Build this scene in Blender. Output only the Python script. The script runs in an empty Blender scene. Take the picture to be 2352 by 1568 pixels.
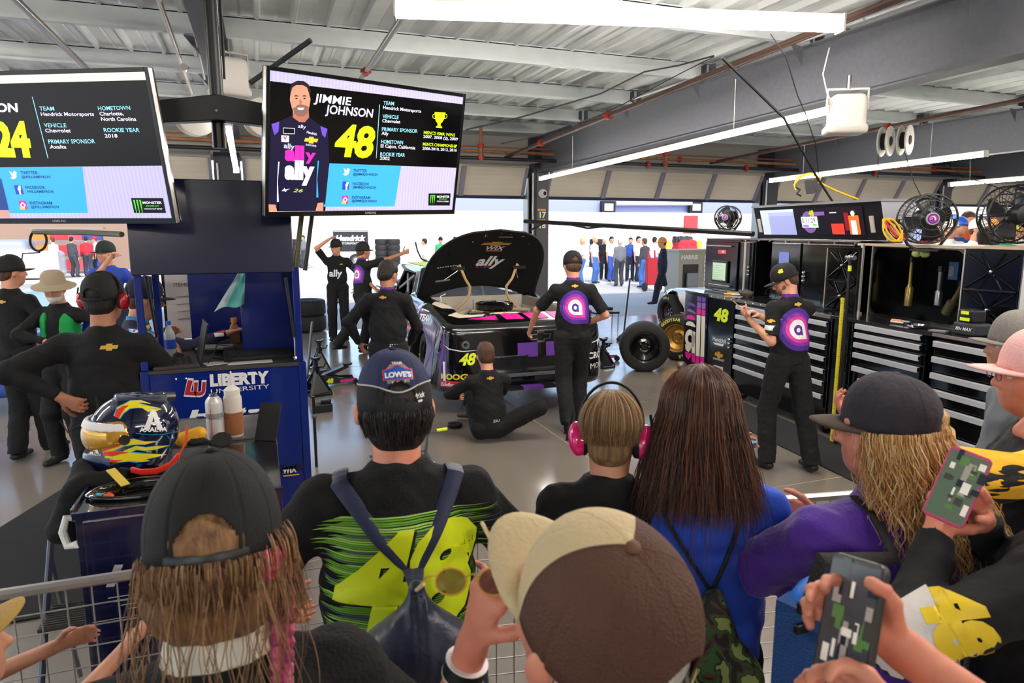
import bpy, bmesh, math, random
import numpy as np
from mathutils import Vector, Matrix
from mathutils.bvhtree import BVHTree
random.seed(7); RNG = np.random.default_rng(7)
COL = bpy.context.scene.collection
# ---------------------------------------------------------------- camera, sky, sun, exposure
F_PX, CXP, CYP, CAM_Z = 1568.0, 1176.0, 784.0, 2.0
PITCH = math.atan(254 / F_PX); YAW = math.atan(585 * math.cos(PITCH) / F_PX)
cd = bpy.data.cameras.new('camera'); cam = bpy.data.objects.new('camera', cd); COL.objects.link(cam)
cam.location = (0, 0, CAM_Z); cam.rotation_euler = (math.pi / 2 - PITCH, 0, -YAW)
cd.sensor_width = 36; cd.lens = F_PX / 2352 * 36; cd.clip_start = .05; cd.clip_end = 300
cd.dof.use_dof = True; cd.dof.focus_distance = 5.5; cd.dof.aperture_fstop = 7.0
sc = bpy.context.scene; sc.camera = cam
sc.view_settings.view_transform = 'Standard'; sc.view_settings.look = 'None'
sc.view_settings.exposure = 1.05; sc.view_settings.gamma = 1.0
try: sc.view_settings.use_curve_mapping = False
except Exception: pass
w = bpy.data.worlds.new('sky'); sc.world = w; w.use_nodes = True
nt = w.node_tree; bg = nt.nodes['Background']
sky = nt.nodes.new('ShaderNodeTexSky'); sky.sky_type = 'NISHITA'; sky.sun_disc = False
sky.sun_elevation = math.radians(38); sky.sun_rotation = math.radians(162); sky.air_density = 1.0; sky.dust_density = 1.5
nt.links.new(sky.outputs[0], bg.inputs[0]); bg.inputs[1].default_value = 0.22
sl = bpy.data.lights.new('sun', 'SUN'); sl.energy = 1.8; sl.angle = .009; sl.color = (1, .95, .87)
so = bpy.data.objects.new('sun', sl); COL.objects.link(so); so.rotation_euler = (math.radians(48), 0, math.radians(-18))

# pixel of the photograph -> point of the place
_fw = np.array([math.sin(YAW) * math.cos(PITCH), math.cos(YAW) * math.cos(PITCH), -math.sin(PITCH)])
_rt = np.array([math.cos(YAW), -math.sin(YAW), 0]); _up = np.cross(_rt, _fw); _C = np.array([0, 0, CAM_Z])
def ray(px, py): return _fw + _rt * (px - CXP) / F_PX - _up * (py - CYP) / F_PX
def at_z(px, py, z=0): r = ray(px, py); return _C + r * (z - CAM_Z) / r[2]
def at_y(px, py, y): r = ray(px, py); return _C + r * y / r[1]
def at_x(px, py, x): r = ray(px, py); return _C + r * x / r[0]
def at_d(px, py, d): return _C + ray(px, py) * d

# ---------------------------------------------------------------- materials
def lin(h):
    if not isinstance(h, str): return tuple(h)
    h = h.lstrip('#'); v = [int(h[i:i + 2], 16) / 255 for i in (0, 2, 4)]
    return tuple(c / 12.92 if c <= .04045 else ((c + .055) / 1.055) ** 2.4 for c in v)
_M = {}
def mat(key, hx='#888888', r=.5, m=0., coat=0., bump=None, noise=None, emit=0., alpha=1., trans=0., wave=None, aniso=None, sheen=0., spec=None):
    """bump=(scale,strength[,stretch]); noise=(scale,hex2[,detail[,stretch]]); wave=(scale,strength,axis)"""
    if key in _M: return _M[key]
    mt = bpy.data.materials.new(key); mt.use_nodes = True; _M[key] = mt
    n = mt.node_tree.nodes; l = mt.node_tree.links; b = n['Principled BSDF']
    c = lin(hx); b.inputs['Base Color'].default_value = (*c, 1); b.inputs['Roughness'].default_value = r
    b.inputs['Metallic'].default_value = m; b.inputs['Coat Weight'].default_value = coat; b.inputs['Coat Roughness'].default_value = .06
    if spec is not None: b.inputs['Specular IOR Level'].default_value = spec
    if sheen: b.inputs['Sheen Weight'].default_value = sheen; b.inputs['Sheen Roughness'].default_value = .5
    if alpha < 1: b.inputs['Alpha'].default_value = alpha
    if trans: b.inputs['Transmission Weight'].default_value = trans; b.inputs['IOR'].default_value = 1.3
    if emit: b.inputs['Emission Color'].default_value = (*c, 1); b.inputs['Emission Strength'].default_value = emit
    mt.diffuse_color = (*c, 1)
    def co(st):
        tc = n.new('ShaderNodeTexCoord'); mp = n.new('ShaderNodeMapping'); mp.inputs['Scale'].default_value = st
        l.new(tc.outputs['Object'], mp.inputs[0]); return mp.outputs[0]
    if noise:
        nz = n.new('ShaderNodeTexNoise'); nz.inputs['Scale'].default_value = noise[0]; nz.inputs['Detail'].default_value = noise[2] if len(noise) > 2 else 4
        l.new(co(noise[3] if len(noise) > 3 else (1, 1, 1)), nz.inputs['Vector'])
        rp = n.new('ShaderNodeValToRGB'); rp.color_ramp.elements[0].position = .25; rp.color_ramp.elements[1].position = .75
        rp.color_ramp.elements[0].color = (*c, 1); rp.color_ramp.elements[1].color = (*lin(noise[1]), 1)
        l.new(nz.outputs[0], rp.inputs[0]); l.new(rp.outputs[0], b.inputs['Base Color'])
    if bump or wave:
        bp = n.new('ShaderNodeBump'); l.new(bp.outputs[0], b.inputs['Normal'])
        if bump:
            t = n.new('ShaderNodeTexNoise'); t.inputs['Scale'].default_value = bump[0]; t.inputs['Detail'].default_value = 3; bp.inputs['Strength'].default_value = bump[1]
            l.new(co(bump[2] if len(bump) > 2 else (1, 1, 1)), t.inputs['Vector']); bp.inputs['Distance'].default_value = .01
        else:
            t = n.new('ShaderNodeTexWave'); t.inputs['Scale'].default_value = wave[0]; t.bands_direction = wave[2]; bp.inputs['Strength'].default_value = wave[1]
            l.new(co((1, 1, 1)), t.inputs['Vector']); bp.inputs['Distance'].default_value = .004
        l.new(t.outputs[0], bp.inputs['Height'])
    return mt

# ---------------------------------------------------------------- mesh builder
def V(*a): return Vector(a[0] if len(a) == 1 else a)
def frame(o, xd, yd):
    """matrix: x along xd, y along yd (made square), z = their normal"""
    x = V(xd).normalized(); z = x.cross(V(yd)).normalized(); y = z.cross(x)
    return Matrix(((x.x, y.x, z.x, o[0]), (x.y, y.y, z.y, o[1]), (x.z, y.z, z.z, o[2]), (0, 0, 0, 1)))
def rz(a): return Matrix.Rotation(math.radians(a), 4, 'Z')
def rx(a): return Matrix.Rotation(math.radians(a), 4, 'X')
def ry(a): return Matrix.Rotation(math.radians(a), 4, 'Y')
def tr(*a): return Matrix.Translation(V(*a))
class MB:
    def __init__(s): s.v = []; s.f = []; s.m = []; s.mats = []; s.M = Matrix()
    def mi(s, m):
        if m is None: m = s.mats[0] if s.mats else mat('grey')
        if m not in s.mats: s.mats.append(m)
        return s.mats.index(m)
    def add(s, vs, fs, m, X=None):
        o = len(s.v); T = s.M @ X if X is not None else s.M
        s.v += [tuple(T @ V(p)) for p in vs]; s.f += [tuple(i + o for i in f) for f in fs]; s.m += [s.mi(m)] * len(fs); return s
    def box(s, a, b, m=None, X=None):
        (x0, y0, z0), (x1, y1, z1) = a, b
        return s.add([(x0, y0, z0), (x1, y0, z0), (x1, y1, z0), (x0, y1, z0), (x0, y0, z1), (x1, y0, z1), (x1, y1, z1), (x0, y1, z1)],
                     [(0, 3, 2, 1), (4, 5, 6, 7), (0, 1, 5, 4), (1, 2, 6, 5), (2, 3, 7, 6), (3, 0, 4, 7)], m, X)
    def cb(s, c, d, m=None, X=None):
        return s.box([c[i] - d[i] / 2 for i in range(3)], [c[i] + d[i] / 2 for i in range(3)], m, X)
    def lathe(s, prof, m=None, X=None, n=24, close=True):
        vs = [(r * math.cos(2 * math.pi * i / n), r * math.sin(2 * math.pi * i / n), z) for r, z in prof for i in range(n)]
        fs = [(j * n + i, j * n + (i + 1) % n, (j + 1) * n + (i + 1) % n, (j + 1) * n + i) for j in range(len(prof) - 1) for i in range(n)]
        if close: fs += [tuple(range(n))[::-1], tuple((len(prof) - 1) * n + i for i in range(n))]
        return s.add(vs, fs, m, X)
    def cyl(s, a, b, r, m=None, r2=None, n=12):
        a, b = V(a), V(b); d = (b - a); L = d.length
        if L < 1e-6: return s
        u = d.orthogonal().normalized(); return s.lathe([(r, 0), (r if r2 is None else r2, L)], m, frame(a, u, d.cross(u)), n)
    def tube(s, pts, r, m=None, n=8, closed=False, flat=None):
        pts = [V(p) for p in pts]; N = len(pts); rr = r if isinstance(r, (list, tuple, np.ndarray)) else [r] * N
        vs = []; u = None
        for i, p in enumerate(pts):
            d = (pts[(i + 1) % N] - pts[i - 1]) if closed else (pts[min(i + 1, N - 1)] - pts[max(i - 1, 0)])
            d = d.normalized() if d.length > 1e-9 else V(0, 0, 1)
            u = d.orthogonal().normalized() if u is None else (u - d * u.dot(d)).normalized()
            if flat and i == 0: u = (V(flat[0]) - d * V(flat[0]).dot(d)).normalized()
            w2 = d.cross(u); k = flat[1] if flat else 1
            vs += [p + u * math.cos(2 * math.pi * j / n) * rr[i] + w2 * math.sin(2 * math.pi * j / n) * rr[i] * k for j in range(n)]
        fs = [(i * n + j, i * n + (j + 1) % n, ((i + 1) % N) * n + (j + 1) % n, ((i + 1) % N) * n + j) for i in range(N if closed else N - 1) for j in range(n)]
        if not closed: fs += [tuple(range(n))[::-1], tuple((N - 1) * n + j for j in range(n))]
        return s.add(vs, fs, m)
    def sph(s, c, r, m=None, n=16, X=None):
        r3 = r if isinstance(r, (tuple, list)) else (r, r, r); h = n // 2
        vs = []; fs = []
        for i in range(h + 1):
            t = math.pi * i / h
            for j in range(n): p = 2 * math.pi * j / n; vs.append((c[0] + r3[0] * math.sin(t) * math.cos(p), c[1] + r3[1] * math.sin(t) * math.sin(p), c[2] + r3[2] * math.cos(t)))
        for i in range(h):
            for j in range(n): fs.append((i * n + j, (i + 1) * n + j, (i + 1) * n + (j + 1) % n, i * n + (j + 1) % n))
        return s.add(vs, fs, m, X)
    def prism(s, poly, z0, z1, m=None, X=None):
        n = len(poly); vs = [(x, y, z0) for x, y in poly] + [(x, y, z1) for x, y in poly]
        return s.add(vs, [tuple(range(n))[::-1], tuple(range(n, 2 * n))] + [(i, (i + 1) % n, n + (i + 1) % n, n + i) for i in range(n)], m, X)
    def grid(s, fn, nu, nv, m=None, X=None, cu=False):
        vs = [fn(i / nu, j / nv) for j in range(nv + 1) for i in range(nu + 1)]
        return s.add(vs, [(j * (nu + 1) + i, j * (nu + 1) + i + 1, (j + 1) * (nu + 1) + i + 1, (j + 1) * (nu + 1) + i) for j in range(nv) for i in range(nu)], m, X)
    def text(s, t, m, X, size=1., bold=0., shear=0., ext=0., align='LEFT', sx=1., space=1.):
        k = (t, bold, shear, ext, align, space)
        if k not in _T:
            c = bpy.data.curves.new('t', 'FONT'); c.body = t; c.size = 1; c.offset = bold; c.shear = shear; c.extrude = ext; c.align_x = align; c.resolution_u = 3; c.space_character = space
            o = bpy.data.objects.new('t', c); COL.objects.link(o); dg = bpy.context.evaluated_depsgraph_get()
            me = bpy.data.meshes.new_from_object(o.evaluated_get(dg)); _T[k] = ([tuple(v.co) for v in me.vertices], [tuple(p.vertices) for p in me.polygons])
            bpy.data.objects.remove(o); bpy.data.curves.remove(c); bpy.data.meshes.remove(me)
        vs, fs = _T[k]; return s.add([(x * size * sx, y * size, z * size) for x, y, z in vs], fs, m, X)
    def poly(s, pts, m, X=None, z=0.): return s.add([(x, y, z) for x, y in pts], [tuple(range(len(pts)))], m, X)
    def done(s, name, parent=None, smooth=False, bev=0., seg=2, label=None, cat=None, group=None, kind=None, sub=0, solid=0., recal=False):
        me = bpy.data.meshes.new(name)
        vs = s.v; off = V(0, 0, 0)
        if parent is None and vs:
            a = np.array(vs); off = V((a[:, 0].min() + a[:, 0].max()) / 2, (a[:, 1].min() + a[:, 1].max()) / 2, a[:, 2].min()); vs = [(x - off.x, y - off.y, z - off.z) for x, y, z in vs]
        me.from_pydata(vs, [], s.f); [me.materials.append(m) for m in s.mats]; me.polygons.foreach_set('material_index', s.m)
        if recal:
            b = bmesh.new(); b.from_mesh(me); bmesh.ops.recalc_face_normals(b, faces=b.faces); b.to_mesh(me); b.free()
        me.update(); o = bpy.data.objects.new(name, me); COL.objects.link(o); o.location = off
        if parent is not None: o.parent = parent
        if smooth:
            me.shade_smooth()
            if smooth != 2:
                try: me.set_sharp_from_angle(angle=math.radians(38))
                except Exception: pass
        if solid: q = o.modifiers.new('solid', 'SOLIDIFY'); q.thickness = solid; q.offset = 0
        if bev: q = o.modifiers.new('bevel', 'BEVEL'); q.width = bev; q.segments = seg; q.limit_method = 'ANGLE'; q.harden_normals = False
        if sub: q = o.modifiers.new('sub', 'SUBSURF'); q.levels = sub; q.render_levels = sub
        return props(o, label, cat, group, kind)
_T = {}
def props(o, label=None, cat=None, group=None, kind=None):
    for k, v in (('label', label), ('category', cat), ('group', group), ('kind', kind)):
        if v: o[k] = v
    return o
def thing(name, label, cat, loc=(0, 0, 0), rot=0., group=None, X=None):
    o = bpy.data.objects.new(name, None); COL.objects.link(o); o.empty_display_size = .1
    if X is not None: o.matrix_world = X
    else: o.location = V(loc); o.rotation_euler = (0, 0, math.radians(rot))
    return props(o, label, cat, group)
def kids(o): return [c for c in bpy.data.objects if c.parent == o]
def dup(o, loc=None, rot=None, label=None, parent=None, **kw):
    c = o.copy(); COL.objects.link(c)
    if parent: c.parent = parent
    if loc is not None: c.location = V(loc)
    if rot is not None: c.rotation_euler = (0, 0, math.radians(rot))
    for k in kids(o): dup(k, parent=c)
    if label: c['label'] = label
    for k, v in kw.items(): c[k] = v
    return c
def struct(o): o['kind'] = 'structure'; return o

# ---------------------------------------------------------------- distance-field sculpting
def noise3(p, f=1., seed=0.):
    x, y, z = p[..., 0] * f + seed, p[..., 1] * f - seed * 1.3, p[..., 2] * f + seed * .7
    return (np.sin(x * 1.9 + 1.3 * np.sin(y * 1.4 + z * .8)) + np.sin(y * 2.3 + 1.1 * np.sin(z * 1.7 - x)) + np.sin(z * 2.1 + 1.2 * np.sin(x * 1.3 + y * .6))) / 3
class SDF:
    """k: blend width. prims are combined in order; mats index per prim"""
    def __init__(s, h=.008, k=.02, disp=None): s.h = h; s.k = k; s.p = []; s.disp = disp; s.mt = []
    def _a(s, fn, lo, hi, m, k, op): 
        if m is not None and m not in s.mt: s.mt.append(m)
        s.p.append((fn, np.array(lo, float), np.array(hi, float), s.mt.index(m) if m is not None else -1, s.k if k is None else k, op)); return s
    def cap(s, a, b, ra, rb=None, m=None, side=None, fl=1., flb=None, k=None, op=1, cut=0):
        """tapered limb from a to b; fl = depth/width ratio with side = width direction; cut: 1 flat at b, 2 flat at a, 3 both"""
        a, b = np.array(a, float), np.array(b, float); rb = ra if rb is None else rb; flb = fl if flb is None else flb
        d = b - a; L = np.linalg.norm(d) + 1e-9; d = d / L
        sd = np.array(side if side is not None else ((0, 0, 1) if abs(d[2]) < .9 else (1, 0, 0)), float); sd = sd - d * (sd @ d); sd /= np.linalg.norm(sd); nn = np.cross(d, sd)
        def fn(p):
            q = p - a; u = q @ d; t = np.clip(u, 0, L); e = u - t; t = t / L
            rx_ = ra + (rb - ra) * t; rr = rx_ * (fl + (flb - fl) * t); mn = np.minimum(rx_, rr)
            if cut:
                e2 = (np.minimum(u, 0) if not cut & 2 else 0) + (np.maximum(u - L, 0) if not cut & 1 else 0)
                dd = (np.sqrt((q @ sd / rx_) ** 2 + (q @ nn / rr) ** 2 + (e2 / mn) ** 2) - 1) * mn
                if cut & 1: dd = np.maximum(dd, u - L)
                if cut & 2: dd = np.maximum(dd, -u)
                return dd
            return (np.sqrt((q @ sd / rx_) ** 2 + (q @ nn / rr) ** 2 + (e / mn) ** 2) - 1) * mn
        R = max(ra, rb) * max(fl, flb, 1)
        return s._a(fn, np.minimum(a, b) - R, np.maximum(a, b) + R, m, k, op)
    def ell(s, c, r, m=None, R=None, k=None, op=1):
        c = np.array(c, float); r = np.array(r if hasattr(r, '__len__') else (r, r, r), float); Rm = np.eye(3) if R is None else np.array([list(x)[:3] for x in R][:3])
        def fn(p):
            q = (p - c) @ Rm; a = np.sqrt(((q / r) ** 2).sum(-1)) + 1e-9; b = np.sqrt(((q / r ** 2) ** 2).sum(-1)) + 1e-9; return a * (a - 1) / b
        e = np.sqrt((Rm ** 2) @ (r ** 2)); return s._a(fn, c - e, c + e, m, k, op)
    def cvx(s, planes, lo, hi, rad=.02, m=None, k=None, op=1):
        """solid bounded by planes (nx,ny,nz,offset), rounded"""
        pl = [(np.array(q[:3], float) / np.linalg.norm(q[:3]), q[3] / np.linalg.norm(q[:3])) for q in planes]
        def fn(p):
            d = None
            for n_, o_ in pl:
                e = p @ n_ - o_; d = e if d is None else np.maximum(d, e) + np.maximum(rad - np.abs(d - e), 0) ** 2 / (4 * rad)
            return d
        return s._a(fn, lo, hi, m, k, op)
    def bx(s, c, d, rad=.01, m=None, R=None, k=None, op=1):
        c = np.array(c, float); d = np.array(d, float) / 2 - rad; Rm = np.eye(3) if R is None else np.array([list(x)[:3] for x in R][:3])
        def fn(p):
            q = np.abs((p - c) @ Rm) - d; return np.sqrt((np.maximum(q, 0) ** 2).sum(-1)) + np.minimum(q.max(-1), 0) - rad
        e = np.abs(Rm) @ (d + rad); return s._a(fn, c - e, c + e, m, k, op)
    def mesh(s, name, parent, smooth_it=0, loc=None, **kw):
        h = s.h; pos = [q for q in s.p if q[5] > 0]; lo = np.min([q[1] for q in pos], 0) - 4 * h; hi = np.max([q[2] for q in pos], 0) + 4 * h
        n = np.ceil((hi - lo) / h).astype(int) + 1; Fd = np.full(n, .5, np.float32); Lb = np.zeros(n, np.int8)
        for fn, a, b, mi, k, op in s.p:
            mg = k * 1.2 + 3 * h
            i0 = np.maximum(np.floor((a - mg - lo) / h).astype(int), 0); i1 = np.minimum(np.ceil((b + mg - lo) / h).astype(int) + 1, n)
            if (i1 <= i0).any(): continue
            g = np.stack(np.meshgrid(*[lo[i] + h * np.arange(i0[i], i1[i]) for i in range(3)], indexing='ij'), -1)
            d = fn(g).astype(np.float32); sl = tuple(slice(i0[i], i1[i]) for i in range(3)); c = Fd[sl]
            if op > 0:
                if mi >= 0: Lb[sl] = np.where(d < c, mi, Lb[sl])
                Fd[sl] = np.minimum(c, d) - (np.maximum(k - np.abs(c - d), 0) ** 2) / (4 * k) if k > 0 else np.minimum(c, d)
            else:
                Fd[sl] = np.maximum(c, -d) + ((np.maximum(k - np.abs(c + d), 0) ** 2) / (4 * k) if k > 0 else 0)
                if mi >= 0: Lb[sl] = np.where(-d > c - .004, mi, Lb[sl])
        if s.disp:
            near = np.abs(Fd) < 4 * h; idx = np.argwhere(near); Fd[near] += s.disp(lo + idx * h)
        S = Fd < 0; A = np.zeros(np.array(n) - 1, bool); cs = [(i, j, k) for i in (0, 1) for j in (0, 1) for k in (0, 1)]
        sub = lambda X_, c: X_[c[0]:n[0] - 1 + c[0], c[1]:n[1] - 1 + c[1], c[2]:n[2] - 1 + c[2]]
        cnt = sum(sub(S, c).astype(np.int8) for c in cs); A = (cnt > 0) & (cnt < 8); I = np.argwhere(A)
        if len(I) == 0: return None
        ID = np.full(A.shape, -1, np.int64); ID[A] = np.arange(len(I)); acc = np.zeros((len(I), 3)); num = np.zeros(len(I))
        for c in cs:
            for ax in range(3):
                if c[ax]: continue
                c2 = list(c); c2[ax] = 1; f0 = Fd[tuple((I + c).T)]; f1 = Fd[tuple((I + c2).T)]; cr = (f0 < 0) != (f1 < 0)
                t = np.where(cr, f0 / np.where(cr, f0 - f1, 1), 0); q = np.tile(np.array(c, float), (len(I), 1)); q[:, ax] += t
                acc += q * cr[:, None]; num += cr
        P = lo + (I + acc / num[:, None]) * h; vl = Lb[tuple(I.T)]
        Q = []
        for ax in range(3):
            e = np.diff(S.astype(np.int8), axis=ax); b1, b2 = [(1, 2), (2, 0), (0, 1)][ax]; J = np.argwhere(e != 0)
            J = J[(J[:, b1] > 0) & (J[:, b2] > 0) & (J[:, b1] < n[b1] - 1) & (J[:, b2] < n[b2] - 1)]; sg = e[tuple(J.T)]
            def cell(o1, o2): K = J.copy(); K[:, b1] -= o1; K[:, b2] -= o2; return ID[tuple(K.T)]
            q = np.stack([cell(1, 1), cell(0, 1), cell(0, 0), cell(1, 0)], 1); q[sg > 0] = q[sg > 0][:, ::-1]; Q.append(q)
        Q = np.concatenate(Q)
        Q = Q[(Q >= 0).all(1)][:, ::-1]
        for _ in range(smooth_it):
            ac = np.zeros_like(P); nn = np.zeros(len(P))
            for i, j in ((0, 1), (1, 2), (2, 3), (3, 0)):
                np.add.at(ac, Q[:, i], P[Q[:, j]]); np.add.at(ac, Q[:, j], P[Q[:, i]]); np.add.at(nn, Q[:, i], 1); np.add.at(nn, Q[:, j], 1)
            P = P * .5 + .5 * ac / np.maximum(nn, 1)[:, None]
        return np_mesh(name, P, Q, s.mt or [mat('grey')], vl[Q[:, 0]], parent, loc=loc, **kw)
def np_mesh(name, P, Q, mats, fm, parent, label=None, cat=None, group=None, loc=None):
    me = bpy.data.meshes.new(name); nq = Q.shape[1]; off = np.zeros(3)
    if parent is None: off = np.array([(P[:, 0].min() + P[:, 0].max()) / 2, (P[:, 1].min() + P[:, 1].max()) / 2, P[:, 2].min()]); P = P - off
    me.vertices.add(len(P)); me.vertices.foreach_set('co', P.astype(np.float32).ravel()); me.loops.add(Q.size); me.loops.foreach_set('vertex_index', Q.astype(np.int32).ravel())
    me.polygons.add(len(Q)); me.polygons.foreach_set('loop_start', np.arange(0, Q.size, nq, dtype=np.int32)); me.polygons.foreach_set('loop_total', np.full(len(Q), nq, np.int32))
    for m in mats: me.materials.append(m)
    if fm is not None: me.polygons.foreach_set('material_index', np.asarray(fm, np.int32))
    me.polygons.foreach_set('use_smooth', np.ones(len(Q), bool)); me.update(calc_edges=True); me.validate()
    o = bpy.data.objects.new(name, me); COL.objects.link(o); o.location = off
    if parent is not None: o.parent = parent
    return props(o, label, cat, group)
def bvh(o):
    me = o.data; return BVHTree.FromPolygons([v.co.copy() for v in me.vertices], [tuple(p.vertices) for p in me.polygons])
def drape(mb, tree, X, d=-1, lift=.003, maxe=.03, name='emblem', parent=None, label=None):
    """lay flat artwork (mb, in its own x/y plane) on a surface: frame X, rays along local z*d"""
    b = bmesh.new(); vs = [b.verts.new(v) for v in mb.v]
    for f, m in zip(mb.f, mb.m):
        try: fc = b.faces.new([vs[i] for i in f]); fc.material_index = m
        except ValueError: pass
    bmesh.ops.triangulate(b, faces=b.faces)
    for _ in range(5):
        es = [e for e in b.edges if e.calc_length() > maxe]
        if not es: break
        bmesh.ops.subdivide_edges(b, edges=es, cuts=1); bmesh.ops.triangulate(b, faces=[f for f in b.faces if len(f.verts) > 3])
    dr = (X.to_3x3() @ V(0, 0, d)).normalized(); bad = []
    for v in b.verts:
        z = v.co.z; p = X @ V(v.co.x, v.co.y, 0); h = tree.ray_cast(p - dr * .5, dr, 1.6)
        if h[0] is None: bad.append(v)
        else: v.co = h[0] - dr * (lift + z)
    bmesh.ops.delete(b, geom=bad, context='VERTS')
    me = bpy.data.meshes.new(name); b.to_mesh(me); b.free(); [me.materials.append(m) for m in mb.mats]; me.shade_smooth()
    o = bpy.data.objects.new(name, me); COL.objects.link(o); o.parent = parent; return props(o, label)
def arc(cx, cy, r, a0, a1, n=12, ry_=None):
    return [(cx + r * math.cos(math.radians(a0 + (a1 - a0) * i / n)), cy + (ry_ or r) * math.sin(math.radians(a0 + (a1 - a0) * i / n))) for i in range(n + 1)]

class PF:
    """a flat face of the place (frame X) on which artwork is laid out; uv() finds where a photo point falls on it"""
    def __init__(s, X): s.X = X; s.I = X.inverted()
    def uv(s, px, py):
        o = s.I @ V(0, 0, CAM_Z); d = (s.I.to_3x3() @ V(*ray(px, py))); t = -o.z / d.z; q = o + d * t; return (q.x, q.y)
    def text(s, mb, t, p0, p1, cap, m, bold=.02, z=.001, shear=0., X=None):
        a, b = V(s.uv(*p0)), V(s.uv(*p1)); c = V(s.uv(p0[0], p0[1] - cap)); k = MB(); k.text(t, m, Matrix(), 1, bold=bold, shear=shear)
        xs = [v[0] for v in k.v]; ys = [v[1] for v in k.v if True]; W = max(xs) - min(xs); H = .7; L = (b - a).length; hh = (c - a).length; sz = hh / H
        an = math.atan2(b.y - a.y, b.x - a.x); mb.text(t, m, (X or Matrix()) @ tr(a.x, a.y, z) @ Matrix.Rotation(an, 4, 'Z') @ tr(-min(xs) * sz * (L / (W * sz)), 0, 0), sz, bold=bold, shear=shear, sx=L / (W * sz))
    def poly(s, mb, pts, m, z=.001, X=None): mb.poly([s.uv(*p) for p in pts], m, X or Matrix(), z)
    def disc(s, mb, c, r, m, z=.001, n=20, X=None, ry_=None):
        a = s.uv(*c); b = s.uv(c[0] + r, c[1]); R = math.hypot(a[0] - b[0], a[1] - b[1]); mb.poly([(a[0] + R * math.cos(2 * math.pi * i / n), a[1] + R * (ry_ or 1) * math.sin(2 * math.pi * i / n)) for i in range(n)], m, X or Matrix(), z)
BOW = [(-1, -.22), (-.85, .22), (-.32, .22), (-.32, .42), (.36, .42), (.30, .22), (1, .22), (.86, -.22), (.32, -.22), (.32, -.42), (-.36, -.42), (-.30, -.22)]
def bowtie(mb, x, y, w_, m, X=None, z=.002): mb.poly([(x + a * w_ / 2, y + b * w_ / 2) for a, b in BOW], m, X or Matrix(), z)
def ring(r0, r1, a0=0, a1=360, n=20, ky=1.): return arc(0, 0, r1, a0, a1, n, r1 * ky) + arc(0, 0, r0, a1, a0, n, r0 * ky)
def ring_quads(mb, cx, cy, r0, r1, m, a0=0, a1=360, n=24, X=None, z=.001, ky=1.):
    o = arc(cx, cy, r1, a0, a1, n, r1 * ky); i_ = arc(cx, cy, r0, a0, a1, n, r0 * ky); vs = [(x, y, z) for x, y in i_ + o]; mb.add(vs, [(k, k + n + 1, k + n + 2, k + 1)[::-1] for k in range(n)], m, X)
def teardrop(w_, h_, n=20):
    """rounded badge with one square lower right corner"""
    return arc(0, .0, w_ / 2, 0, 180, n, h_ / 2) + arc(0, 0, w_ / 2, 180, 270, n // 2, h_ / 2) + [(w_ / 2, -h_ / 2)]
def facing(p):
    """upright frame at p whose normal points back towards the viewpoint, for laying artwork on curved things"""
    p = V(p); z = (V(0, 0, CAM_Z) - p).normalized(); x = V(0, 0, 1).cross(z).normalized(); return frame(p, x, z.cross(x))
def art(parent, trees, X, fn, name, lift=.002, maxe=.02, loc=None):
    """fn(mb, pf) draws with photo points on plane X; result is draped on the surface tree given in parent's space"""
    mb = MB(); pf = PF(X); fn(mb, pf); L = parent.matrix_world if loc is None else loc; return drape(mb, trees, L.inverted() @ X, -1, lift, maxe, name, parent)
# ---------------------------------------------------------------- people
SK = [mat('skin fair', '#d9a184', .5, bump=(120, .05), noise=(14, '#c98668')), mat('skin tan', '#b97f5f', .5, noise=(14, '#a86b50')), mat('skin rosy', '#e0987c', .5, bump=(90, .06), noise=(18, '#cf7a62'))]
HAIRM = {}
def hairmat(key, a, b, st=(60, 60, 4), r=.5):
    if key not in HAIRM: HAIRM[key] = mat(key, a, r, noise=(1.5, b, 3, st), bump=(2.5, .9, (90, 90, 6)), spec=.4)
    return HAIRM[key]
HB = hairmat('brown hair', '#3a261b', '#6a4630'); HD = hairmat('dark hair', '#120e0d', '#2b211c'); HBL = hairmat('blonde hair', '#c48c46', '#f0d296')
HG = hairmat('grey hair', '#9b9690', '#d8d4cc'); HL = hairmat('light brown hair', '#5e432d', '#a08058')
BLK = mat('black cloth', '#08070a', .88, bump=(55, .35)); BLK2 = mat('charcoal trousers', '#0f0f11', .9, bump=(70, .3))
NAVY = mat('navy cloth', '#141c33', .85, bump=(60, .3)); SHOE = mat('black shoe', '#121214', .6); SOLE = mat('pale sole', '#c8b8a8', .7)
PUR = mat('purple collar', '#5a1a86', .7); JEAN = mat('blue denim', '#2c4a80', .85, noise=(20, '#47689c')); WHT = mat('white cloth', '#e8e6e4', .8); GRYC = mat('grey cloth', '#6c7076', .85)
def ik(a, c, l1, l2, hint):
    a, c, h = V(a), V(c), V(hint); d = c - a; L = min(d.length, (l1 + l2) * .999); L = max(L, abs(l1 - l2) + .01); dn = d.normalized()
    x = (l1 * l1 - l2 * l2 + L * L) / (2 * L); y = math.sqrt(max(l1 * l1 - x * x, 0)); h = (h - dn * h.dot(dn)); h = h.normalized() if h.length > 1e-6 else dn.orthogonal()
    return a + dn * x + h * y, a + dn * L
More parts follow.
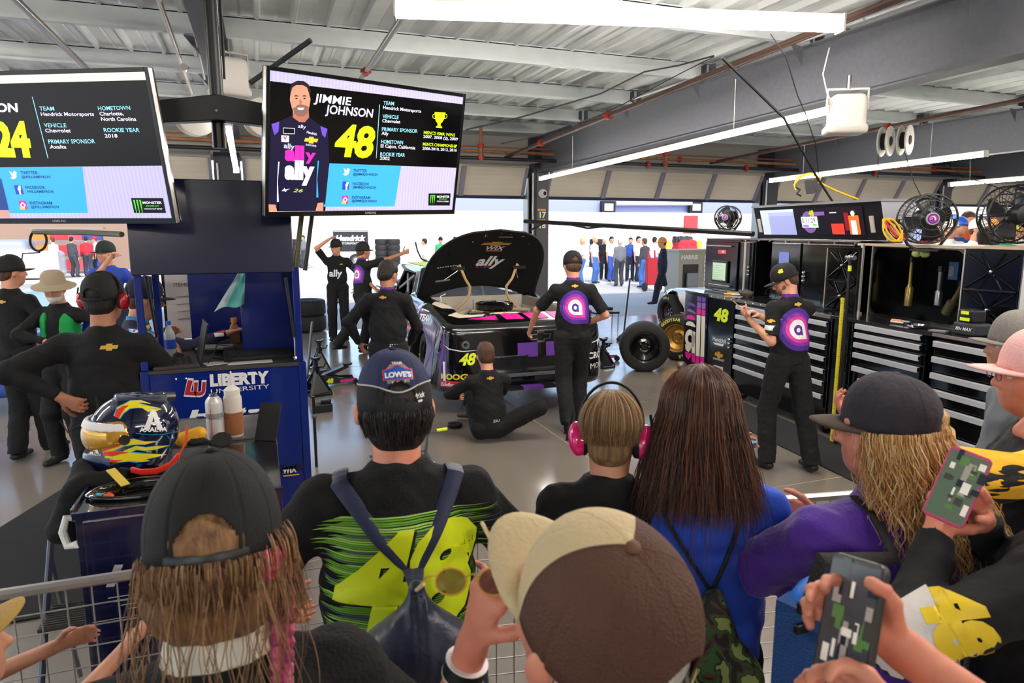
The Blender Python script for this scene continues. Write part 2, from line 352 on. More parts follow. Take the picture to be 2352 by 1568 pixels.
def add_hand(S, w, d, n, side, curl=.5, s=1., m=None, k=.006, spread=.0, curls=None, thumb=None):
    """w wrist, d towards fingers, n out of the palm, side +1: thumb on the side d x n"""
    w, d, n = V(w), V(d).normalized(), V(n); n = (n - d * n.dot(d)).normalized(); sd = d.cross(n) * side
    S.cap(w - d * .02 * s, w + d * .082 * s, .024 * s, .037 * s, m, side=sd, fl=.75, flb=.36, k=.012 * s)
    for i, L in enumerate((.068, .077, .072, .056)):
        o = (1.5 - i) * .0205; p = w + d * (.083 - abs(i - 1.2) * .004) * s + sd * o * s; c = curls[i] if curls else curl * (1 + .12 * i); a = c * .55
        dd = (d + sd * spread * (1.5 - i)).normalized()
        for q in range(3):
            t = dd * math.cos(a) + n * math.sin(a); p2 = p + t * L * s * (.44, .31, .25)[q]; S.cap(p, p2, (.0092 - q * .0009) * s, (.0084 - q * .0009) * s, m, k=k); p = p2; a += c * (1.0 if q == 0 else .8)
    th = thumb or (.75, .65, .45); p = w + d * .022 * s + sd * .022 * s
    for q, L in enumerate((.045, .035, .028)):
        t = (d * (.62 + .1 * q) + sd * th[0] * (1 - .28 * q) + n * th[1] * (.6 + .5 * q * th[2])).normalized(); p2 = p + t * L * s; S.cap(p, p2, (.0135 - q * .0018) * s, (.0115 - q * .0015) * s, m, k=k); p = p2
    return p
def head_R(yaw=0, pitch=0, roll=0): return (Matrix.Rotation(math.radians(yaw), 3, 'Z') @ Matrix.Rotation(math.radians(-pitch), 3, 'X') @ Matrix.Rotation(math.radians(roll), 3, 'Y'))
def add_head(S, c, R, s=1., m=None, neck=None, jaw=1., k=.02, ears=1, nr=.054):
    c = V(c); P = lambda x, y, z: c + R @ (V(x, y, z) * s); Rn = np.array(R)
    S.ell(P(0, -.012, .032), (.074 * s, .094 * s, .084 * s), m, Rn); S.ell(P(0, .02, -.028), (.06 * s * jaw, .072 * s, .084 * s), m, Rn, k=.03)
    S.ell(P(0, .042, -.078), (.042 * s * jaw, .042 * s, .036 * s), m, Rn, k=.03)
    for q in (-1, 1):
        S.ell(P(q * .033, .058, -.03), (.026 * s, .024 * s, .026 * s), m, Rn, k=.02)
        S.ell(P(q * .031, .096, .006), (.017 * s, .016 * s, .011 * s), m, Rn, k=.012, op=-1)
        if ears: S.ell(P(q * .077 * ears, -.004, -.014), (.009 * s, .018 * s, .028 * s), m, np.array(R @ Matrix.Rotation(math.radians(-18 * q), 3, 'Z')), k=.006)
    S.cap(P(-.035, .078, .025), P(.035, .078, .025), .012 * s, m=m, k=.014); S.cap(P(0, .084, .014), P(0, .104, -.022), .008 * s, .0125 * s, m, k=.01)
    S.cap(P(-.011, .093, -.026), P(.011, .093, -.026), .008 * s, m=m, k=.006)
    S.cap(P(-.02, .083, -.05), P(.02, .083, -.05), .0075 * s, m=m, k=.005); S.cap(P(-.017, .082, -.061), P(.017, .082, -.061), .008 * s, m=m, k=.005)
    if neck is not None: S.cap(P(0, -.018, -.05), neck, nr * s, nr * 1.06 * s, m, k=.035)
    return P
def eyes(P, s, par, both=(-1, 1)):
    for q in both:
        e = MB(); e.sph(P(q * .031, .076, .006), .0118 * s, mat('eye white', '#e9e2dc', .2), 12); e.sph(P(q * .031,   .0825, .006), .006 * s, mat('eye iris', '#2a1a12', .1), 8); e.done('eye', par, True)
def add_hair(par, c, R, s, m, style='short', h=.008, name='hair', strands=0):
    c = V(c); P = lambda x, y, z: c + R @ (V(x, y, z) * s); Rn = np.array(R); S = SDF(h, .02 * s, disp=(lambda p: .0018 * noise3(p, 160, 3)) if h < .006 else None)
    S.ell(P(0, -.014, .037), (.082 * s, .101 * s, .09 * s), m, Rn); S.ell(P(0, -.045, -.02), (.074 * s, .06 * s, .07 * s), m, Rn)
    S.bx(P(0, .11, -.045), (.3 * s, .16 * s, .15 * s), .03 * s, m, Rn, op=-1, k=.02 * s); S.bx(P(0, .1, -.09), (.3 * s, .2 * s, .13 * s), .02 * s, m, Rn, op=-1, k=.01)
    S.ell(P(0, .02, -.06), (.067 * s, .075 * s, .1 * s), m, Rn, op=-1, k=.008)
    return S.mesh(name, par, 1)
def cap_hat(par, c, R, s, crown, brim=None, btn=None, n=40, back=False, brimlen=.072, tilt=8, name='cap', hole=True, high=1., front=None, panel=None, button=True, shave=0., band=None, matfn=None, pipe=None, drop=0.):
    """baseball cap on head centre c with rotation R; back=True: worn with brim to the back"""
    X = Matrix.Translation(V(c)) @ R.to_4x4() @ Matrix.Rotation(math.radians(tilt), 4, 'X') @ Matrix.Scale(s, 4)
    if back: X = X @ rz(180)
    brim = brim or crown; a, b, hh = .087, .106, .108 * high; z0 = .028 - drop; y0 = -.01
    nf = int(n * .75); ob = MB(); ob.M = X
    def pt(i, j, o=0.):
        ph = 2 * math.pi * i / n; t = (j / nf) * math.pi / 2 ; z = math.cos(t); rr = math.sin(t)
        q = abs(math.cos(ph * 3)); g = 1 - .018 * max(0, 1 - abs(math.sin(ph * 3 )) * 9) + (.02 * (math.sin(ph) > .2) * math.sin(t) * (1 - math.sin(t)) * 4) * max(0, math.sin(ph))
        sl_ = rr ** .86
        return ((a + o) * sl_ * math.cos(ph) * g, y0 + (b + o) * sl_ * math.sin(ph) * g, z0 + (hh + o) * (z ** .92 if z > 0 else 0) * (1 + .03 * math.sin(ph)))
    vs = []; fs = []; ms = []
    for j in range(nf + 1):
        for i in range(n): vs.append(pt(i, j))
    for i in range(n): p = pt(i, nf); vs.append((p[0] * 1.0, p[1], p[2] - .022))
    for j in range(nf + 1):
        for i in range(n):
            ph = (i + .5) / n * 2 * math.pi; z = vs[j * n + i][2]
            if hole and abs(((ph - 1.5 * math.pi + math.pi) % (2 * math.pi)) - math.pi) < .46 * math.sqrt(max(0, 1 - ((z - z0 + .004) / .05) ** 2)) * 1.0 and z > z0 - .008: continue
            fs.append((j * n + i, (j + 1) * n + i, (j + 1) * n + (i + 1) % n, j * n + (i + 1) % n)); ms.append(matfn(ph, j / nf) if matfn else (front if (front and .62 < ph < math.pi - .62) else crown))
    for f, m_ in zip(fs, ms): pass
    by = {}
    for f, m_ in zip(fs, ms): by.setdefault(m_.name, (m_, []))[1].append(f)
    o0 = len(ob.v); ob.v += [tuple(X @ V(p)) for p in vs]
    for m_, fl in by.values(): ob.f += [tuple(i + o0 for i in f) for f in fl]; ob.m += [ob.mi(m_)] * len(fl)
    o = ob.done(name, par, 2, solid=.003 * s)
    if button: bt = MB(); bt.M = X; bt.sph((0, y0, z0 + hh + .001), (.009, .009, .005), btn or brim, 12); bt.done('button', o, True)
    if pipe:
        for m_, fn_ in pipe: q_ = MB(); q_.M = X; q_.tube([pt(ph / (2 * math.pi) * n, fn_(ph) * nf, .002) for ph in np.linspace(0, 2 * math.pi, 73)[:-1]], .0022, m_, 5, closed=True); q_.done('piping', o, True)
    sm_ = MB(); sm_.M = X
    for k6 in range(6): sm_.tube([pt((k6 / 6 + 1 / 12) * n, j, .0012) for j in np.linspace(.05, nf * (.99 if not (hole and k6 == 4) else .6), 14)], .0011, crown if not matfn else matfn((k6 / 6 + 1 / 12) * 2 * math.pi, .3), 4)
    sm_.done('seam', o, True)
    br = MB(); br.M = X; N = 16; K = 5; vv = []
    for j in range(K + 1):
        for i in range(N + 1):
            ph = math.radians(28 + 124 * i / N); u = j / K; x = (a - .002) * math.cos(ph); y = y0 + (b - .002) * math.sin(ph)
            e = math.sin(math.pi * (i / N)) ** .55; L = brimlen * u * e; x2 = x * (1 + .06 * u * e) ; vv.append((x2, y + L * 1.0, z0 - .018 + .008 * u - .13 * x2 * x2 * 20 * (.35 + .65 * u) * .5 - .012 * u * u))
    ff = [(j * (N + 1) + i, j * (N + 1) + i + 1, (j + 1) * (N + 1) + i + 1, (j + 1) * (N + 1) + i) for j in range(K) for i in range(N)]
    br.add(vv, ff, brim); br.done('brim', o, 2, solid=.004 * s)
    if hole:
        st = MB(); st.M = X; pts = []
        for i in range(13):
            ph = math.radians(270 - 34 + 68 * i / 12); pts.append(((a + .001) * math.cos(ph), y0 + (b + .001) * math.sin(ph), z0 - .012))
        st.tube(pts, .0095, band or brim, 8, flat=((0, 0, 1), .16)); st.done('strap', o, True)
    return o, X
def person(label, loc, face, H=1.78, skin=0, bulk=1., pel=(0, 0, .96), lean=(0, 0), twist=0, head=(0, 0, 0), lh=None, rh=None, le=(-.6, -.6, -.3), re=(.6, -.6, -.3), lf=(-.11, 0, 0), rf=(.11, .03, 0), lk=(0, 1, 0), rk=(0, 1, 0),
           lt=10, rt=-10, top=None, sleeve='short', bottom=None, shoes=None, collar=None, hair=HD, hat=None, h=.011, curl=.6, lp=None, rp=None, group=None, belly=0., X=None, hd=None, parts=True, hk={}, rcurl=None, lcurl=None, legs=True, neckl=0., beard=None, hoff=(0, 0, 0), hairstyle='short', sk_arm=None, nolegs_z=None, hscale=1.06, ears=1, toes=None):
    """local frame: x = the person's right, y = ahead, z = up; positions given for a 1.78 m figure and scaled"""
    s = H / 1.78; sm = SK[skin] if isinstance(skin, int) else skin; top = top or BLK; bottom = bottom or BLK2; shoes = shoes or SHOE
    root = thing('person', label, 'person', loc, face, group) if X is None else thing('person', label, 'person', X=X, group=group)
    Q = lambda p: V(p) * s; pel = Q(pel); Rt = Matrix.Rotation(math.radians(-lean[0]), 3, 'X') @ Matrix.Rotation(math.radians(lean[1]), 3, 'Y'); Rtw = Rt @ Matrix.Rotation(math.radians(twist), 3, 'Z')
    T = lambda x, y, z: pel + Rtw @ V(x * s, y * s, z * s)
    sx = (Rtw @ V(1, 0, 0)); shL, shR = T(-.168 * (.5 + .5 * bulk), -.01, .43), T(.168 * (.5 + .5 * bulk), -.01, .43); nb = T(0, -.01, .51); hc = T(0, .03, .675 + neckl) + V(hoff) * s
    lh = Q(lh) if lh is not None else V(shL) + V(-.06, .06, -.55) * s; rh = Q(rh) if rh is not None else V(shR) + V(.06, .06, -.55) * s
    eL, wL = ik(shL, lh, .29 * s, .255 * s, le); eR, wR = ik(shR, rh, .29 * s, .255 * s, re)
    hips = [pel + Matrix.Rotation(math.radians(twist * .3), 3, 'Z') @ V(q * .095 * s, 0, -.03 * s) for q in (-1, 1)]; feet = [Q(lf) + V(0, 0, .085 * s), Q(rf) + V(0, 0, .085 * s)]
    knees = []; ank = []
    for hp, ft, kk in zip(hips, feet, (lk, rk)): a_, b_ = ik(hp, ft, .435 * s, .43 * s, kk); knees.append(a_); ank.append(b_)
    Rh = head_R(*head)
    B = SDF(h, .02 * s)
    P = add_head(B, hc, Rh, s * hscale, sm, nb, k=.02, ears=ears)
    B.cap(T(0, 0, .0), T(0, 0, .36), .10 * s * bulk, .118 * s * bulk, sm, side=sx, fl=.6, k=.03); B.cap(shL, shR, .05 * s, m=sm, k=.04)
    for q, sh, e, wv, pn, cu in ((-1, shL, eL, wL, lp, lcurl), (1, shR, eR, wR, rp, rcurl)):
        kq = bulk ** .5
        B.cap(sh, e, .046 * s * kq, .036 * s * kq, sm, k=.02); B.cap(e, wv, .038 * s * kq, .025 * s, sm, k=.012)
        d = (wv - e).normalized(); n_ = V(pn) if pn is not None else V(-q, .2, 0); add_hand(B, wv + d * .012 * s, d, n_, q if pn is None else q, cu if cu is not None else curl, s, sm, k=.005)
    if legs:
        for i in (0, 1):
            B.cap(hips[i], knees[i], .075 * s * bulk ** .5, .05 * s, sm, k=.03); B.cap(knees[i], ank[i], .05 * s, .034 * s, sm, k=.02)
    B.mesh('body', root, 1)
    res = {'root': root, 'T': T, 'hc': hc, 'Rh': Rh, 's': s, 'wL': wL, 'wR': wR, 'eL': eL, 'eR': eR, 'P': P, 'shL': shL, 'shR': shR, 'nb': nb, 'pel': pel}
    fold = lambda p: .006 * noise3(p * np.array([1.1, 1.1, .7]) + p[..., [2, 0, 1]] * .5, 17, 1.) * s + .0035 * noise3(p + p[..., [1, 2, 0]] * .6, 41, 4.)
    C = SDF(h, .03 * s, disp=fold); bz = -.04 if belly < .05 else -.02
    C.cap(T(0, 0, bz), T(0, belly * .5, .16), .155 * s * bulk, .158 * s * bulk, top, side=sx, fl=.74 + belly, k=.04, cut=2); C.cap(T(0, belly * .4, .14), T(0, 0, .36), .152 * s * bulk, .158 * s * bulk, top, side=sx, fl=.72 + belly, flb=.66, k=.05)
    C.cap(shL, shR, .058 * s, m=top, k=.05); C.cap(T(-.1, -.015, .44), T(0, -.015, .485), .05 * s, m=top, k=.05); C.cap(T(.1, -.015, .44), T(0, -.015, .485), .05 * s, m=top, k=.05); C.cap(T(0, -.01, .46), V(nb) + Rt @ V(0, 0, .012 * s), .075 * s, .062 * s, top, k=.05, cut=1)
    for q, sh, e, wv in ((-1, shL, eL, wL), (1, shR, eR, wR)):
        kq = bulk ** .5
        if sleeve == 'long': C.cap(sh, e, .06 * s * kq, .051 * s * kq, top, k=.03); C.cap(e, wv, .052 * s * kq, .036 * s, top, k=.02, cut=1)
        else: C.cap(sh, V(sh).lerp(e, .86 if sleeve == 'short' else .5), .06 * s * kq, .061 * s * kq, top, k=.03, cut=1)
    shirt = C.mesh('jacket' if sleeve == 'long' else 'shirt', root, 2); res['shirt'] = shirt
    if collar:
        cm = SDF(h * .8, .01 * s); up = Rt @ V(0, 0, 1); cm.cap(V(nb) - up * .012 * s, V(nb) + up * .05 * s, .074 * s, .066 * s, collar, side=sx, fl=.95, cut=3, k=.005); cm.cap(V(nb) - up * .05 * s, V(nb) + up * .07 * s, .06 * s, .057 * s, collar, cut=3, k=.003, op=-1); cm.mesh('collar', root, 1)
    if legs:
        L = SDF(h, .03 * s, disp=lambda p: .005 * noise3(p, 22, 2.) * s + .003 * noise3(p, 55, 5.))
        L.cap(hips[0] * .6 + hips[1] * .4 + V(0, 0, .02), hips[1] * .6 + hips[0] * .4 + V(0, 0, .02), .112 * s * bulk ** .6, m=bottom, fl=1.0, k=.03); L.cap(pel + V(0, 0, 0), T(0, 0, .06), .138 * s * bulk, .134 * s * bulk, bottom, side=sx, fl=.74, cut=1)
        for i in (0, 1):
            L.cap(hips[i], knees[i], .098 * s * bulk ** .5, .08 * s, bottom, k=.04); L.cap(knees[i], V(ank[i]) - V(0, 0, .03 * s), .08 * s, .074 * s, bottom, k=.03, cut=1)
        L.mesh('trousers', root, 1)
        for i, (ft, tn) in enumerate(zip(ank, (lt, rt))):
            S2 = SDF(h * .8, .015 * s); Rf = Matrix.Rotation(math.radians(tn), 3, 'Z'); tv = toes[i] if toes and toes[i] is not None else Rf @ V(0, 1, 0); tv = V(tv).normalized(); dn = V(0, 0, -1) if abs(tv.z) < .5 else (V(0, -1, 0) if tv.z < 0 else V(0, 1, 0)); dn = (dn - tv * dn.dot(tv)).normalized(); a = V(ft)
            S2.cap(a - tv * .035 * s + dn * .045 * s, a + tv * .16 * s + dn * .055 * s, .04 * s, .036 * s, shoes, side=tv.cross(dn), fl=.75, k=.02); S2.cap(a, a + tv * .05 * s + dn * .035 * s, .043 * s, .045 * s, shoes, k=.02); S2.mesh('shoe', root, 1)
        if parts:
            bt = SDF(h * .8, .004); bt.cap(T(0, 0, -.012), T(0, 0, .02), .1425 * s * bulk, .1425 * s * bulk, mat('belt leather', '#0e0e10', .4), side=sx, fl=.74, cut=3); bt.mesh('belt', root, 0)
    hs = s * hscale
    if hair: add_hair(root, hc, Rh, hs * .985 if hat else hs, hair, h=h * .8)
    if beard: b2 = SDF(h * .7, .01); b2.ell(P(0, .052, -.075), (.052 * hs, .047 * hs, .045 * hs), beard, np.array(Rh)); b2.ell(P(0, .03, -.05), (.068 * hs, .05 * hs, .055 * hs), beard, np.array(Rh)); b2.bx(P(0, .09, -.01), (.1 * hs, .12 * hs, .09 * hs), .02, beard, np.array(Rh), op=-1, k=.005); b2.mesh('beard', root, 1)
    if parts: eyes(P, hs, root)
    if hat: res['hat'] = cap_hat(root, hc, Rh, hs, hat, **hk)
    return res

def strands(name, par, paths, rad, mats, label=None, nside=3):
    """paths (N,P,3) -> one hair mesh of fine tubes"""
    paths = np.asarray(paths, float); N, Pn, _ = paths.shape; d = np.gradient(paths, axis=1); d /= np.linalg.norm(d, axis=2, keepdims=True) + 1e-9
    ref = RNG.normal(size=(N, 1, 3)); u = np.cross(d, ref); u /= np.linalg.norm(u, axis=2, keepdims=True) + 1e-9; w_ = np.cross(d, u); t = np.linspace(0, 1, Pn); R = rad * (1 - .75 * t ** 3)[None, :, None] * (.7 + .6 * RNG.random((N, 1, 1)))
    ang = [2 * math.pi * k / nside for k in range(nside)]; vs = np.stack([paths + (u * math.cos(a) + w_ * math.sin(a)) * R for a in ang], 2).reshape(-1, 3)
    base = (np.arange(N)[:, None, None] * Pn + np.arange(Pn - 1)[None, :, None]) * nside; k = np.arange(nside)[None, None, :]; k2 = (k + 1) % nside
    Q = np.stack([base + k, base + k2, base + nside + k2, base + nside + k], -1).reshape(-1, 4); fm = np.repeat(RNG.integers(0, len(mats), N), (Pn - 1) * nside)
    return np_mesh(name, vs, Q, mats, fm, par, label)
def falls(c, R, s, n, ph, L, P=18, top=.02, spread=.15, wave=(.0, 60), jit=.010, ax=(.084, .104, .095), z_at=.0, off=.004, back=0., cling=0.):
    """strand paths that run from the crown over the skull and hang down; ph = (a0,a1) compass range in the head frame (270 = back)"""
    c = np.array(c); Rn = np.array(R); out = []; P = 18
    for i in range(n):
        p = math.radians(ph[0] + (ph[1] - ph[0]) * RNG.random()); LL = L * (.82 + .3 * RNG.random()); o = off + RNG.random() * jit; w1, w2 = RNG.random() * 6.28, RNG.random() * 6.28; A = ax[0] + o; B = ax[1] + o; Cc = ax[2] + o; pts = []
        t0 = top + .5 * RNG.random() ** 2; s1 = 1 + spread * RNG.random(); p2 = p + RNG.normal() * .12
        for k in range(P):
            u = k / (P - 1); lu = u * (LL + .12)
            if lu < .12: t = t0 + (math.pi / 2 - t0) * (lu / .12); q = np.array([A * math.sin(t) * math.cos(p2), B * math.sin(t) * math.sin(p2), Cc * math.cos(t)])
            else:
                dn = lu - .12; g = 1 + (s1 - 1) * min(1, dn / .25) - cling * min(1, dn / .1); wv = wave[0] * min(1, dn / .08); q = np.array([A * g * math.cos(p2) + wv * math.sin(dn * wave[1] + w1), B * g * math.sin(p2) - back * dn + wv * math.cos(dn * wave[1] * .9 + w2), -dn])
            pts.append(q + np.array([0, -.012, .035 + z_at]))
        q = np.array(pts) * s; w_ = c + q @ Rn.T; lim = w_[:, 2].copy(); out.append(w_)
    return np.array(out)
def P_(label, xy, face, H, lh=None, rh=None, lf=None, rf=None, **k):
    """person with hands and feet given as places in the world"""
    s = H / 1.78; a = math.radians(face); c, sn = math.cos(a), math.sin(a)
    def L(p): x, y = p[0] - xy[0], p[1] - xy[1]; return ((x * c + y * sn) / s, (-x * sn + y * c) / s, p[2] / s)
    return person(label, (xy[0], xy[1], 0), face, H, lh=L(lh) if lh is not None else None, rh=L(rh) if rh is not None else None, lf=L(lf) if lf is not None else (-.11, 0, 0), rf=L(rf) if rf is not None else (.11, .03, 0), **k)
def badge_a(mb, s=1.):
    """concentric purple to pink badge with the letter a"""
    for k, (w_, h_, m, z) in enumerate(((.30, .34, DEEP, 0), (.24, .26, mat('violet print', '#8a2aa6', .7), .0008), (.20, .21, PINK, .0016), (.145, .155, WHI, .0024))): mb.poly([(x * s, y * s) for x, y in teardrop(w_, h_)], m, z=z)
    ring_quads(mb, 0, -.005 * s, .016 * s, .036 * s, DEEP, 0, 360, z=.0032, ky=1.15); mb.box((.02 * s, -.047 * s, .0032), (.036 * s, .02 * s, .0034), DEEP)
def on_back(r, fn, x=0., z=.34, name='back_print', maxe=.025, lift=.003, side='back', part='shirt'):
    """drape artwork on the shirt; fn(mb) draws in metres around the centre"""
    mb = MB(); fn(mb); s = r['s']; T = r['T']; o = T(x, 0, z); dirs = {'back': (V(1, 0, 0), V(0, 0, 1)), 'front': (V(-1, 0, 0), V(0, 0, 1)), 'left': (V(0, -1, 0), V(0, 0, 1)), 'right': (V(0, 1, 0), V(0, 0, 1))}[side]
    p0 = T(0, 0, 0); X = frame(o, T(*dirs[0]) - p0, T(*dirs[1]) - p0); return drape(mb, bvh(r[part]), X, -1, lift, maxe, name, r[part])
# ---------------------------------------------------------------- building
def floor_mat():
    m = mat('polished concrete', '#7d746b', .3, noise=(.6, '#857c72', 3)); n = m.node_tree.nodes; l = m.node_tree.links; b = n['Principled BSDF']
    t = n.new('ShaderNodeTexNoise'); t.inputs['Scale'].default_value = 3.5; t.inputs['Detail'].default_value = 2; tc = n.new('ShaderNodeTexCoord'); l.new(tc.outputs['Object'], t.inputs['Vector'])
    rp = n.new('ShaderNodeMapRange'); rp.inputs[1].default_value = .3; rp.inputs[2].default_value = .7; rp.inputs[3].default_value = .2; rp.inputs[4].default_value = .27; l.new(t.outputs[0], rp.inputs[0]); l.new(rp.outputs[0], b.inputs['Roughness'])
    b.inputs['Coat Weight'].default_value = .5; b.inputs['Coat Roughness'].default_value = .12; return m
FL = MB(); FL.box((-9, -9, -.2), (34, 14.2, 0), floor_mat()); FL.done('floor', kind='structure')
jn = MB()
for y in (-2, 4.1, 10.2): jn.box((-9, y, 0), (34, y + .008, .0015), mat('floor joint', '#a59a8c', .6))
for x in (-3.4, 2.66, 8.7): jn.box((x, -9, 0), (x + .008, 14, .0015), mat('floor joint'))
jn.done('trim_1', kind='structure')
GZ = mat('galvanised steel', '#dfe2e0', .42, m=.1, noise=(2.2, '#c9cdcc', 5), bump=(3, .1)); GZ2 = mat('galvanised purlin', '#d3d8d8', .4, m=.1, noise=(3, '#bfc6c7', 5))
STEEL = mat('dark painted steel', '#5b5d64', .5, noise=(20, '#64666c')); DKC = mat('dark column', '#2f323b', .5)
# corrugated roof deck
RD = MB(); vs = []; per = .36; x = -9.2; k = 0
while x < 34:
    for dx, dz in ((0, 0), (.12, 0), (.135, .012), (.16, 0), (.28, 0), (.30, -.06), (.335, -.06), (.355, 0)): vs.append((x + dx, dz)); 
    x += per
pts = [(a, -9.0, 4.22 + b) for a, b in vs] + [(a, 15.2, 4.22 + b) for a, b in vs]; n = len(vs)
RD.add(pts, [(i, i + 1, n + i + 1, n + i) for i in range(n - 1)], GZ); RD.add([(-9.2, -9, 4.3), (34, -9, 4.3), (34, 15.2, 4.3), (-9.2, 15.2, 4.3)], [(0, 1, 2, 3)], GZ); RD.done('ceiling', kind='structure')
# skylight strip of pale sheet seen beyond the second beam, and Z purlins
for i, y in enumerate([-7, -5.1, -3.2, -1.3, .6, 2.45, 4.3, 6.15, 8.0, 9.85, 11.7, 13.4]):
    p = MB(); p.box((-9, y, 3.96), (34, y + .008, 4.19), GZ2); p.box((-9, y - .07, 3.955), (34, y, 3.965), GZ2); p.box((-9, y, 4.165), (34, y + .07, 4.175), GZ2); p.box((-9, y - .075, 3.955), (34, y - .067, 3.985), GZ2)
    p.done('trim_%d' % (i + 2), kind='structure')
BEAMX = (-8.9, -6.4, -.3, 5.7, 11.8, 17.9, 24)
for i, x in enumerate(BEAMX):
    b = MB(); lo0, lo1 = (3.45, 3.22) if x > 0 else (3.62, 3.62); t = 3.94; y0, y1 = -8.9, 13.9
    for xx, ww in ((x, .008),): b.add([(xx - ww, y0, lo0 + .1), (xx + ww, y0, lo0 + .1), (xx + ww, y1, lo1), (xx - ww, y1, lo1), (xx - ww, y0, t), (xx + ww, y0, t), (xx + ww, y1, t), (xx - ww, y1, t)], [(0, 3, 2, 1), (4, 5, 6, 7), (0, 1, 5, 4), (1, 2, 6, 5), (2, 3, 7, 6), (3, 0, 4, 7)], STEEL)
    b.add([(x + q * .11, y, z + dz) for y, z in ((y0, lo0 + .1), (y1, lo1)) for dz in (0, -.015) for q in (-1, 1)], [(0, 1, 5, 4), (2, 6, 7, 3), (0, 4, 6, 2), (1, 3, 7, 5), (0, 2, 3, 1), (4, 5, 7, 6)], STEEL)
    b.box((x - .11, y0, t), (x + .11, y1, t + .015), STEEL)
    for y in [-5.1, -1.3, 2.45, 4.3, 6.15, 8.0, 9.85, 11.7]:
        b.box((x - .008, y - .16, t), (x + .008, y - .04, 4.15), STEEL); b.add([(x - .12, y, t), (x - .3, y, t + .02), (x - .12, y, t - .2)], [(0, 1, 2)], STEEL)
        b.box((x - .1, y - .09, t), (x - .08, y + .02, 4.14), DKC)
    b.done('beam', kind='structure')
# door wall
WM = mat('door wall', '#b9b4ac', .7)
bk = MB(); bk.box((-9, -9.2, 0), (34, -9, 4.2), mat('back wall', '#8f8c88', .8)); bk.done('wall_back', kind='structure')
wl = MB(); wl.box((-9, 14.15, 3.3), (34, 14.3, 4.2), WM); wl.done('wall_front', kind='structure')
CR = mat('sectional door', '#d9d0bf', .6, noise=(1.2, '#c9c0b0', 3)); RIB = mat('door rib', '#85838f', .5); SEAL = mat('door seal', '#2a3350', .6)
CX_ = [-8.8, -6.5, -.45, 5.66, 11.72, 17.6, 23.7, 29.8]
for i, x in enumerate(CX_):
    c = MB(); c.box((x - .10, 13.72, 0), (x + .10, 14.1, 3.95), DKC); c.box((x - .22, 13.7, 0), (x + .22, 13.715, 3.4), DKC) if i != 3 else c.box((x - .06, 13.70, 0), (x + .22, 13.72, 3.3), mat('column plate', '#4b4950', .5))
    c.box((x - .22, 13.98, 0), (x + .22, 14.0, 3.3), DKC); c.box((x - .23, 13.8, 0), (x - .2, 14.05, 3.1), mat('track', '#9aa0a6', .35, m=.7)); c.box((x + .2, 13.8, 0), (x + .23, 14.05, 3.1), mat('track')); 
    c.tube([(x - .16, 13.66, .1), (x - .16, 13.66, 3.2)], .02, mat('conduit', '#b9bcbd', .4, m=.4)); c.done('column', kind='structure')
for i in range(len(CX_) - 1):
    x0, x1 = CX_[i] + .26, CX_[i + 1] - .26; d = MB(); zb, zt, yb, yt = 2.74, 3.36, 13.98, 13.66
    L = math.hypot(zt - zb, yt - yb); X = frame((x0, yb, zb), (1, 0, 0), (0, yt - yb, zt - zb)); W_ = x1 - x0
    d.box((0, 0, -.03), (W_, L, 0), CR, X)
    for q in range(7): d.box((0, L * (q + .5) / 7, 0), (W_, L * (q + .5) / 7 + .012, .006), CR, X)
    rib = [0, .25, .5, .75, 1]; pn = d.done('door_%d' % (i + 1), kind='structure')
    for q in rib: r_ = MB(); r_.box((W_ * q - (.05 if q else 0), 0, .002), (W_ * q + (.05 if q < 1 else 0), L, .05), RIB, X); off = pn.location; r_.v = [(a - off.x, b - off.y, c - off.z) for a, b, c in r_.v]; r_.done('door_rib', pn)
    s_ = MB(); s_.box((-.05, -.06, -.04), (W_ + .05, 0, .03), SEAL, X); s_.v = [(a - off.x, b - off.y, c - off.z) for a, b, c in s_.v]; s_.done('door_seal', pn)
    q = MB(); q.box((x0, 13.0, 3.36), (x1, 13.7, 3.40), mat('door rail', '#a8a49c', .5)); q.box((x0, 13.62, 3.3), (x1, 13.68, 3.42), mat('door rail')); q.done('trim_%d' % (20 + i), kind='structure')
# numbers on the column
sg = MB(); XS = frame((5.62, 13.69, 2.06), (1, 0, 0), (0, 0, 1))
YL = mat('amber paint', '#d79a28', .5); WP = mat('white paint', '#e8e4dc', .5)
for q, t in ((.22, '17'), (.0, '18')): sg.text(t, WP, XS @ tr(.02, q, .002), .17, bold=.03); sg.box((0, q + .14, 0), (.19, q + .18, .003), YL, XS)
sg.box((0, -.04, -.004), (.2, .44, 0), mat('column plate'), XS)
sg.done('number_plate', label='painted stall numbers 17 and 18 on the dark column between the open doors', cat='sign')
cm = thing('security_camera', 'white dome camera on the column above the numbers 17 and 18', 'camera', (5.72, 13.62, 2.78)); b = MB(); b.sph((0, 0, 0), .075, mat('white plastic', '#e9e7e2', .4), 16); b.cyl((0, 0, 0), (0, .08, 0), .09, mat('white plastic')); b.done('housing', cm, True); b = MB(); b.sph((.01, -.045, 0), .045, mat('black plastic', '#0f0f11', .3)); b.done('lens', cm, True)
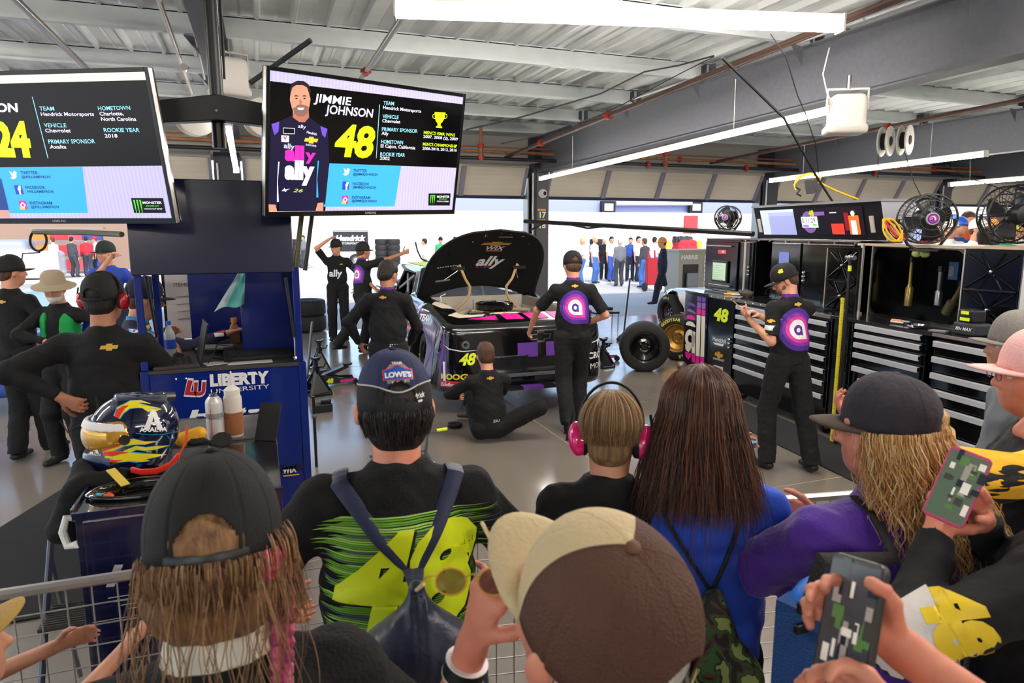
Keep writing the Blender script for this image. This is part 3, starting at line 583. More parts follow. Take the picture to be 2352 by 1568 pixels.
# pipes
RUST = mat('rusty pipe', '#8a5236', .6, noise=(9, '#b07a50')); BPIPE = mat('black pipe', '#231f20', .4); CHR = mat('bare steel pipe', '#9a928c', .3, m=.8); RED = mat('red coupling', '#a8321f', .5)
def pipe(label, pts, r, m, coup=(), cm_=None):
    b = MB(); b.tube(pts, r, m, 10); o = b.done('sprinkler_pipe', smooth=True, label=label, cat='pipe')
    for c in coup:
        a = V(pts[0]).lerp(V(pts[-1]), c); d = (V(pts[-1]) - V(pts[0])).normalized() * .035; q = MB(); q.cyl(a - d - V(o.location), a + d - V(o.location), r * 1.75, cm_ or RED, n=10); q.cb(a - V(o.location), (r * 4.4, .03, .03), cm_ or RED) if abs(d.y) > .02 else q.cb(a - V(o.location), (.03, .03, r * 4.4), cm_ or RED); q.done('coupling', o, True)
    return o
pa = at_z(45, 0, 3.86); pipe('bare steel sprinkler pipe above the screen at the left with one red coupling', [(pa[0], 1.5, 3.86), (pa[0], 13.5, 3.8)], .03, CHR, (.42,))
pa = at_z(945, 0, 3.86); pipe('bare steel sprinkler pipe passing above the screen at the centre', [(pa[0], 1.5, 3.86), (pa[0], 13.5, 3.8)], .028, CHR, (.575,))
pa = at_z(1500, 190, 3.86); pipe('long brown sprinkler pipe hugging the left side of the nearest dark beam', [(pa[0] + .05, 2.2, 3.9), (pa[0] - .1, 13.2, 3.45)], .035, mat('brown pipe', '#5a4238', .35, m=.3), (.62, .84))
pa = at_z(2200, 262, 3.7); pipe('brown sprinkler pipe along the second dark beam with a yellow tag', [(pa[0], 5, 3.8), (pa[0] - .2, 13.2, 3.5)], .035, mat('brown pipe'), (.45,))
pipe('white conduit running above the two hanging screens', [tuple(at_z(365, 0, 3.88)), tuple(at_z(475, 310, 3.75)), tuple(at_y(490, 335, 12.8))], .022, mat('white conduit', '#cfc8bd', .4, m=.2), (.3, .5), mat('white conduit'))
pipe('thin grey conduit beside the black pole', [tuple(at_z(432, 0, 3.9)), tuple(at_z(452, 90, 3.86)), tuple(at_z(470, 180, 3.84))], .018, mat('conduit'), (.5,), mat('conduit'))
pipe('rusty header pipe running across above the raised doors', [(-9, 13.0, 3.52), (33, 13.0, 3.52)], .03, RUST, (.39, .42, .53, .60))
pipe('thin copper pipe running across above the raised doors', [(-9, 13.1, 3.62), (33, 13.1, 3.62)], .014, mat('copper pipe', '#b8683f', .4, m=.4))
pipe('black air line running across just above the raised doors', [(-9, 12.9, 3.38), (33, 12.9, 3.38)], .036, BPIPE, (.4, .46, .55))
for i, x in enumerate((4.1, 8.2, 13.4, 19.5)):
    b = MB(); b.cyl((x, 12.85, 3.32), (x, 12.85, 3.96), .03, RUST); b.cyl((x, 12.85, 3.56), (x, 12.85, 3.64), .06, RED); b.cyl((x, 12.85, 3.36), (x, 12.85, 3.44), .06, RED); b.done('pipe_riser', smooth=True, label='red coupled riser between the header pipes, %s the numbered column' % ('first left of', 'first right of', 'second right of', 'third right of')[i], cat='pipe')
pipe('silver conduit strapped along the top edge of the nearest dark beam', [(5.5, 2.5, 3.99), (5.5, 7.2, 3.97), (5.45, 9.5, 3.97)], .018, mat('conduit'), (.4, .7), mat('conduit'))
# fluorescent tubes
LAMPM = mat('lit tube', '#fff6ec', .4, emit=32.0); FIX = mat('lamp body', '#d8d6d0', .5)
def tube_lamp(a, b, w_, label, m=LAMPM):
    a, b = V(a), V(b); L = (b - a).length; t = thing('ceiling_lamp', label, 'lamp', X=frame(a, b - a, V(0, 0, 1).cross(b - a)))
    f = MB(); f.box((0, -w_ * .3, w_ * .3), (L, w_ * .3, w_ * .7), FIX); f.cyl((L * .2, 0, w_ * .6), (L * .2, 0, w_ + .5), .004, FIX); f.cyl((L * .8, 0, w_ * .6), (L * .8, 0, w_ + .5), .004, FIX); f.done('housing', t, bev=.01)
    f = MB(); f.lathe([(w_ * .42, .01), (w_ * .42, L - .01)], m, frame((0, 0, w_ * .1), (0, 1, 0), (0, 0, 1)), 16); f.done('diffuser', t, True)
    for x in (0, L): f = MB(); f.box((x - .008, -w_ * .5, -w_ * .35), (x + .008, w_ * .5, w_ * .7), mat('lamp end cap', '#c4c0ba', .5)); f.done('end_cap', t)
    return t
tube_lamp((4.9, 5.0, 3.06), (4.9, 11.8, 2.93), .07, 'long lit tube lamp hanging beside the nearest dark beam with the loudspeaker')
za = at_x(2265, 355, 9.6); zb = at_x(1770, 416, 9.6); tube_lamp(za, zb, .085, 'lit tube lamp in front of the doors right of the numbered column')
za = at_y(2180, 425, 10.); zb = at_y(2420, 405, 9.2); tube_lamp(za, zb, .085, 'lit tube lamp cut by the right edge of the photo')
za = at_d(905, -34, 5.1); zb = at_d(1930, 62, 5.5); tube_lamp((za[0], za[1], 3.62), (zb[0], zb[1], 3.62), .13, 'large wide lit lamp crossing the top of the photo')
za = at_y(540, 295, 9); zb = at_y(556, 410, 14); tube_lamp((-.25, 8.6, 3.2), (-.25, 11.5, 2.9), .085, 'lit tube lamp end-on between the two hanging screens')
def fill_lamp(a, b, w_, label): tube_lamp(a, b, w_, label)['group'] = 'added fill lamps over the aisle'  # extra lamps added out of view to brighten the interior
for i, (x, y) in enumerate(((-5, -4), (1, -5), (7.5, -4), (8, 1.2), (-6, 4), (14, 3), (-7, 9), (9, -1), (17, 1), (1.5, 1.0), (20, 5))): fill_lamp((x, y, 3.6), (x + 3.6, y, 3.6), .15, 'lit wide lamp hanging crosswise over the aisle outside the photographed bay')
# outside
OG = mat('sunlit concrete', '#c9c3ba', .85, noise=(.6, '#b8b2a8', 6)); g = MB(); g.box((-60, -30, -.6), (120, 90, -.21), OG); g.box((-60, 14.2, -.21), (120, 90, -.02), OG); g.box((-60, -30, -.21), (-9, 14.2, -.02), OG); g.done('ground', kind='structure')
bw = mat('block wall', '#d8cfc4', .85); nn_ = bw.node_tree.nodes; br = nn_.new('ShaderNodeTexBrick'); tcn = nn_.new('ShaderNodeTexCoord'); mp = nn_.new('ShaderNodeMapping'); mp.inputs['Rotation'].default_value = (math.pi / 2, 0, 0)
br.inputs['Color1'].default_value = (*lin('#d8cfc4'), 1); br.inputs['Color2'].default_value = (*lin('#cdc3b6'), 1); br.inputs['Mortar'].default_value = (*lin('#b5aa9c'), 1); br.inputs['Scale'].default_value = 1; br.inputs['Brick Width'].default_value = .8; br.inputs['Row Height'].default_value = .4; br.inputs['Mortar Size'].default_value = .03
bw.node_tree.links.new(tcn.outputs['Object'], mp.inputs[0]); bw.node_tree.links.new(mp.outputs[0], br.inputs[0]); bw.node_tree.links.new(br.outputs[0], nn_['Principled BSDF'].inputs[0])
g = MB(); g.box((-60, 42, -.1), (43, 42.4, 3.25), bw); g.done('wall_outside', kind='structure')
# ---------------------------------------------------------------- race car with raised hood
CB = mat('black car paint', '#08080b', .18, coat=.8); CPUR = mat('purple car paint', '#5b2f86', .3, coat=.6, m=.3, noise=(1.5, '#2a1f52', 2)); MAG = mat('magenta', '#e81a9c', .4); LIME = mat('lime yellow', '#d3e21c', .45, emit=.05); VIO = mat('violet', '#6a3a9e', .4); CREAM = mat('primer beige', '#d8cdb8', .5); GOLD = mat('gold emblem', '#d0a23c', .4); WHI = mat('white print', '#eceaea', .5); DEEP = mat('deep purple print', '#4a2390', .7); PINK = mat('pink print', '#e0379f', .7); HPK = mat('magenta print', '#b02ab0', .7)
CHROME = mat('chrome', '#d8d8dc', .12, m=1.); ALU = mat('brushed aluminium', '#dcdde2', .32, m=.55); RUB = mat('tyre rubber', '#1b1a1c', .75, bump=(60, .2)); GLASS = mat('dark glass', '#10141c', .05, coat=1, alpha=.55); MAT_TAN = mat('tan pipe', '#c9a877', .5)
def make_wheel(name, label, cat, X, r=.36, w_=.3, rim=None, letters='', lm=None, grp=None, parent=None):
    t = thing(name, label, cat, X=X, group=grp) if parent is None else parent; r0 = r * .60; h = w_ / 2; XX = X if parent is not None else Matrix()
    b = MB(); b.lathe([(r0, -h * .82), (r0 + .02, -h), (r - .05, -h * 1.02), (r - .015, -h * .9), (r, -h * .72), (r + .002, 0), (r, h * .72), (r - .015, h * .9), (r - .05, h * 1.02), (r0 + .02, h), (r0, h * .82), (r0 - .005, 0), (r0, -h * .82)], RUB, XX, 40, close=False); ty = b.done('tyre', t, True)
    b = MB(); rm = rim or mat('black wheel', '#0d0d0f', .25, coat=.5)
    b.lathe([(r0 + .008, -h * .84), (r0 - .01, -h * .8), (r0 - .025, -h * .2), (r0 - .03, h * .3), (r0 - .012, h * .8), (r0 + .012, h * .9), (r0 + .012, h * .8)], rm, XX, 32, close=False); b.lathe([(.03, h * .1), (.075, h * .22), (.12, h * .1), (r0 - .02, h * .45)], rm, XX, 32, close=False); b.lathe([(.001, h * .12), (.045, h * .12), (.045, h * .3), (.001, h * .3)], rm, XX, 16, close=False)
    for i in range(5): a = 2 * math.pi * i / 5; b.cyl((XX @ V(.065 * math.cos(a), .065 * math.sin(a), h * .1)), (XX @ V(.065 * math.cos(a), .065 * math.sin(a), h * .32)), .012, CHROME, n=6)
    b.done('rim', t, True)
    if letters:
        l_ = MB(); rr = (r0 + r) / 2 - .012
        for ang, s_ in letters:
            for i, ch in enumerate(s_): a = math.radians(ang - i * 8.5); l_.text(ch, lm or LIME, XX @ tr(rr * math.cos(a), rr * math.sin(a), h * 1.025) @ Matrix.Rotation(a - math.pi / 2, 4, 'Z'), .062, bold=.03, align='CENTER')
        l_.done('tyre_lettering', ty)
    return t
CARX, CARY, ZO = 2.76, 6.92, .14
car = thing('race_car', 'black, purple and magenta stock car number 48 with raised hood on jack stands', 'car', (CARX, CARY, 0))
S = SDF(.016, .05)
S.cvx([(0, -1, .12, .0), (0, -1, -.25, -.05), (1, 0, .22, 1.12), (-1, 0, .22, 1.12), (1, -.35, 0, .93), (-1, -.35, 0, .93), (1, -1.4, 0, .74), (-1, -1.4, 0, .74), (0, 0, 1, .98), (0, -.2, 1, .82), (0, 1, 0, 4.9), (0, 0, -1, -.10)], (-1.05, -.1, .1), (1.05, 5, 1.2), .09, CB)
for q in (-1, 1):
    S.cap((q * .78, .55, .66), (q * .82, 1.1, .77), .13, .19, CB, k=.12); S.cap((q * .82, 1.1, .77), (q * .8, 2.2, .86), .19, .13, CB, k=.12); S.cap((q * .82, 3.7, .8), (q * .8, 4.6, .84), .2, .16, CB, k=.12)
S.cvx([(0, -1, .85, -1.25), (0, 1, .6, 4.9), (1, 0, .42, 1.22), (-1, 0, .42, 1.22), (0, 0, 1, 1.36), (0, 0, -1, -.7)], (-.9, 1.9, .7), (.9, 4.6, 1.4), .06, CB, k=.04)
S.cvx([(0, -1, .85, -1.30), (0, 1, .6, 4.8), (1, 0, .42, 1.17), (-1, 0, .42, 1.17), (0, 0, 1, 1.32), (0, 0, -1, -.6)], (-.9, 1.9, .6), (.9, 4.6, 1.36), .05, None, k=.0, op=-1)
S.cvx([(0, -1, .85, -1.0), (0, 1, -.85, 1.60), (1, 0, .4, 1.08), (-1, 0, .4, 1.08), (0, 0, 1, 1.29), (0, 0, -1, -.97)], (-.8, 1.8, .8), (.8, 3.0, 1.3), .03, None, k=0, op=-1)
S.cvx([(0, -1, .7, -1.75), (0, 1, .4, 3.95), (0, 0, 1, 1.26), (0, 0, -1, -.96), (1, 0, 0, 1.2), (-1, 0, 0, 1.2)], (-1.2, 2.3, .9), (1.2, 3.9, 1.3), .04, None, k=0, op=-1)
S.cvx([(0, -1, 0, -.50), (0, 1, 0, 2.0), (1, .0, 0, .64), (-1, 0, 0, .64), (0, 0, -1, -.35), (0, 0, 1, 1.5), (1, -1, 0, .12), (-1, -1, 0, .12)], (-.7, .4, .3), (.7, 2.1, 1.3), .05, mat('engine bay', '#8f877a', .6), k=.0, op=-1)
for q in (-1, 1):
    for yy in (1.08, 3.85): S.cap((q * .62, yy, .36), (q * 1.3, yy, .36), .385, m=mat('wheel well', '#0a0a0b', .8), k=0, op=-1, cut=3)
S.bx((0, -.02, .40), (1.1, .16, .16), .03, mat('grille mesh', '#050506', .6), k=.01, op=-1); S.bx((-.0, .0, .57), (.8, .1, .03), .01, mat('grille mesh'), k=0, op=-1)
for q_ in S.p: pass
body = S.mesh('bodywork', car, 1); body.location.z = ZO
XC = lambda *p: V(p[0], p[1], p[2] + ZO)
tree = bvh(body)
def cdecal(mb, X, name, lift=.004, maxe=.04): o = drape(mb, tree, tr(0, 0, -ZO) @ X, -1, lift, maxe, name, body); return o
# splitter, skirts
b = MB(); out = [(x, -.02 - .10 + .42 * abs(x / .98) ** 3.2, 0) for x in np.linspace(-.98, .98, 25)]; b.prism([(x, y) for x, y, _ in out] + [(.98, 1.0), (-.98, 1.0)], .17 + ZO - .03, .195 + ZO - .03, mat('splitter', '#141416', .4)); b.done('splitter', car)
b = MB(); 
for (x0, x1, m) in ((-.12, .12, VIO), (.26, .46, VIO)): b.box((x0, -.125, .2 + ZO - .03), (x1, -.02, .205 + ZO - .03), m); b.box((x0, -.127, .168 + ZO - .03), (x1, -.121, .2 + ZO - .03), m)
b.done('splitter_stripe', car)
# front artwork: nose stripes from above
XT = frame((0, .5, 1.3), (1, 0, 0), (0, 1, 0)); XF = frame((0, -.6, 0 + ZO), (1, 0, 0), (0, 0, 1))
b = MB()
def st(x0, x1, y0, y1, m, sk=0.0): b.poly([(x0 + sk, max(y0, -.27)), (x1 + sk, y0), (x1, y1), (x0, y1)], m)
for x0, x1 in ((-.22, .0), (.06, .30), (.36, .60)): st(x0, x1, -.24, .19, MAG, .04)
b.poly([(-.62, -.17), (-.28, -.25), (-.26, -.08)], MAG); b.poly([(-.30, -.24), (-.24, -.24), (-.28, .05), (-.36, .0)], CB)
b.poly([(-.80, .0), (-.70, -.12), (-.42, -.10), (-.22, .19), (-.55, .22)], CREAM); b.poly([(-.86, .5), (-.78, .32), (-.6, .26), (-.62, .46), (-.78, .62)], CREAM)
cdecal(b, XT, 'nose_stripe')
b = MB()
for x0, x1, z0, z1, m in ((-.12, .12, .47, .63, VIO), (.22, .44, .47, .63, VIO)): b.poly([(x0, z0), (x1, z0), (x1, z1), (x0, z1)], m)
b.poly([(-.98, -.05), (-.9, .25), (-.93, .8), (-.99, .8)], CPUR)
cdecal(b, XF, 'front_stripe')
b = MB(); b.text('48', LIME, tr(-.80, .43, 0), .17, bold=.04, shear=.3); cdecal(b, XF, 'front_number')
b = MB(); b.poly([(x * 1.12 + .16, y * 1.25 + .69) for x, y in [(a * .12, c * .12) for a, c in BOW]], CHROME, Matrix(), 0); b.poly([(x * .9 + .16, y * .85 + .69) for x, y in [(a * .12, c * .12) for a, c in BOW]], CB, Matrix(), .003); cdecal(b, XF, 'nose_emblem', .006)
# headlights
for q in (-1, 1):
    b = MB(); b.poly([(q * .93, .68), (q * .86, .72), (q * .62, .70), (q * .42, .665), (q * .44, .60), (q * .78, .585), (q * .9, .62)][::q], mat('headlamp lens', '#0b0d10', .08, coat=1)); o = cdecal(b, XF, 'headlight', .007)
    b = MB(); ring_quads(b, q * .72, .645, .02, .045, mat('lamp reflector', '#6d737a', .2, m=.6)); b.poly([(q * .58, .625), (q * .45, .62), (q * .46, .66), (q * .56, .67)][::q], mat('lamp reflector')); b.poly([(q * .94, .65), (q * .9, .60), (q * .76, .572), (q * .55, .582), (q * .76, .582), (q * .89, .61)][::q], WHI); o2 = drape(b, tree, tr(0, 0, -ZO) @ XF, -1, .011, .04, 'headlight_ring', o); o2.parent = body
# small decals on the left front corner and left flank
XL = frame((-1.6, 0, ZO), (0, -1, 0), (0, 0, 1)); 
b = MB(); b.poly([(-1.9, .25), (-.34, .2), (-.4, .8), (-1.2, .99), (-2.1, .97)], CPUR); cdecal(b, XL, 'fender_colour', .003)
XQ = frame((-1.5, -.3, ZO), (.55, -.85, 0), (0, 0, 1))
b = MB(); yl = mat('yellow decal', '#f0cf2a', .5); b.text('MOOG', mat('blue yellow decal', '#e9d83a', .5), tr(-.12, .27, 0), .085, bold=.04); b.box((-.13, .18, 0), (.12, .25, .001), mat('red decal', '#c8142a', .5)); b.text('Edelbrock', WHI, tr(-.12, .195, .002), .055, bold=.02, shear=.3); b.box((-.1, .09, 0), (.1, .15, .001), NAVY); b.text('NGK', GOLD, tr(-.06, .1, .002), .05); cdecal(b, XQ, 'corner_decal', .005, .03)
b = MB()
for i, (t_, m_) in enumerate((('NEXTEER', NAVY), ('MAHLE', WHI), ('SUNOCO', yl), ('MAC TOOLS', mat('red decal')), ('MOBIL 1', WHI), ('FREON', GOLD), ('GOODYEAR', WHI))):
    y_ = -1.62 - .0 * i; z_ = .86 - .09 * i; b.box((y_ - .22, z_, 0), (y_ + .05, z_ + .075, .001), m_ if m_ is not WHI else mat('blue decal', '#23488c', .5)); b.text(t_, WHI if m_ is not WHI else WHI, tr(y_ - .21, z_ + .015, .002), .055, bold=.02, sx=.8)
cdecal(b, XL, 'flank_decal', .006, .05)
b = MB(); b.text('TEAM', WHI, tr(-1.0, .82, 0), .1, bold=.05); cdecal(b, XL, 'wheel_arch_lettering', .005)
b = MB(); b.text('W', WHI, tr(-.03, .55, 0), .2, bold=.02, shear=.2); b.text('CRC', WHI, tr(-.12, .4, 0), .1, bold=.03); b.box((.06, .1, 0), (.075, .5, .001), WHI); b.text('MOOG', WHI, tr(-.1, .28, 0), .09); cdecal(b, frame((1.5, -.3, ZO), (.55, .85, 0), (0, 0, 1)), 'corner_lettering', .005)
b = MB(); b.box((-.46, .26, 0), (.34, .3, .004), mat('vinyl tape', '#5b5f66', .5)); b.box((-.46, .24, 0), (.0, .5, .003), mat('clear tape', '#1b1d22', .2)); b.box((-.95, .22, 0), (-.93, .46, .004), WHI); cdecal(b, XF, 'bumper_tape')
# glass
b = MB(); b.add([XC(-.68, 2.12, .98), XC(.68, 2.12, .98), XC(.52, 2.62, 1.33), XC(-.52, 2.62, 1.33)], [(0, 1, 2, 3)], mat('windscreen', '#8a94a6', .06, alpha=.35, coat=1)); b.done('windshield', car)
# interior: seat, cage
b = MB(); cg = mat('roll cage', '#9b9aa2', .4)
for q in (-1, 1): b.tube([XC(q * .68, 2.15, .95), XC(q * .52, 2.7, 1.27), XC(q * .52, 3.6, 1.27), XC(q * .68, 3.7, .7)], .022, cg)
b.tube([XC(-.52, 2.7, 1.27), XC(.52, 2.7, 1.27)], .022, cg); b.tube([XC(0, 2.15, .9), XC(0, 2.65, 1.27)], .022, cg); b.tube([XC(-.75, 2.9, .98), XC(-.62, 3.5, 1.22)], .02, cg); b.tube([XC(-.75, 3.6, .98), XC(-.62, 3.0, 1.22)], .02, cg); b.done('roll_cage', car, True)
s2 = SDF(.02, .03); s2.bx(XC(-.33, 3.4, .85), (.5, .15, .75), .06, mat('seat', '#20242e', .6)); s2.bx(XC(-.33, 3.2, .55), (.5, .5, .15), .06, mat('seat')); s2.mesh('seat', car, 1)
b = MB(); b.add([XC(-.75, 2.25, .9), XC(.75, 2.25, .9), XC(.75, 2.5, .88), XC(-.75, 2.5, .88)], [(0, 1, 2, 3)], mat('dash', '#3a3d48', .7)); b.done('dashboard', car)
b = MB(); b.add([XC(-.55, 2.65, 1.365), XC(.55, 2.65, 1.365), XC(.55, 4.0, 1.365), XC(-.55, 4.0, 1.365)], [(0, 1, 2, 3)], LIME); b.box(XC(-.56, 2.62, 1.362), XC(.56, 2.72, 1.368), WHI); b.done('roof_panel', car)
# wheel in the left arch
for q, yy in ((-1, 1.08), (-1, 3.85), (1, 1.08), (1, 3.85)): make_wheel('wheel', '', '', tr(q * .80, yy, .40 + ZO * .4) @ Matrix.Rotation(math.radians(-90 * (-q) ), 4, 'Y') , .35, .28, rim=mat('black wheel', '#0d0d0f', .25, coat=.5), letters=((120, 'EAGLE'), (300, 'EAGLE')), lm=mat('yellow tyre letters', '#e6d54a', .6), parent=car)
# engine and bay
b = MB(); BAY = mat('bay sheet', '#b6ad9f', .5); b.box(XC(-.64, 1.92, .4), XC(.64, 1.96, .99), BAY); b.box(XC(-.64, .5, .38), XC(.64, 1.95, .4), mat('bay floor', '#1a1a1c', .6))
for q in (-1, 1): b.box(XC(q * .64 - .01, .9, .4), XC(q * .64 + .01, 1.95, .86), BAY)
b.done('engine_bay', car)
b = MB(); b.lathe([(.001, 0), (.235, 0), (.25, .015), (.25, .075), (.235, .09), (.21, .092), (.2, .084), (.1, .1), (.03, .104), (.03, .115), (.001, .115)], mat('air cleaner', '#0c0c0e', .12, coat=1), Matrix.Translation(XC(.06, 1.4, .86)), 40, close=False); b.done('air_cleaner', car, True)
s3 = SDF(.014, .02, disp=lambda p: .006 * noise3(p, 90)); em = mat('engine block', '#2a2622', .4, m=.5, noise=(14, '#15120f')); s3.bx(XC(.06, 1.3, .62), (.5, .75, .36), .05, em)
for q in (-1, 1): s3.bx(XC(.06 + q * .26, 1.3, .72), (.16, .7, .14), .05, em)
s3.bx(XC(.06, 1.4, .8), (.2, .3, .14), .02, mat('intake', '#8c7c64', .35, m=.8)); s3.mesh('engine', car, 1)
b = MB(); am = mat('cast aluminium', '#b9ad98', .3, m=.8)
b.tube([XC(-.14, .98, .84), XC(-.1, .92, .86), XC(.2, .92, .86), XC(.26, .98, .84)], .022, am); b.tube([XC(-.14, .97, .84), XC(-.2, 1.0, .7)], .02, am); b.tube([XC(.04, .92, .84), XC(-.1, .75, .66), XC(-.2, .65, .55)], .045, am); b.tube([XC(.1, .92, .84), XC(.16, .78, .62)], .05, am); b.sph(XC(.0, .84, .72), .075, am); b.done('thermostat_pipe', car, True)
b = MB()
for i in range(8): b.cyl(XC(-.12 - .012 * i, 1.02 + .09 * i, .80), XC(-.30, 1.02 + .08 * i, .70), .011, mat('spark lead', '#0d0d0f', .5)); b.cyl(XC(.22 + .012 * i, 1.02 + .09 * i, .80), XC(.42, 1.02 + .08 * i, .70), .011, mat('spark lead'))
b.done('spark_plug_wire', car)
b = MB(); tp = mat('bay tube', '#b5aa98', .45); b.tube([XC(-.62, 1.75, .80), XC(-.5, 1.35, .74), XC(-.36, .9, .66), XC(-.28, .62, .56)], .042, tp); b.tube([XC(.62, 1.75, .8), XC(.55, 1.3, .74), XC(.5, .75, .6)], .042, tp); b.tube([XC(-.5, 1.35, .78), XC(-.2, 1.62, .84)], .03, tp); b.tube([XC(.3, 1.7, .82), XC(.6, 1.5, .82)], .025, tp); b.done('frame_tube', car, True)
b = MB(); b.tube([XC(-.55, 1.7, .85), XC(-.57, 1.72, 1.02), XC(-.5, 1.72, 1.05)], .008, WHI); b.tube([XC(-.24, 1.35, .84), XC(-.24, 1.35, 1.0)], .006, CHROME); b.done('hood_pin', car)
b = MB(); b.cyl(XC(-.24, 1.35, .855), XC(-.24, 1.35, .87), .02, LIME); b.done('yellow_clip', car)
# hood
HP = V(0, 2.08, 1.0 + ZO); th = math.radians(41); HX = Matrix.Translation(HP) @ Matrix.Rotation(-th, 4, 'X'); hm = mat('hood underside', '#0b0a0d', .75, bump=(30, .15)); L_ = 1.42
def hf(u, v): w_ = .84 * (1 - .10 * v) * (1 - max(0, (v - .35) / .65) ** 2.3) ** .42; x = (u * 2 - 1) * w_; return (x, -L_ * v - .20 * (1 - (abs(x) / .84) ** 2) * (1 - v), -.10 * (x / .84) ** 2 + .05 * math.sin(math.pi * min(v, 1)) - .08 * (v ** 4))
b = MB(); b.grid(hf, 28, 24, hm, HX); hd = b.done('hood', car, 2, solid=.022)
ht = BVHTree.FromPolygons([V(v) for v in b.v], b.f); b2 = MB(); lines = []
def hood_art(mb, cx, cy, name, maxe=.05):
    X = Matrix.Translation(HP) @ Matrix.Rotation(-th, 4, 'X') @ tr(cx, -cy, -.5) @ Matrix.Rotation(math.pi, 4, 'X') @ Matrix.Rotation(0, 4, 'Z'); return drape(mb, ht, X, -1, .014, maxe, name, hd)
m1 = MB(); m1.text('ally', WHI, tr(0, -.06, 0), .26, bold=.03, shear=.25, align='CENTER'); m1.text('do it right.', PINK, tr(-.06, -.1, 0), .05, shear=.3, align='CENTER'); hood_art(m1, .05, .66, 'hood_lettering')
m1 = MB(); m1.text('WIX', WHI, tr(0, 0, 0), .12, bold=.03, shear=.2, align='CENTER'); m1.box((-.09, -.03, 0), (.12, -.015, .001), YL); m1.poly([(x * .2, y * .12 + .14) for x, y in BOW], GOLD); hood_art(m1, .05, .92, 'hood_badge')
m1 = MB(); m1.box((-.09, 0, 0), (.09, .03, .001), mat('grey label', '#8e8e92', .5)); hood_art(m1, .12, 1.22, 'hood_label'); m1 = MB(); m1.box((-.1, 0, 0), (.1, .035, .001), mat('grey label')); hood_art(m1, -.52, .34, 'hood_label')
m1 = MB()
for i in range(9): m1.box((-.14 + i * .035, .0, 0), (-.12 + i * .035, .015, .001), WHI)
hood_art(m1, -.5, .62, 'hood_rivet')
b = MB()
for x, v in ((-.62, .62), (-.62 + .2, .8), (.0, .97), (.3, .95), (.6, .78)): p = HX @ V(*hf(.5 + x / 1.7, v)); b.cyl(p + V(0, -.01, -.005), p + V(0, -.045, -.03), .009, CHROME)
for x in (-.16, .32): p = HX @ V(x, -1.34, .0); b.tube([p, p + V(0, -.02, -.05), p + V(.02, -.02, -.09), p + V(-.02, -.02, -.09), p + V(0, -.02, -.05)], .004, CHROME)
b.done('hood_pin', hd)
b = MB()
for q in (-1, 1): p = HX @ V(q * .42 + .05, -.62, -.01); b.tube([p, p + V(q * -.02, -.02, .03), p + V(q * -.10, -.03, -.16), p + V(q * -.17, 0, -.26), p + V(q * -.16, .02, -.36), p + V(q * -.10, .05, -.46), p + V(q * .06, .1, -.60)], .018, MAT_TAN)
b.done('hood_prop_hose', car, True)
b = MB()
for q in (-1, 1): p = HX @ V(q * .42 + .05, -.62, -.03); b.box(p - V(.09, .03, .02), p + V(.09, .02, .02), hm); b.tube([p + V(-q * .05, 0, 0), p + V(q * .08 - .1, -.02, -.14)], .006, CHROME)
b.done('hood_bracket', hd)
# jack stands under the nose centre
b = MB(); p = V(-.62, .4, 0); b.cyl(p + V(0, 0, .12), p + V(0, 0, .34), .025, DKC); 
for a in (90, 210, 330): b.cyl(p + V(0, 0, .16), p + V(.1 * math.cos(math.radians(a)), .1 * math.sin(math.radians(a)), 0), .01, DKC)
o = b.done('underbody_stand', car)
# ---------------------------------------------------------------- tool cabinets along the right
ca = math.radians(6.2); DV = V(-math.sin(ca), -math.cos(ca), 0); NV = V(-math.cos(ca), math.sin(ca), 0); U0 = V(5.448, 7.911, 0)
UX = frame(U0, DV, (0, 0, 1)); GLOSS = mat('gloss black cabinet', '#08080a', .14, coat=.4); GL2 = mat('satin black', '#111114', .35); TRIM = mat('cabinet edge trim', '#c9c2bb', .25, m=.8); KNOB = mat('dark rubber', '#141416', .7)
def cabinet(u0, u1, label, n, zs=None, handle=True, H=1.17, D=.7, name='tool_cabinet'):
    t = thing(name, label, 'cabinet', X=UX @ tr(u0, 0, 0)); W = u1 - u0
    b = MB(); b.box((0, .09, -D), (W, H, -.012), GLOSS); b.done('carcass', t, bev=.006)
    zs = zs or [H - .03 - i * (H - .2) / n for i in range(n + 1)]
    for i in range(n):
        z1, z0 = zs[i], zs[i + 1] + .008; d = MB(); d.box((.025, z0, -.012), (W - .025, z1, .008), GLOSS); dr = d.done('drawer', t, bev=.003)
        if handle: h_ = MB(); h_.box((.03, z1 - .012, .008), (W - .03, z1 - .004, .03), ALU); h_.box((.03, z1 - .042, .026), (W - .03, z1 - .006, .034), ALU); h_.box((.03, z1 - .05, .018), (W - .03, z1 - .04, .034), ALU); h_.done('handle', dr, bev=.002)
    for x in (.08, W - .08):
        for zz in (-.1, -D + .1): c = MB(); c.lathe([(.06, -.02), (.06, .02)], KNOB, tr(x, .06, zz) @ Matrix.Rotation(math.pi / 2, 4, 'Y'), 16); c.box((x - .03, .05, zz - .04), (x + .03, .1, zz + .04), TRIM); c.done('caster', t)
    return t
c1 = thing('tool_cabinet', 'black cabinet end unit with big letters ally and number 48 panel', 'cabinet', X=UX)
b = MB(); b.box((0, .09, -.7), (1.22, 1.17, -.012), GLOSS); b.done('carcass', c1, bev=.006)
PL = PF(UX); d = MB(); d.box((.0, .14, -.012), (.605, 1.165, .012), mat('panel navy', '#0c0e22', .15, coat=1.)); dp = d.done('side_panel', c1, bev=.004)
a = MB(); zz = .014; ly = mat('lavender print', '#8a5aa8', .5); cw = mat('cream print', '#e9e2d2', .5); px = lambda x, y: (1560 + x / 5.88, 640 + y / 5.88)
def Pq(pts, m): PL.poly(a, [px(*p) for p in pts], m, zz)
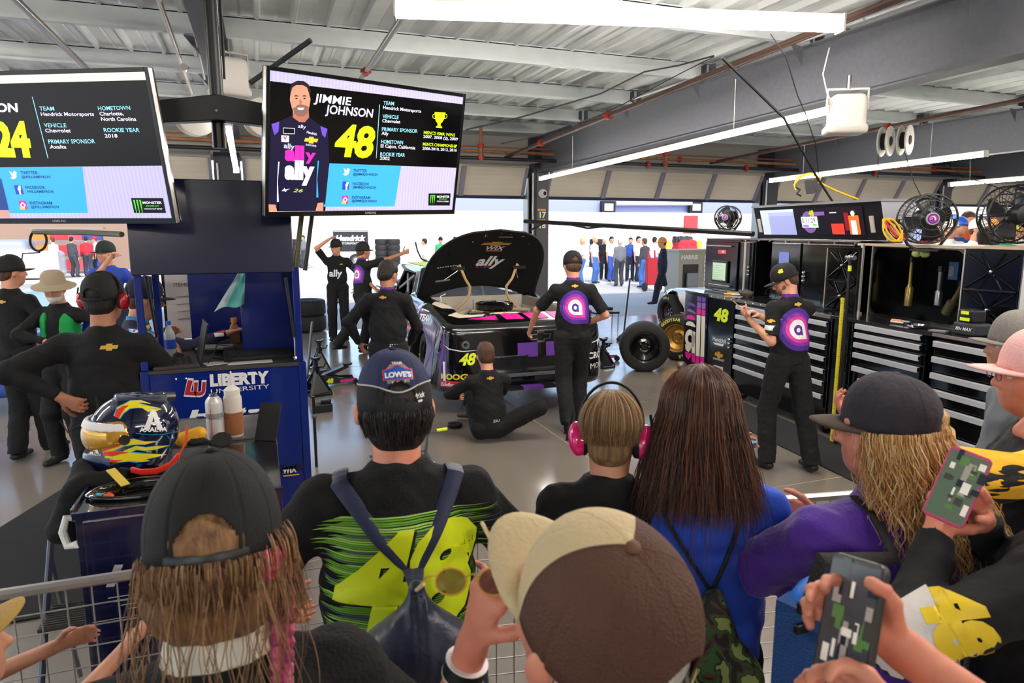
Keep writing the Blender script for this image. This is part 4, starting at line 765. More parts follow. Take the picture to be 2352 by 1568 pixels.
# letter a: stacked half discs, bowl, and repeated stems
def halfdisc(x0, x1, yb, yt, m): n = 12; Pq([(x0 + (x1 - x0) * (1 - math.cos(math.pi * i / n)) / 2, yb[0] + (yb[1] - yb[0]) * (1 - math.cos(math.pi * i / n)) / 2 - (yb[0] - yt) * math.sin(math.pi * i / n) * .95) for i in range(n + 1)], m)
halfdisc(115, 238, (345, 385), 300, VIO); halfdisc(113, 236, (430, 475), 388, ly); halfdisc(107, 234, (535, 562), 470, MAG); halfdisc(102, 232, (620, 655), 555, cw)
u_, v_ = PL.uv(*px(160, 810)); R_ = abs(PL.uv(*px(232, 810))[0] - PL.uv(*px(90, 810))[0]) / 2; ring_quads(a, u_, v_, R_ * .42, R_, cw, 20, 380, z=zz, ky=.80 * 1.1)
Pq([(182, 700), (232, 720), (225, 1010), (182, 1000)], cw); Pq([(90, 880), (180, 930), (140, 990), (100, 960)], cw); Pq([(88, 980), (180, 1010), (172, 1050), (135, 1090), (100, 1050)], MAG); Pq([(182, 1012), (225, 1020), (222, 1130), (178, 1110)], MAG)
for (x0, x1, sl_) in ((258, 310, .2), (322, 372, .2)):
    for (y0, y1, m) in ((235, 300, VIO), (312, 395, ly), (402, 480, MAG), (488, 1040, cw), (1048, 1140, MAG), (1146, 1200, VIO)):
        f = lambda x, y: (x - (y - 230) * .028, y + (x - 258) * .16)
        Pq([f(x0, y0), f(x1, y0), f(x1, y1), f(x0, y1)], m)
a.done('ally_lettering', dp)
d = MB(); d.box((.63, .14, -.012), (1.21, 1.165, .012), GLOSS); dd = d.done('door', c1, bev=.004)
a = MB(); PL.text(a, '48', px(478, 545), px(675, 590), 27, LIME, .05, zz, .15); PL.text(a, 'Hendrick', px(465, 830), px(650, 870), 9, WHI, .02, zz, .1); PL.text(a, 'MOTORSPORTS', px(500, 850), px(640, 888), 3.5, WHI, .0, zz); Pq([(470, 855), (620, 885), (600, 915), (490, 885)], WHI)
u_, v_ = PL.uv(*px(548, 1028)); bowtie(a, u_, v_, .20, GOLD, z=zz); PL.text(a, 'CHEVROLET', px(468, 1082), px(625, 1122), 4.5, WHI, .02, zz); Pq([(482, 1160), (605, 1195), (602, 1262), (478, 1230)], WHI); Pq([(495, 1175), (520, 1185), (545, 1225), (525, 1222)], mat('red decal')); Pq([(585, 1200), (560, 1195), (535, 1230), (550, 1235)], mat('blue decal'))
a.done('door_lettering', dd)
d = MB(); 
for i in range(3): d.sph((1.16, .60 + i * .05, .03), .02, CHROME, 8)
d.done('latch', dd, True)
cabinet(1.24, 2.87, 'black seven drawer tool cabinet behind the mechanic holding a small part', 7, [1.135, 1.022, .905, .79, .668, .547, .413, .27])
cabinet(2.9, 3.15, 'narrow black tool cabinet with slim drawers left of the yellow ruler', 5, [1.13, 1.02, .93, .84, .7, .2], handle=False)
cabinet(3.19, 3.98, 'black tool cabinet with five aluminium drawer handles right of the yellow ruler', 5, [1.17, 1.09, 1.0, .905, .78, .55])
cabinet(4.05, 5.35, 'widest black tool cabinet with six aluminium handles under the battery charger', 6, [1.145, 1.02, .89, .76, .63, .42, .14])
b = MB(); b.box((-.01, 1.17, -.72), (5.37, 1.2, .01), mat('worktop', '#1d1b1e', .18, coat=.7, noise=(2.5, '#2b282b'))); b.box((1.2, 1.155, .01), (3.95, 1.2, .016), TRIM)
b.M = UX @ Matrix(); vs_ = b.v; wt = MB(); wt.M = UX; wt.box((-.01, 1.17, -.72), (5.37, 1.2, .01), mat('worktop')); wt.box((.62, 1.165, .01), (2.87, 1.2, .018), mat('worktop edge', '#8d8a88', .3, m=.6)); wt.box((4.05, 1.175, .01), (5.37, 1.2, .014), TRIM)
for i in range(14): wt.sph((.7 + i * .15, 1.183, .02), .007, CHROME, 8)
wt.done('worktop', label='long black worktop running over all the tool cabinets', cat='worktop', bev=.003)
rl = thing('ruler', 'tall yellow measuring stick leaning on the cabinet', 'ruler', X=UX @ tr(3.1, .0, .08)); b = MB(); b.box((-.022, .02, -.004), (.022, 1.39, .004), mat('ruler yellow', '#d6c61a', .45)); b.done('blade', rl); b = MB()
for i in range(68): b.box((.004 if i % 5 else -.012, .04 + i * .02, .004), (.018, .043 + i * .02, .005), KNOB)
b.done('scale', rl); rl.rotation_euler.rotate_axis('Y', 0)
pl_ = thing('prop_rod', 'black steel rod with crossbar top and a lime mark standing by the yellow ruler', 'rod', X=UX @ tr(3.17, 0, .09)); b = MB(); b.cyl((0, .02, 0), (.0, 1.74, 0), .014, GL2); b.done('shaft', pl_, True); b = MB(); b.cyl((-.05, 1.76, 0), (.05, 1.76, 0), .022, mat('steel', '#8a8a90', .3, m=.9)); b.sph((.0, 1.76, 0), .03, mat('steel')); b.done('crossbar', pl_, True); b = MB(); b.cyl((0, 1.64, 0), (0, 1.69, 0), .016, LIME); b.done('paint_mark', pl_)
# upper boxes (offset back from the front)
UB = UX @ tr(0, 1.2, -.38)
def hollow(t, u0, u1, h, dep, m=GLOSS, name='carcass', th=.02):
    b = MB(); b.box((u0, 0, -dep), (u0 + th, h, 0), m); b.box((u1 - th, 0, -dep), (u1, h, 0), m); b.box((u0, h - th, -dep), (u1, h, 0), m); b.box((u0, 0, -dep), (u1, th, 0), m); b.box((u0, 0, -dep), (u1, h, -dep + th), m); b.box((u0, h - .008, -.01), (u1, h + .004, .012), TRIM); b.box((u0, 0, -.01), (u0 + .012, h, .01), TRIM); b.box((u1 - .012, 0, -.01), (u1, h, .01), TRIM); return b.done(name, t, bev=.002)
t1 = thing('tool_cabinet', 'black upper locker with a small green display at the far end of the worktop', 'cabinet', X=UB); b = MB(); b.box((-.2, 0, -.5), (.66, .69, -.01), GLOSS); b.box((-.2, .685, -.5), (2.72, .7, .0), mat('locker top', '#56504c', .3)); b.done('carcass', t1, bev=.01)
b = MB(); b.box((-.18, .03, -.01), (.62, .66, .012), GLOSS); dk = b.done('door', t1, bev=.03, seg=3)
def screen(t, name, x0, y0, x1, y1, z, em_='#ffffff', frame_m=None, e=.5, art=None):
    b = MB(); b.box((x0 - .03, y0 - .03, z - .02), (x1 + .03, y1 + .03, z), frame_m or GL2); b.done(name + '_frame', t, bev=.005); b = MB(); b.box((x0, y0, z), (x1, y1, z + .003), mat('lit ' + em_, em_, .3, emit=e)); 
    if art: art(b, z + .004)
    return b.done(name, t)
def art0(b, z):
    for i in range(7): b.box((.09, .16 + i * .03, z), (.26 if i % 2 else .33, .163 + i * .03, z + .001), mat('lit #5d7a62', '#5d7a62', .5, emit=.3))
screen(dk, 'display', .08, .15, .4, .38, .04, '#98b096', e=.35, art=art0)
b = MB(); b.box((.15, .5, .012), (.35, .55, .016), mat('red glow', '#a83040', .4, emit=.3)); b.text('480', WHI, tr(.24, .51, .018), .05); b.cyl((-.1, .6, .03), (.5, .6, .03), .012, mat('steel')); b.cyl((-.02, .08, .03), (.5, .08, .03), .012, mat('steel')); b.done('door_fitting', dk)
t2 = thing('tool_cabinet', 'black upper locker with paired chrome latches behind the mechanic in the cap', 'cabinet', X=UB @ tr(.68, 0, 0)); b = MB(); b.box((0, 0, -.5), (.3, .69, -.01), GLOSS); b.box((.62, 0, -.5), (2.05, .69, -.01), GLOSS); b.box((.3, 0, -.5), (.62, .69, -.4), GL2); b.done('carcass', t2, bev=.006)
for x0, x1 in ((.0, .28), (.64, 1.18), (1.2, 2.0)): b = MB(); b.box((x0 + .01, .02, -.01), (x1 - .01, .66, .01), GLOSS); b.box((x0 + .01, .655, .0), (x1 - .01, .662, .014), TRIM); q = b.done('door', t2, bev=.01); b = MB(); [b.sph(((x1 - .06) if x0 < 1 else x0 + .08, .26 + k * .045, .03), .022, CHROME, 8) for k in range(3)]; b.done('latch', q, True)
b = MB(); b.box((.8, .40, .012), (.98, .56, .014), mat('lit #56629a', '#56629a', .4, emit=.4)); b.done('label_plate', t2)
b = MB(); 
for x in (.1, .38, .6, .9, 1.3, 1.7, 2.0): b.sph((x, .68, .01), .012, CHROME, 8)
b.done('rivet', t2)
t3 = thing('tool_cabinet', 'large open fronted black upper cabinet with air tools hanging inside', 'cabinet', X=UB @ tr(2.9, 0, .0)); hollow(t3, 0, 1.03, .66, .55)
b = MB(); b.box((-.18, .66, -.5), (1.6, .68, .02), mat('shelf top', '#b9a68c', .35)); b.done('top_panel', t3)
b = MB(); n = 14; 
def corner(cx, cy, sx_, sy_): return [(cx, cy)] + [(cx + sx_ * (.09 - .09 * math.sin(math.pi / 2 * i / 8)), cy + sy_ * (.09 - .09 * math.cos(math.pi / 2 * i / 8))) for i in range(9)]
for cx, cy, a1, a2 in ((.02, .02, 1, 1), (1.01, .02, -1, 1), (.02, .64, 1, -1), (1.01, .64, -1, -1)): b.prism(corner(cx, cy, a1, a2), -.012, -.004, GLOSS)
b.done('corner_gusset', t3)
def ribdoor(t, X, W, H):
    b = MB(); b.M = X; b.box((0, 0, -.015), (W, H, 0), GLOSS); b.box((0, 0, 0), (.012, H, .012), TRIM); b.box((W - .012, 0, 0), (W, H, .012), GLOSS); b.box((0, H - .012, 0), (W, H, .012), GLOSS); o = b.done('door', t, bev=.003)
    b = MB(); b.M = X
    for hy in (.27, .73):
        c = V(W / 2, H * hy, .008)
        for ex, ey in ((.08, -.2), (.3, -.22), (.7, -.22), (.92, -.2), (.08, .2), (.3, .22), (.7, .22), (.92, .2)): e = V(W * ex, H * (hy + ey), .008); d_ = (e - c); b.cyl(c + d_ * .18, e, .007, GLOSS, n=6); 
        b.sph(c, .018, CHROME, 8)
    b.cyl((W * .05, H * .5, .008), (W * .95, H * .5, .008), .012, GLOSS, n=6)
    b.done('stiffening_rib', o, True); return o
ribdoor(t3, tr(-.50, -.02, .10), .46, .66); ribdoor(t3, tr(1.03, .0, .03) @ ry(18), .42, .66)
b = MB(); b.cyl((-.06, -.02, .06), (-.06, .68, .06), .018, TRIM); b.cyl((-.06, -.02, .06), (-.06, .02, .06), .035, TRIM); b.cyl((-2.05, -.02, .05), (-2.05, .66, .05), .018, TRIM); b.done('support_post', t3, True)
def hang(label, u, h0, h1, r0, r1, m, z=-.25, tilt=0): t = thing('air_tool', label, 'tool', X=UB @ tr(2.9 + u, 0, z) @ tr(0, h1, 0) @ Matrix.Rotation(tilt, 4, 'Z') @ tr(0, -h1, 0)); b = MB(); b.lathe([(r0, 0), (r0, (h1 - h0) * .4), (r0 * .6, (h1 - h0) * .45), (r1, (h1 - h0) * .5), (r1, h1 - h0)], m, frame((0, h0, 0), (1, 0, 0), (0, 0, -1)), 16); b.done('barrel', t, True); b = MB(); b.cyl((0, h1 - .01, 0), (0, h1 + .04, 0), r1 * 1.4, GL2); b.done('chuck', t, True)
BR = mat('brass tool', '#8c7a44', .3, m=.7); SG = mat('steel', '#8a8a90', .3, m=.9)
hang('long brass coloured socket tool hanging at the left inside the open cabinet', .22, .1, .52, .035, .016, BR); hang('steel drill hanging in the middle of the open cabinet', .55, .14, .45, .03, .02, SG); hang('slanted steel cylinder tool resting at the right of the open cabinet', .80, .04, .34, .05, .03, mat('dull brass', '#5e5438', .4, m=.6), tilt=-.5); hang('short steel cylinder tool beside the right wall of the open cabinet', .93, .05, .36, .035, .03, mat('dull brass'))
for u, lb in ((.42, 'left'), (.56, 'right')): tag_ = MB(); tag_.M = UB @ tr(2.9 + u, .36, -.5); tag_.box((0, 0, 0), (.1, .16, .03), mat('blue pack', '#2f5aa0', .4)); tag_.box((.01, .03, .03), (.06, .12, .034), mat('grey label')); tag_.done('battery_pack', label='blue battery pack on the back wall of the open cabinet, the %s one' % lb, cat='battery')
gg = thing('work_light', 'pair of pale green lenses clipped under the top of the open cabinet', 'lamp', X=UB @ tr(3.38, .6, -.04)); [(_b := MB()).sph((q, 0, 0), (.05, .035, .03), mat('green lens', '#a8b86a', .2), 12) and _b.done('lens', gg, True) for q in (0, .09)]
# monitor box on the lockers
mb_ = thing('monitor_console', 'long black console with three lit monitor pictures on top of the lockers', 'monitor', X=UX @ tr(1.02, 1.91, -.40)); W = 2.02
b = MB(); b.add([(0, 0, 0), (W, 0, 0), (W, .36, .10), (0, .36, .10), (.1, 0, -.3), (W, 0, -.3), (W, .38, -.3), (0, .38, -.3)], [(0, 1, 5, 4), (3, 7, 6, 2), (0, 4, 7, 3), (1, 2, 6, 5), (4, 5, 6, 7), (0, 3, 2, 1)], GL2); b.add([(W + .001, 0, 0), (W + .001, 0, -.3), (W + .001, .38, -.3), (W + .001, .36, .1)], [(0, 1, 2, 3)], mat('console side', '#b9bac6', .4)); b.box((-.02, .36, -.32), (W + .02, .385, .12), mat('console lid', '#7f7f84', .35, m=.4)); b.done('housing', mb_)
SX = frame((0, 0, .004), (1, 0, 0), (0, .36, .10)); b = MB(); 
def R(x0, y0, x1, y1, hx, z=.002, e=.5): b.box((x0, y0, z), (x1, y1, z + .001), mat('lit ' + hx, hx, .3, emit=e), SX)
R(.13, .05, 1.78, .34, '#16121c', .0, .2); R(.13, .05, .74, .34, '#8f98c4'); R(.13, .31, .74, .34, '#a9bcc8', .004); R(.13, .05, .28, .31, '#a3adbf', .004); R(.28, .05, .74, .27, '#8289b4', .005)
ring_quads(b, .98, .19, .07, .12, mat('lit #6a4f8a', '#6a4f8a', .3, emit=.4), 0, 360, X=SX, z=.004); R(.86, .13, 1.12, .25, '#d8dae0', .006); b.text('0:11:29', mat('lit #20222c', '#20222c', .5), SX @ tr(.87, .185, .009), .075); b.text('48', LIME, SX @ tr(1.0, .26, .008), .08, bold=.04); R(.88, .135, .97, .165, '#7a6fe0', .008); R(1.04, .15, 1.1, .17, '#3fbf4a', .008); R(1.06, .26, 1.24, .3, '#6a4f8a', .005)
R(1.28, .05, 1.78, .34, '#1d151c', .003, .2); R(1.32, .06, 1.5, .17, '#b8352c', .006); R(1.52, .1, 1.58, .28, '#7a1420', .006); R(1.58, .06, 1.72, .25, '#e2602c', .007); R(1.61, .06, 1.68, .2, '#efe0da', .009); b.poly([(1.65 + .03 * math.cos(i), .27 + .03 * math.sin(i)) for i in range(6)], mat('lit #efe0da'), SX, .01); R(1.32, .28, 1.42, .29, '#d8dae0', .006)
b.done('monitor', mb_)
b = MB(); 
for x in (.05, 1.86): b.box((x, .08, .0), (x + .05, .24, .012), mat('speaker grey', '#b9b4ac', .5), SX)
b.done('loudspeaker', mb_)
# fans
def fan(label, X, r, hub=True, dark=False):
    t = thing('fan', label, 'fan', X=X); W_ = mat('fan wire', '#1a1a1d', .35)
    b = MB()
    for z, rr in ((.10, r * .98), (-.10, r * .98), (.14, r * .72), (.16, r * .45), (-.16, r * .6)): b.tube([(rr * math.cos(a), rr * math.sin(a), z) for a in np.linspace(0, 2 * math.pi, 33)[:-1]], .0045 if abs(z) > .11 else .009, W_, 5, closed=True)
    for i in range(36):
        a = 2 * math.pi * i / 36; c, s_ = math.cos(a), math.sin(a); b.tube([(c * r * .2, s_ * r * .2, .17), (c * r * .7, s_ * r * .7, .145), (c * r * .98, s_ * r * .98, .10), (c * r, s_ * r, 0), (c * r * .98, s_ * r * .98, -.10), (c * r * .5, s_ * r * .5, -.17)], .0022, W_, 4)
    b.done('cage', t, True)
    b = MB(); b.lathe([(.001, .175), (r * .24, .172), (r * .26, .16)], mat('fan badge', '#b7a9b4', .4), n=24); 
    if hub:
        for rr, m, z in ((r * .20, DEEP, .1735), (r * .15, PINK, .175), (r * .10, WHI, .1765)): b.poly([(rr * math.cos(a), rr * math.sin(a)) for a in np.linspace(0, 2 * math.pi, 21)[:-1]], m, z=z)
        b.text('a', DEEP, tr(-.018, -.02, .178), .07, bold=.03)
    b.done('badge', t); m = MB(); m.lathe([(.001, -.2), (.07, -.19), (.09, -.1), (.07, -.03), (.03, .0), (.03, .05), (.001, .05)], GL2, n=20, close=False); m.done('motor', t, True)
    for k in range(4):
        b = MB(); a0 = math.pi / 2 * k + .3
        def bl(u, v): a = a0 + (u - .5) * (1.1 - .3 * v); rr = .05 + (r * .88 - .05) * v; return (rr * math.cos(a), rr * math.sin(a), .02 + (u - .5) * .09)
        b.grid(bl, 6, 5, mat('fan blade', '#252528', .3)); b.done('blade', t, True, solid=.003)
    b = MB(); b.tube([(-r * 1.02, 0, 0), (-r * 1.05, -r * .3, 0), (-r * .6, -r * 1.05, 0), (-r * .25, -r * 1.25, 0), (r * .25, -r * 1.25, 0), (r * .6, -r * 1.05, 0), (r * 1.05, -r * .3, 0), (r * 1.02, 0, 0)], .013, W_, 6); b.box((-r * .4, -r * 1.3, -.1), (r * .4, -r * 1.22, .1), W_); b.done('stand', t, True)
    return t
def fanX(px, py, u, off, yaw, tilt=0):
    p = PF(UX @ tr(0, 0, off)).uv(px, py); o = UX @ V(p[0], p[1], off); a = math.radians(yaw); d = V(math.sin(a), -math.cos(a), math.sin(math.radians(tilt))); return frame(o, V(0, 0, 1).cross(d) , (0, 0, 1))
fan('round black cage fan facing the aisle on the near end of the lockers', fanX(2128, 503, 0, -.35, -35, 5), .21)
fan('smaller black cage fan seen side on at the far end of the lockers', fanX(1672, 500, 0, -.3, -50, -5), .15)
fan('dark cage fan with exposed blades at the right edge, in front of the crowd', fanX(2328, 492, 0, -.9, 150, 0), .24, hub=False)
# ---------------------------------------------------------------- hanging screens
def lit(hx, e=.52): return mat('lit ' + hx + ('' if e == .52 else str(e)), hx, .16, emit=e)
DKS = mat('dark picture', '#08080c', .12, emit=.0); SBK = mat('screen bezel', '#0b0b0d', .15, coat=.6)
def tv(label, pos, Rm):
    X = Matrix(((*Rm[0], pos[0]), (*Rm[1], pos[1]), (*Rm[2], pos[2]), (0, 0, 0, 1))); t = thing('television', label, 'screen', X=X)
    b = MB(); b.box((-.615, -.355, -.05), (.615, .355, -.004), SBK); b.box((-.3, -.2, -.09), (.3, .2, -.05), GL2); b.done('housing', t, bev=.008)
    b = MB(); b.box((-.615, -.355, -.004), (-.597, .355, .004), SBK); b.box((.597, -.355, -.004), (.615, .355, .004), SBK); b.box((-.597, .335, -.004), (.597, .355, .004), SBK); b.box((-.597, -.355, -.004), (.597, -.328, .004), SBK); b.box((-.612, -.353, -.03), (-.616, .353, .0), TRIM); b.box((.612, -.353, -.03), (.616, .353, .0), TRIM); b.text('SAMSUNG', mat('pale print', '#b8b8bc', .5), tr(-.035, -.346, .0045), .016, bold=.02); b.done('bezel', t, bev=.002)
    return t, X
tR, XR = tv('hanging screen showing a smiling driver beside the number 48', (.621, 3.8723, 2.4344), ((.9109, .0608, .408), (.4116, -.2003, -.8891), (.0277, .9778, -.2075)))
tL, XL_ = tv('hanging screen with glare showing the number 24, cut by the left edge', (-.9472, 3.9535, 2.3842), ((.8952, -.0805, -.4382), (-.4456, -.1632, -.8802), (-.0007, .9833, -.182)))
pr = lambda x, y: (600 + x / 4.02, 130 + y / 4.02)
def tvart(t, X, right):
    P = PF(X); b = MB(); LAV = lit('#b4aed2'); b.box((-.597, -.328, -.003), (.597, .335, -.001), LAV)
    for i in range(60): b.box((-.59 + i * .02, -.328, -.001), (-.583 + i * .02, .335, -.0005), lit('#aaa4c8'))
    if right: P.poly(b, [pr(82, 225), pr(1862, 440), pr(1812, 1027), pr(630, 985), pr(590, 1445), pr(62, 1446)], DKS, .0); P.poly(b, [pr(630, 985), pr(1292, 1010), pr(1230, 1382), pr(575, 1386)], lit('#3aa0e0'), .0005)
    else: b.poly([(-.597, .335), (.597, .335), (.597, .25), (.597, -.08), (-.597, -.08)], DKS, z=.0); b.box((-.597, .30, .0002), (.597, .335, .0006), lit('#d9e6c8')); b.poly([(-.10, -.08), (.188, -.082), (.162, -.302), (-.3, -.302), (-.3, -.08)], lit('#3aa0e0'), z=.0005)
    b.done('picture', t); b = MB()
    CY_, LW, LM = lit('#8fcfe8'), lit('#d5d2ec'), lit('#c4e218')
    uv = P.uv
    if right:
        P.text(b, 'JIMMIE', pr(482, 415), pr(832, 450), 19, LW, .02, .002, .12); P.text(b, 'JOHNSON', pr(588, 522), pr(1032, 562), 20, LW, .02, .002, .12)
        P.text(b, '48', pr(672, 905), pr(1040, 925), 70, LM, .04, .002, .14); P.poly(b, [pr(1088, 442), pr(1094, 442), pr(1062, 938), pr(1058, 938)], CY_, .002)
        for i, (h, v) in enumerate((('TEAM', 'Hendrick Motorsports'), ('VEHICLE', 'Chevrolet'), ('PRIMARY SPONSOR', 'Ally'), ('HOMETOWN', 'El Cajon, California'), ('ROOKIE YEAR', '2002'))):
            (x0, y0), (x1, y1), (x2, y2), (x3, y3) = (((1127, 444), (1224, 450), (1123, 482), (1473, 518)), ((1118, 566), (1266, 576), (1115, 605), (1282, 616)), ((1112, 684), (1440, 704), (1108, 720), (1172, 726)), ((1105, 800), (1306, 810), (1100, 836), (1420, 856)), ((1097, 916), (1324, 924), (1093, 950), (1184, 955)))[i]
            P.text(b, h, pr(x0, y0), pr(x1, y1), 8.5, CY_, .012, .002); P.text(b, v, pr(x2, y2), pr(x3, y3), 7.5, LW, .02, .002)
        P.text(b, 'MENCS ISMR WINS', pr(1498, 712), pr(1785, 738), 7, LM, .012, .002); P.text(b, '2007, 2008 (2), 2009', pr(1494, 748), pr(1812, 774), 6.5, LW, .02, .002); P.text(b, 'MENCS CHAMPIONSHIP', pr(1490, 820), pr(1804, 840), 7, LM, .012, .002); P.text(b, '2006-2010, 2013, 2016', pr(1486, 858), pr(1802, 876), 6.5, LW, .02, .002)
        P.poly(b, [pr(*p) for p in ((1600, 510), (1700, 516), (1690, 570), (1672, 602), (1655, 618), (1655, 640), (1668, 645), (1668, 660), (1612, 656), (1612, 642), (1625, 640), (1627, 616), (1612, 598), (1602, 565))], LM, .002)
        for q, c in ((-1, 1597), (1, 1698)): u, v = uv(*pr(c, 550)); ring_quads(b, u, v, .010, .014, LM, z=.002)
        sy = ((1062, 1095, 'TWITTER', '@JIMMIEJOHNSON', 846, 974, 1074), (1184, 1215, 'FACEBOOK', '/JIMMIEJOHNSON', 842, 995, 1058), (1309, 1340, 'INSTAGRAM', '@JIMMIEJOHNSON', 835, 1003, 1062)); ink = lit('#1d3a5c')
        for ya, yb, a, c, x0, x1, x2 in sy: P.text(b, a, pr(x0, ya), pr(x1, ya + 4), 6.3, ink, .02, .002); P.text(b, c, pr(x0, yb), pr(x2, yb + 4), 5.5, ink, .02, .002)
        ic = [pr(785, 1060), pr(779, 1190), pr(773, 1320)]; mo = [pr(1545, 1262), pr(1748, 1262), pr(1740, 1374), pr(1542, 1374)]; mt_ = (pr(1620, 1302), pr(1735, 1302), pr(1640, 1318), pr(1715, 1320), pr(1620, 1340), pr(1728, 1342)); ms_ = [pr(1565 + i * 17, 1275) for i in range(3)], pr(0, 1365)[1] - pr(0, 1275)[1]
    else:
        q = lambda x, y: (x / 2.904, y / 2.904)
        P.text(b, '24', q(-20, 1030), q(225, 1035), 70, LM, .06, .002, .05); P.poly(b, [q(215, 645), q(220, 645), q(325, 1055), q(320, 1055)], CY_, .002); P.text(b, 'TEAM', q(268, 737), q(366, 737), 9, CY_, .012, .002); P.text(b, 'Hendrick Motorsports', q(277, 772), q(630, 772), 8, LW, .02, .002)
        P.text(b, 'VEHICLE', q(298, 848), q(447, 848), 9, CY_, .012, .002); P.text(b, 'Chevrolet', q(306, 882), q(475, 882), 8, LW, .02, .002); P.text(b, 'PRIMARY SPONSOR', q(327, 957), q(638, 955), 9, CY_, .012, .002); P.text(b, 'Axalta', q(336, 990), q(446, 990), 8, LW, .02, .002)
        P.text(b, 'HOMETOWN', q(658, 735), q(872, 732), 9, CY_, .012, .002); P.text(b, 'Charlotte,', q(668, 770), q(828, 768), 8, LW, .02, .002); P.text(b, 'North Carolina', q(678, 805), q(912, 805), 8, LW, .02, .002); P.text(b, 'ROOKIE YEAR', q(696, 880), q(934, 880), 9, CY_, .012, .002); P.text(b, '2018', q(702, 917), q(787, 917), 8, LW, .02, .002); P.text(b, 'BYRON', q(-180, 745), q(130, 745), 18, LW, .04, .002, .1)
        ink = lit('#1d3a5c')
        for x0, x1, x2, ya, yb, a, c in ((141, 255, 338, 1160, 1187, 'TWITTER', '@WILLIAMBYRON'), (174, 306, 360, 1258, 1285, 'FACEBOOK', '/WILLIAMBYRON'), (203, 351, 396, 1362, 1387, 'INSTAGRAM', '@WILLIAMBYRON')): P.text(b, a, q(x0, ya), q(x1, ya), 6.3, ink, .02, .002); P.text(b, c, q(x0 + 8, yb), q(x2, yb), 5.5, ink, .02, .002)
        ic = [q(91, 1165), q(127, 1265), q(156, 1367)]; mo = [q(874, 1320), q(1088, 1320), q(1108, 1420), q(896, 1420)]; mt_ = (q(955, 1358), q(1082, 1358), q(978, 1376), q(1066, 1376), q(965, 1396), q(1085, 1396)); ms_ = [q(895 + i * 20, 1332) for i in range(3)], 30
    wh, bl, pk, yo = lit('#e6e4f4'), lit('#2a44b8'), lit('#b43c9a'), lit('#e8b04a')
    u, v = uv(*ic[0]); b.poly([(u + x * .02, v + y * .02) for x, y in ((-1, -.7), (-.4, -.5), (-.9, .9), (0, .3), (.3, .9), (.8, .8), (.75, .5), (1.1, .6), (.85, .2), (.7, -.5), (.1, -1), (-.5, -1))], wh, z=.002)
    u, v = uv(*ic[1]); b.box((u - .02, v - .022, .001), (u + .02, v + .022, .002), bl); b.text('f', wh, tr(u - .002, v - .02, .003), .055, bold=.04)
    u, v = uv(*ic[2]); b.box((u - .02, v - .022, .001), (u + .02, v + .022, .002), pk); b.box((u - .02, v - .022, .002), (u + .006, v - .006, .0024), yo); ring_quads(b, u, v, .007, .010, wh, z=.003); ring_quads(b, u, v, .014, .0165, wh, z=.003, n=4)
    P.poly(b, mo, lit('#0e1210', .2), .001); g = lit('#5ac83c')
    for i, p in enumerate(ms_[0]): u, v = uv(*p); b.poly([(u - .004, v), (u + .005, v), (u + .002, v - ms_[1] * .0026 * (1 - .1 * abs(i - 1))), (u, v - ms_[1] * .0022)], g, z=.003)
    P.text(b, 'MONSTER', mt_[0], mt_[1], 5, wh, .02, .003); P.text(b, 'ENERGY', mt_[2], mt_[3], 2.5, g, .02, .003); P.text(b, 'NASCAR CUP SERIES', mt_[4], mt_[5], 3, wh, .01, .003)
    b.done('screen_lettering', t)
    if not right:
        b = MB(); q = lambda x, y: (x / 2.904, y / 2.904); P.poly(b, [q(-60, 1190), q(10, 1190), q(45, 1330), q(60, 1400), q(-60, 1400)], lit('#24407e'), .002); P.poly(b, [q(-5, 1400), q(60, 1400), q(75, 1450), q(0, 1450)], lit('#c08c80'), .003); b.done('pictured_driver', t); return
    b = MB(); sk, sk2, suit, hr, bd = lit('#c88a72'), lit('#a86a56'), lit('#1c1a38', .3), lit('#2a2226', .3), lit('#7c5c54')
    suitp = [(285, 540), (200, 580), (95, 620), (80, 720), (62, 1360), (150, 1390), (165, 1180), (160, 1446), (510, 1446), (520, 1180), (520, 1385), (590, 1360), (628, 980), (612, 665), (545, 635), (455, 570), (440, 560), (370, 605), (330, 590)]
    P.poly(b, [pr(*p) for p in suitp], suit, .0015); P.poly(b, [pr(*p) for p in ((92, 622), (165, 600), (158, 690), (120, 725))], lit('#6a4ac0'), .002); P.poly(b, [pr(*p) for p in ((545, 640), (610, 668), (588, 750), (560, 720))], lit('#6a4ac0'), .002)
    P.poly(b, [pr(*p) for p in ((290, 470), (435, 480), (440, 560), (400, 606), (350, 604), (290, 560))], sk2, .002)
    P.poly(b, [pr(*p) for p in ((272, 300), (262, 400), (280, 470), (300, 520), (340, 550), (385, 552), (425, 520), (442, 460), (452, 400), (445, 300), (400, 250), (320, 248))], sk, .0025)
    P.poly(b, [pr(*p) for p in ((292, 470), (300, 520), (340, 551), (385, 553), (425, 520), (436, 460), (412, 452), (395, 446), (362, 438), (330, 446), (312, 470))], bd, .003); P.poly(b, [pr(*p) for p in ((330, 470), (395, 472), (388, 486), (360, 492), (336, 486))], lit('#e8e2e2'), .0035)
    P.poly(b, [pr(*p) for p in ((262, 380), (258, 300), (280, 245), (330, 222), (390, 225), (435, 255), (455, 310), (448, 385), (436, 330), (420, 285), (380, 262), (320, 262), (285, 285), (272, 330))], hr, .003)
    for x in (322, 398): P.poly(b, [pr(*p) for p in ((x - 20, 362), (x - 5, 355), (x + 18, 362), (x + 18, 367), (x - 20, 367))], hr, .003); P.poly(b, [pr(*p) for p in ((x - 15, 386), (x, 378), (x + 15, 386), (x, 392))], lit('#2c2020', .3), .003)
    P.poly(b, [pr(*p) for p in ((352, 395), (366, 395), (376, 430), (360, 438), (344, 430))], sk2, .003)
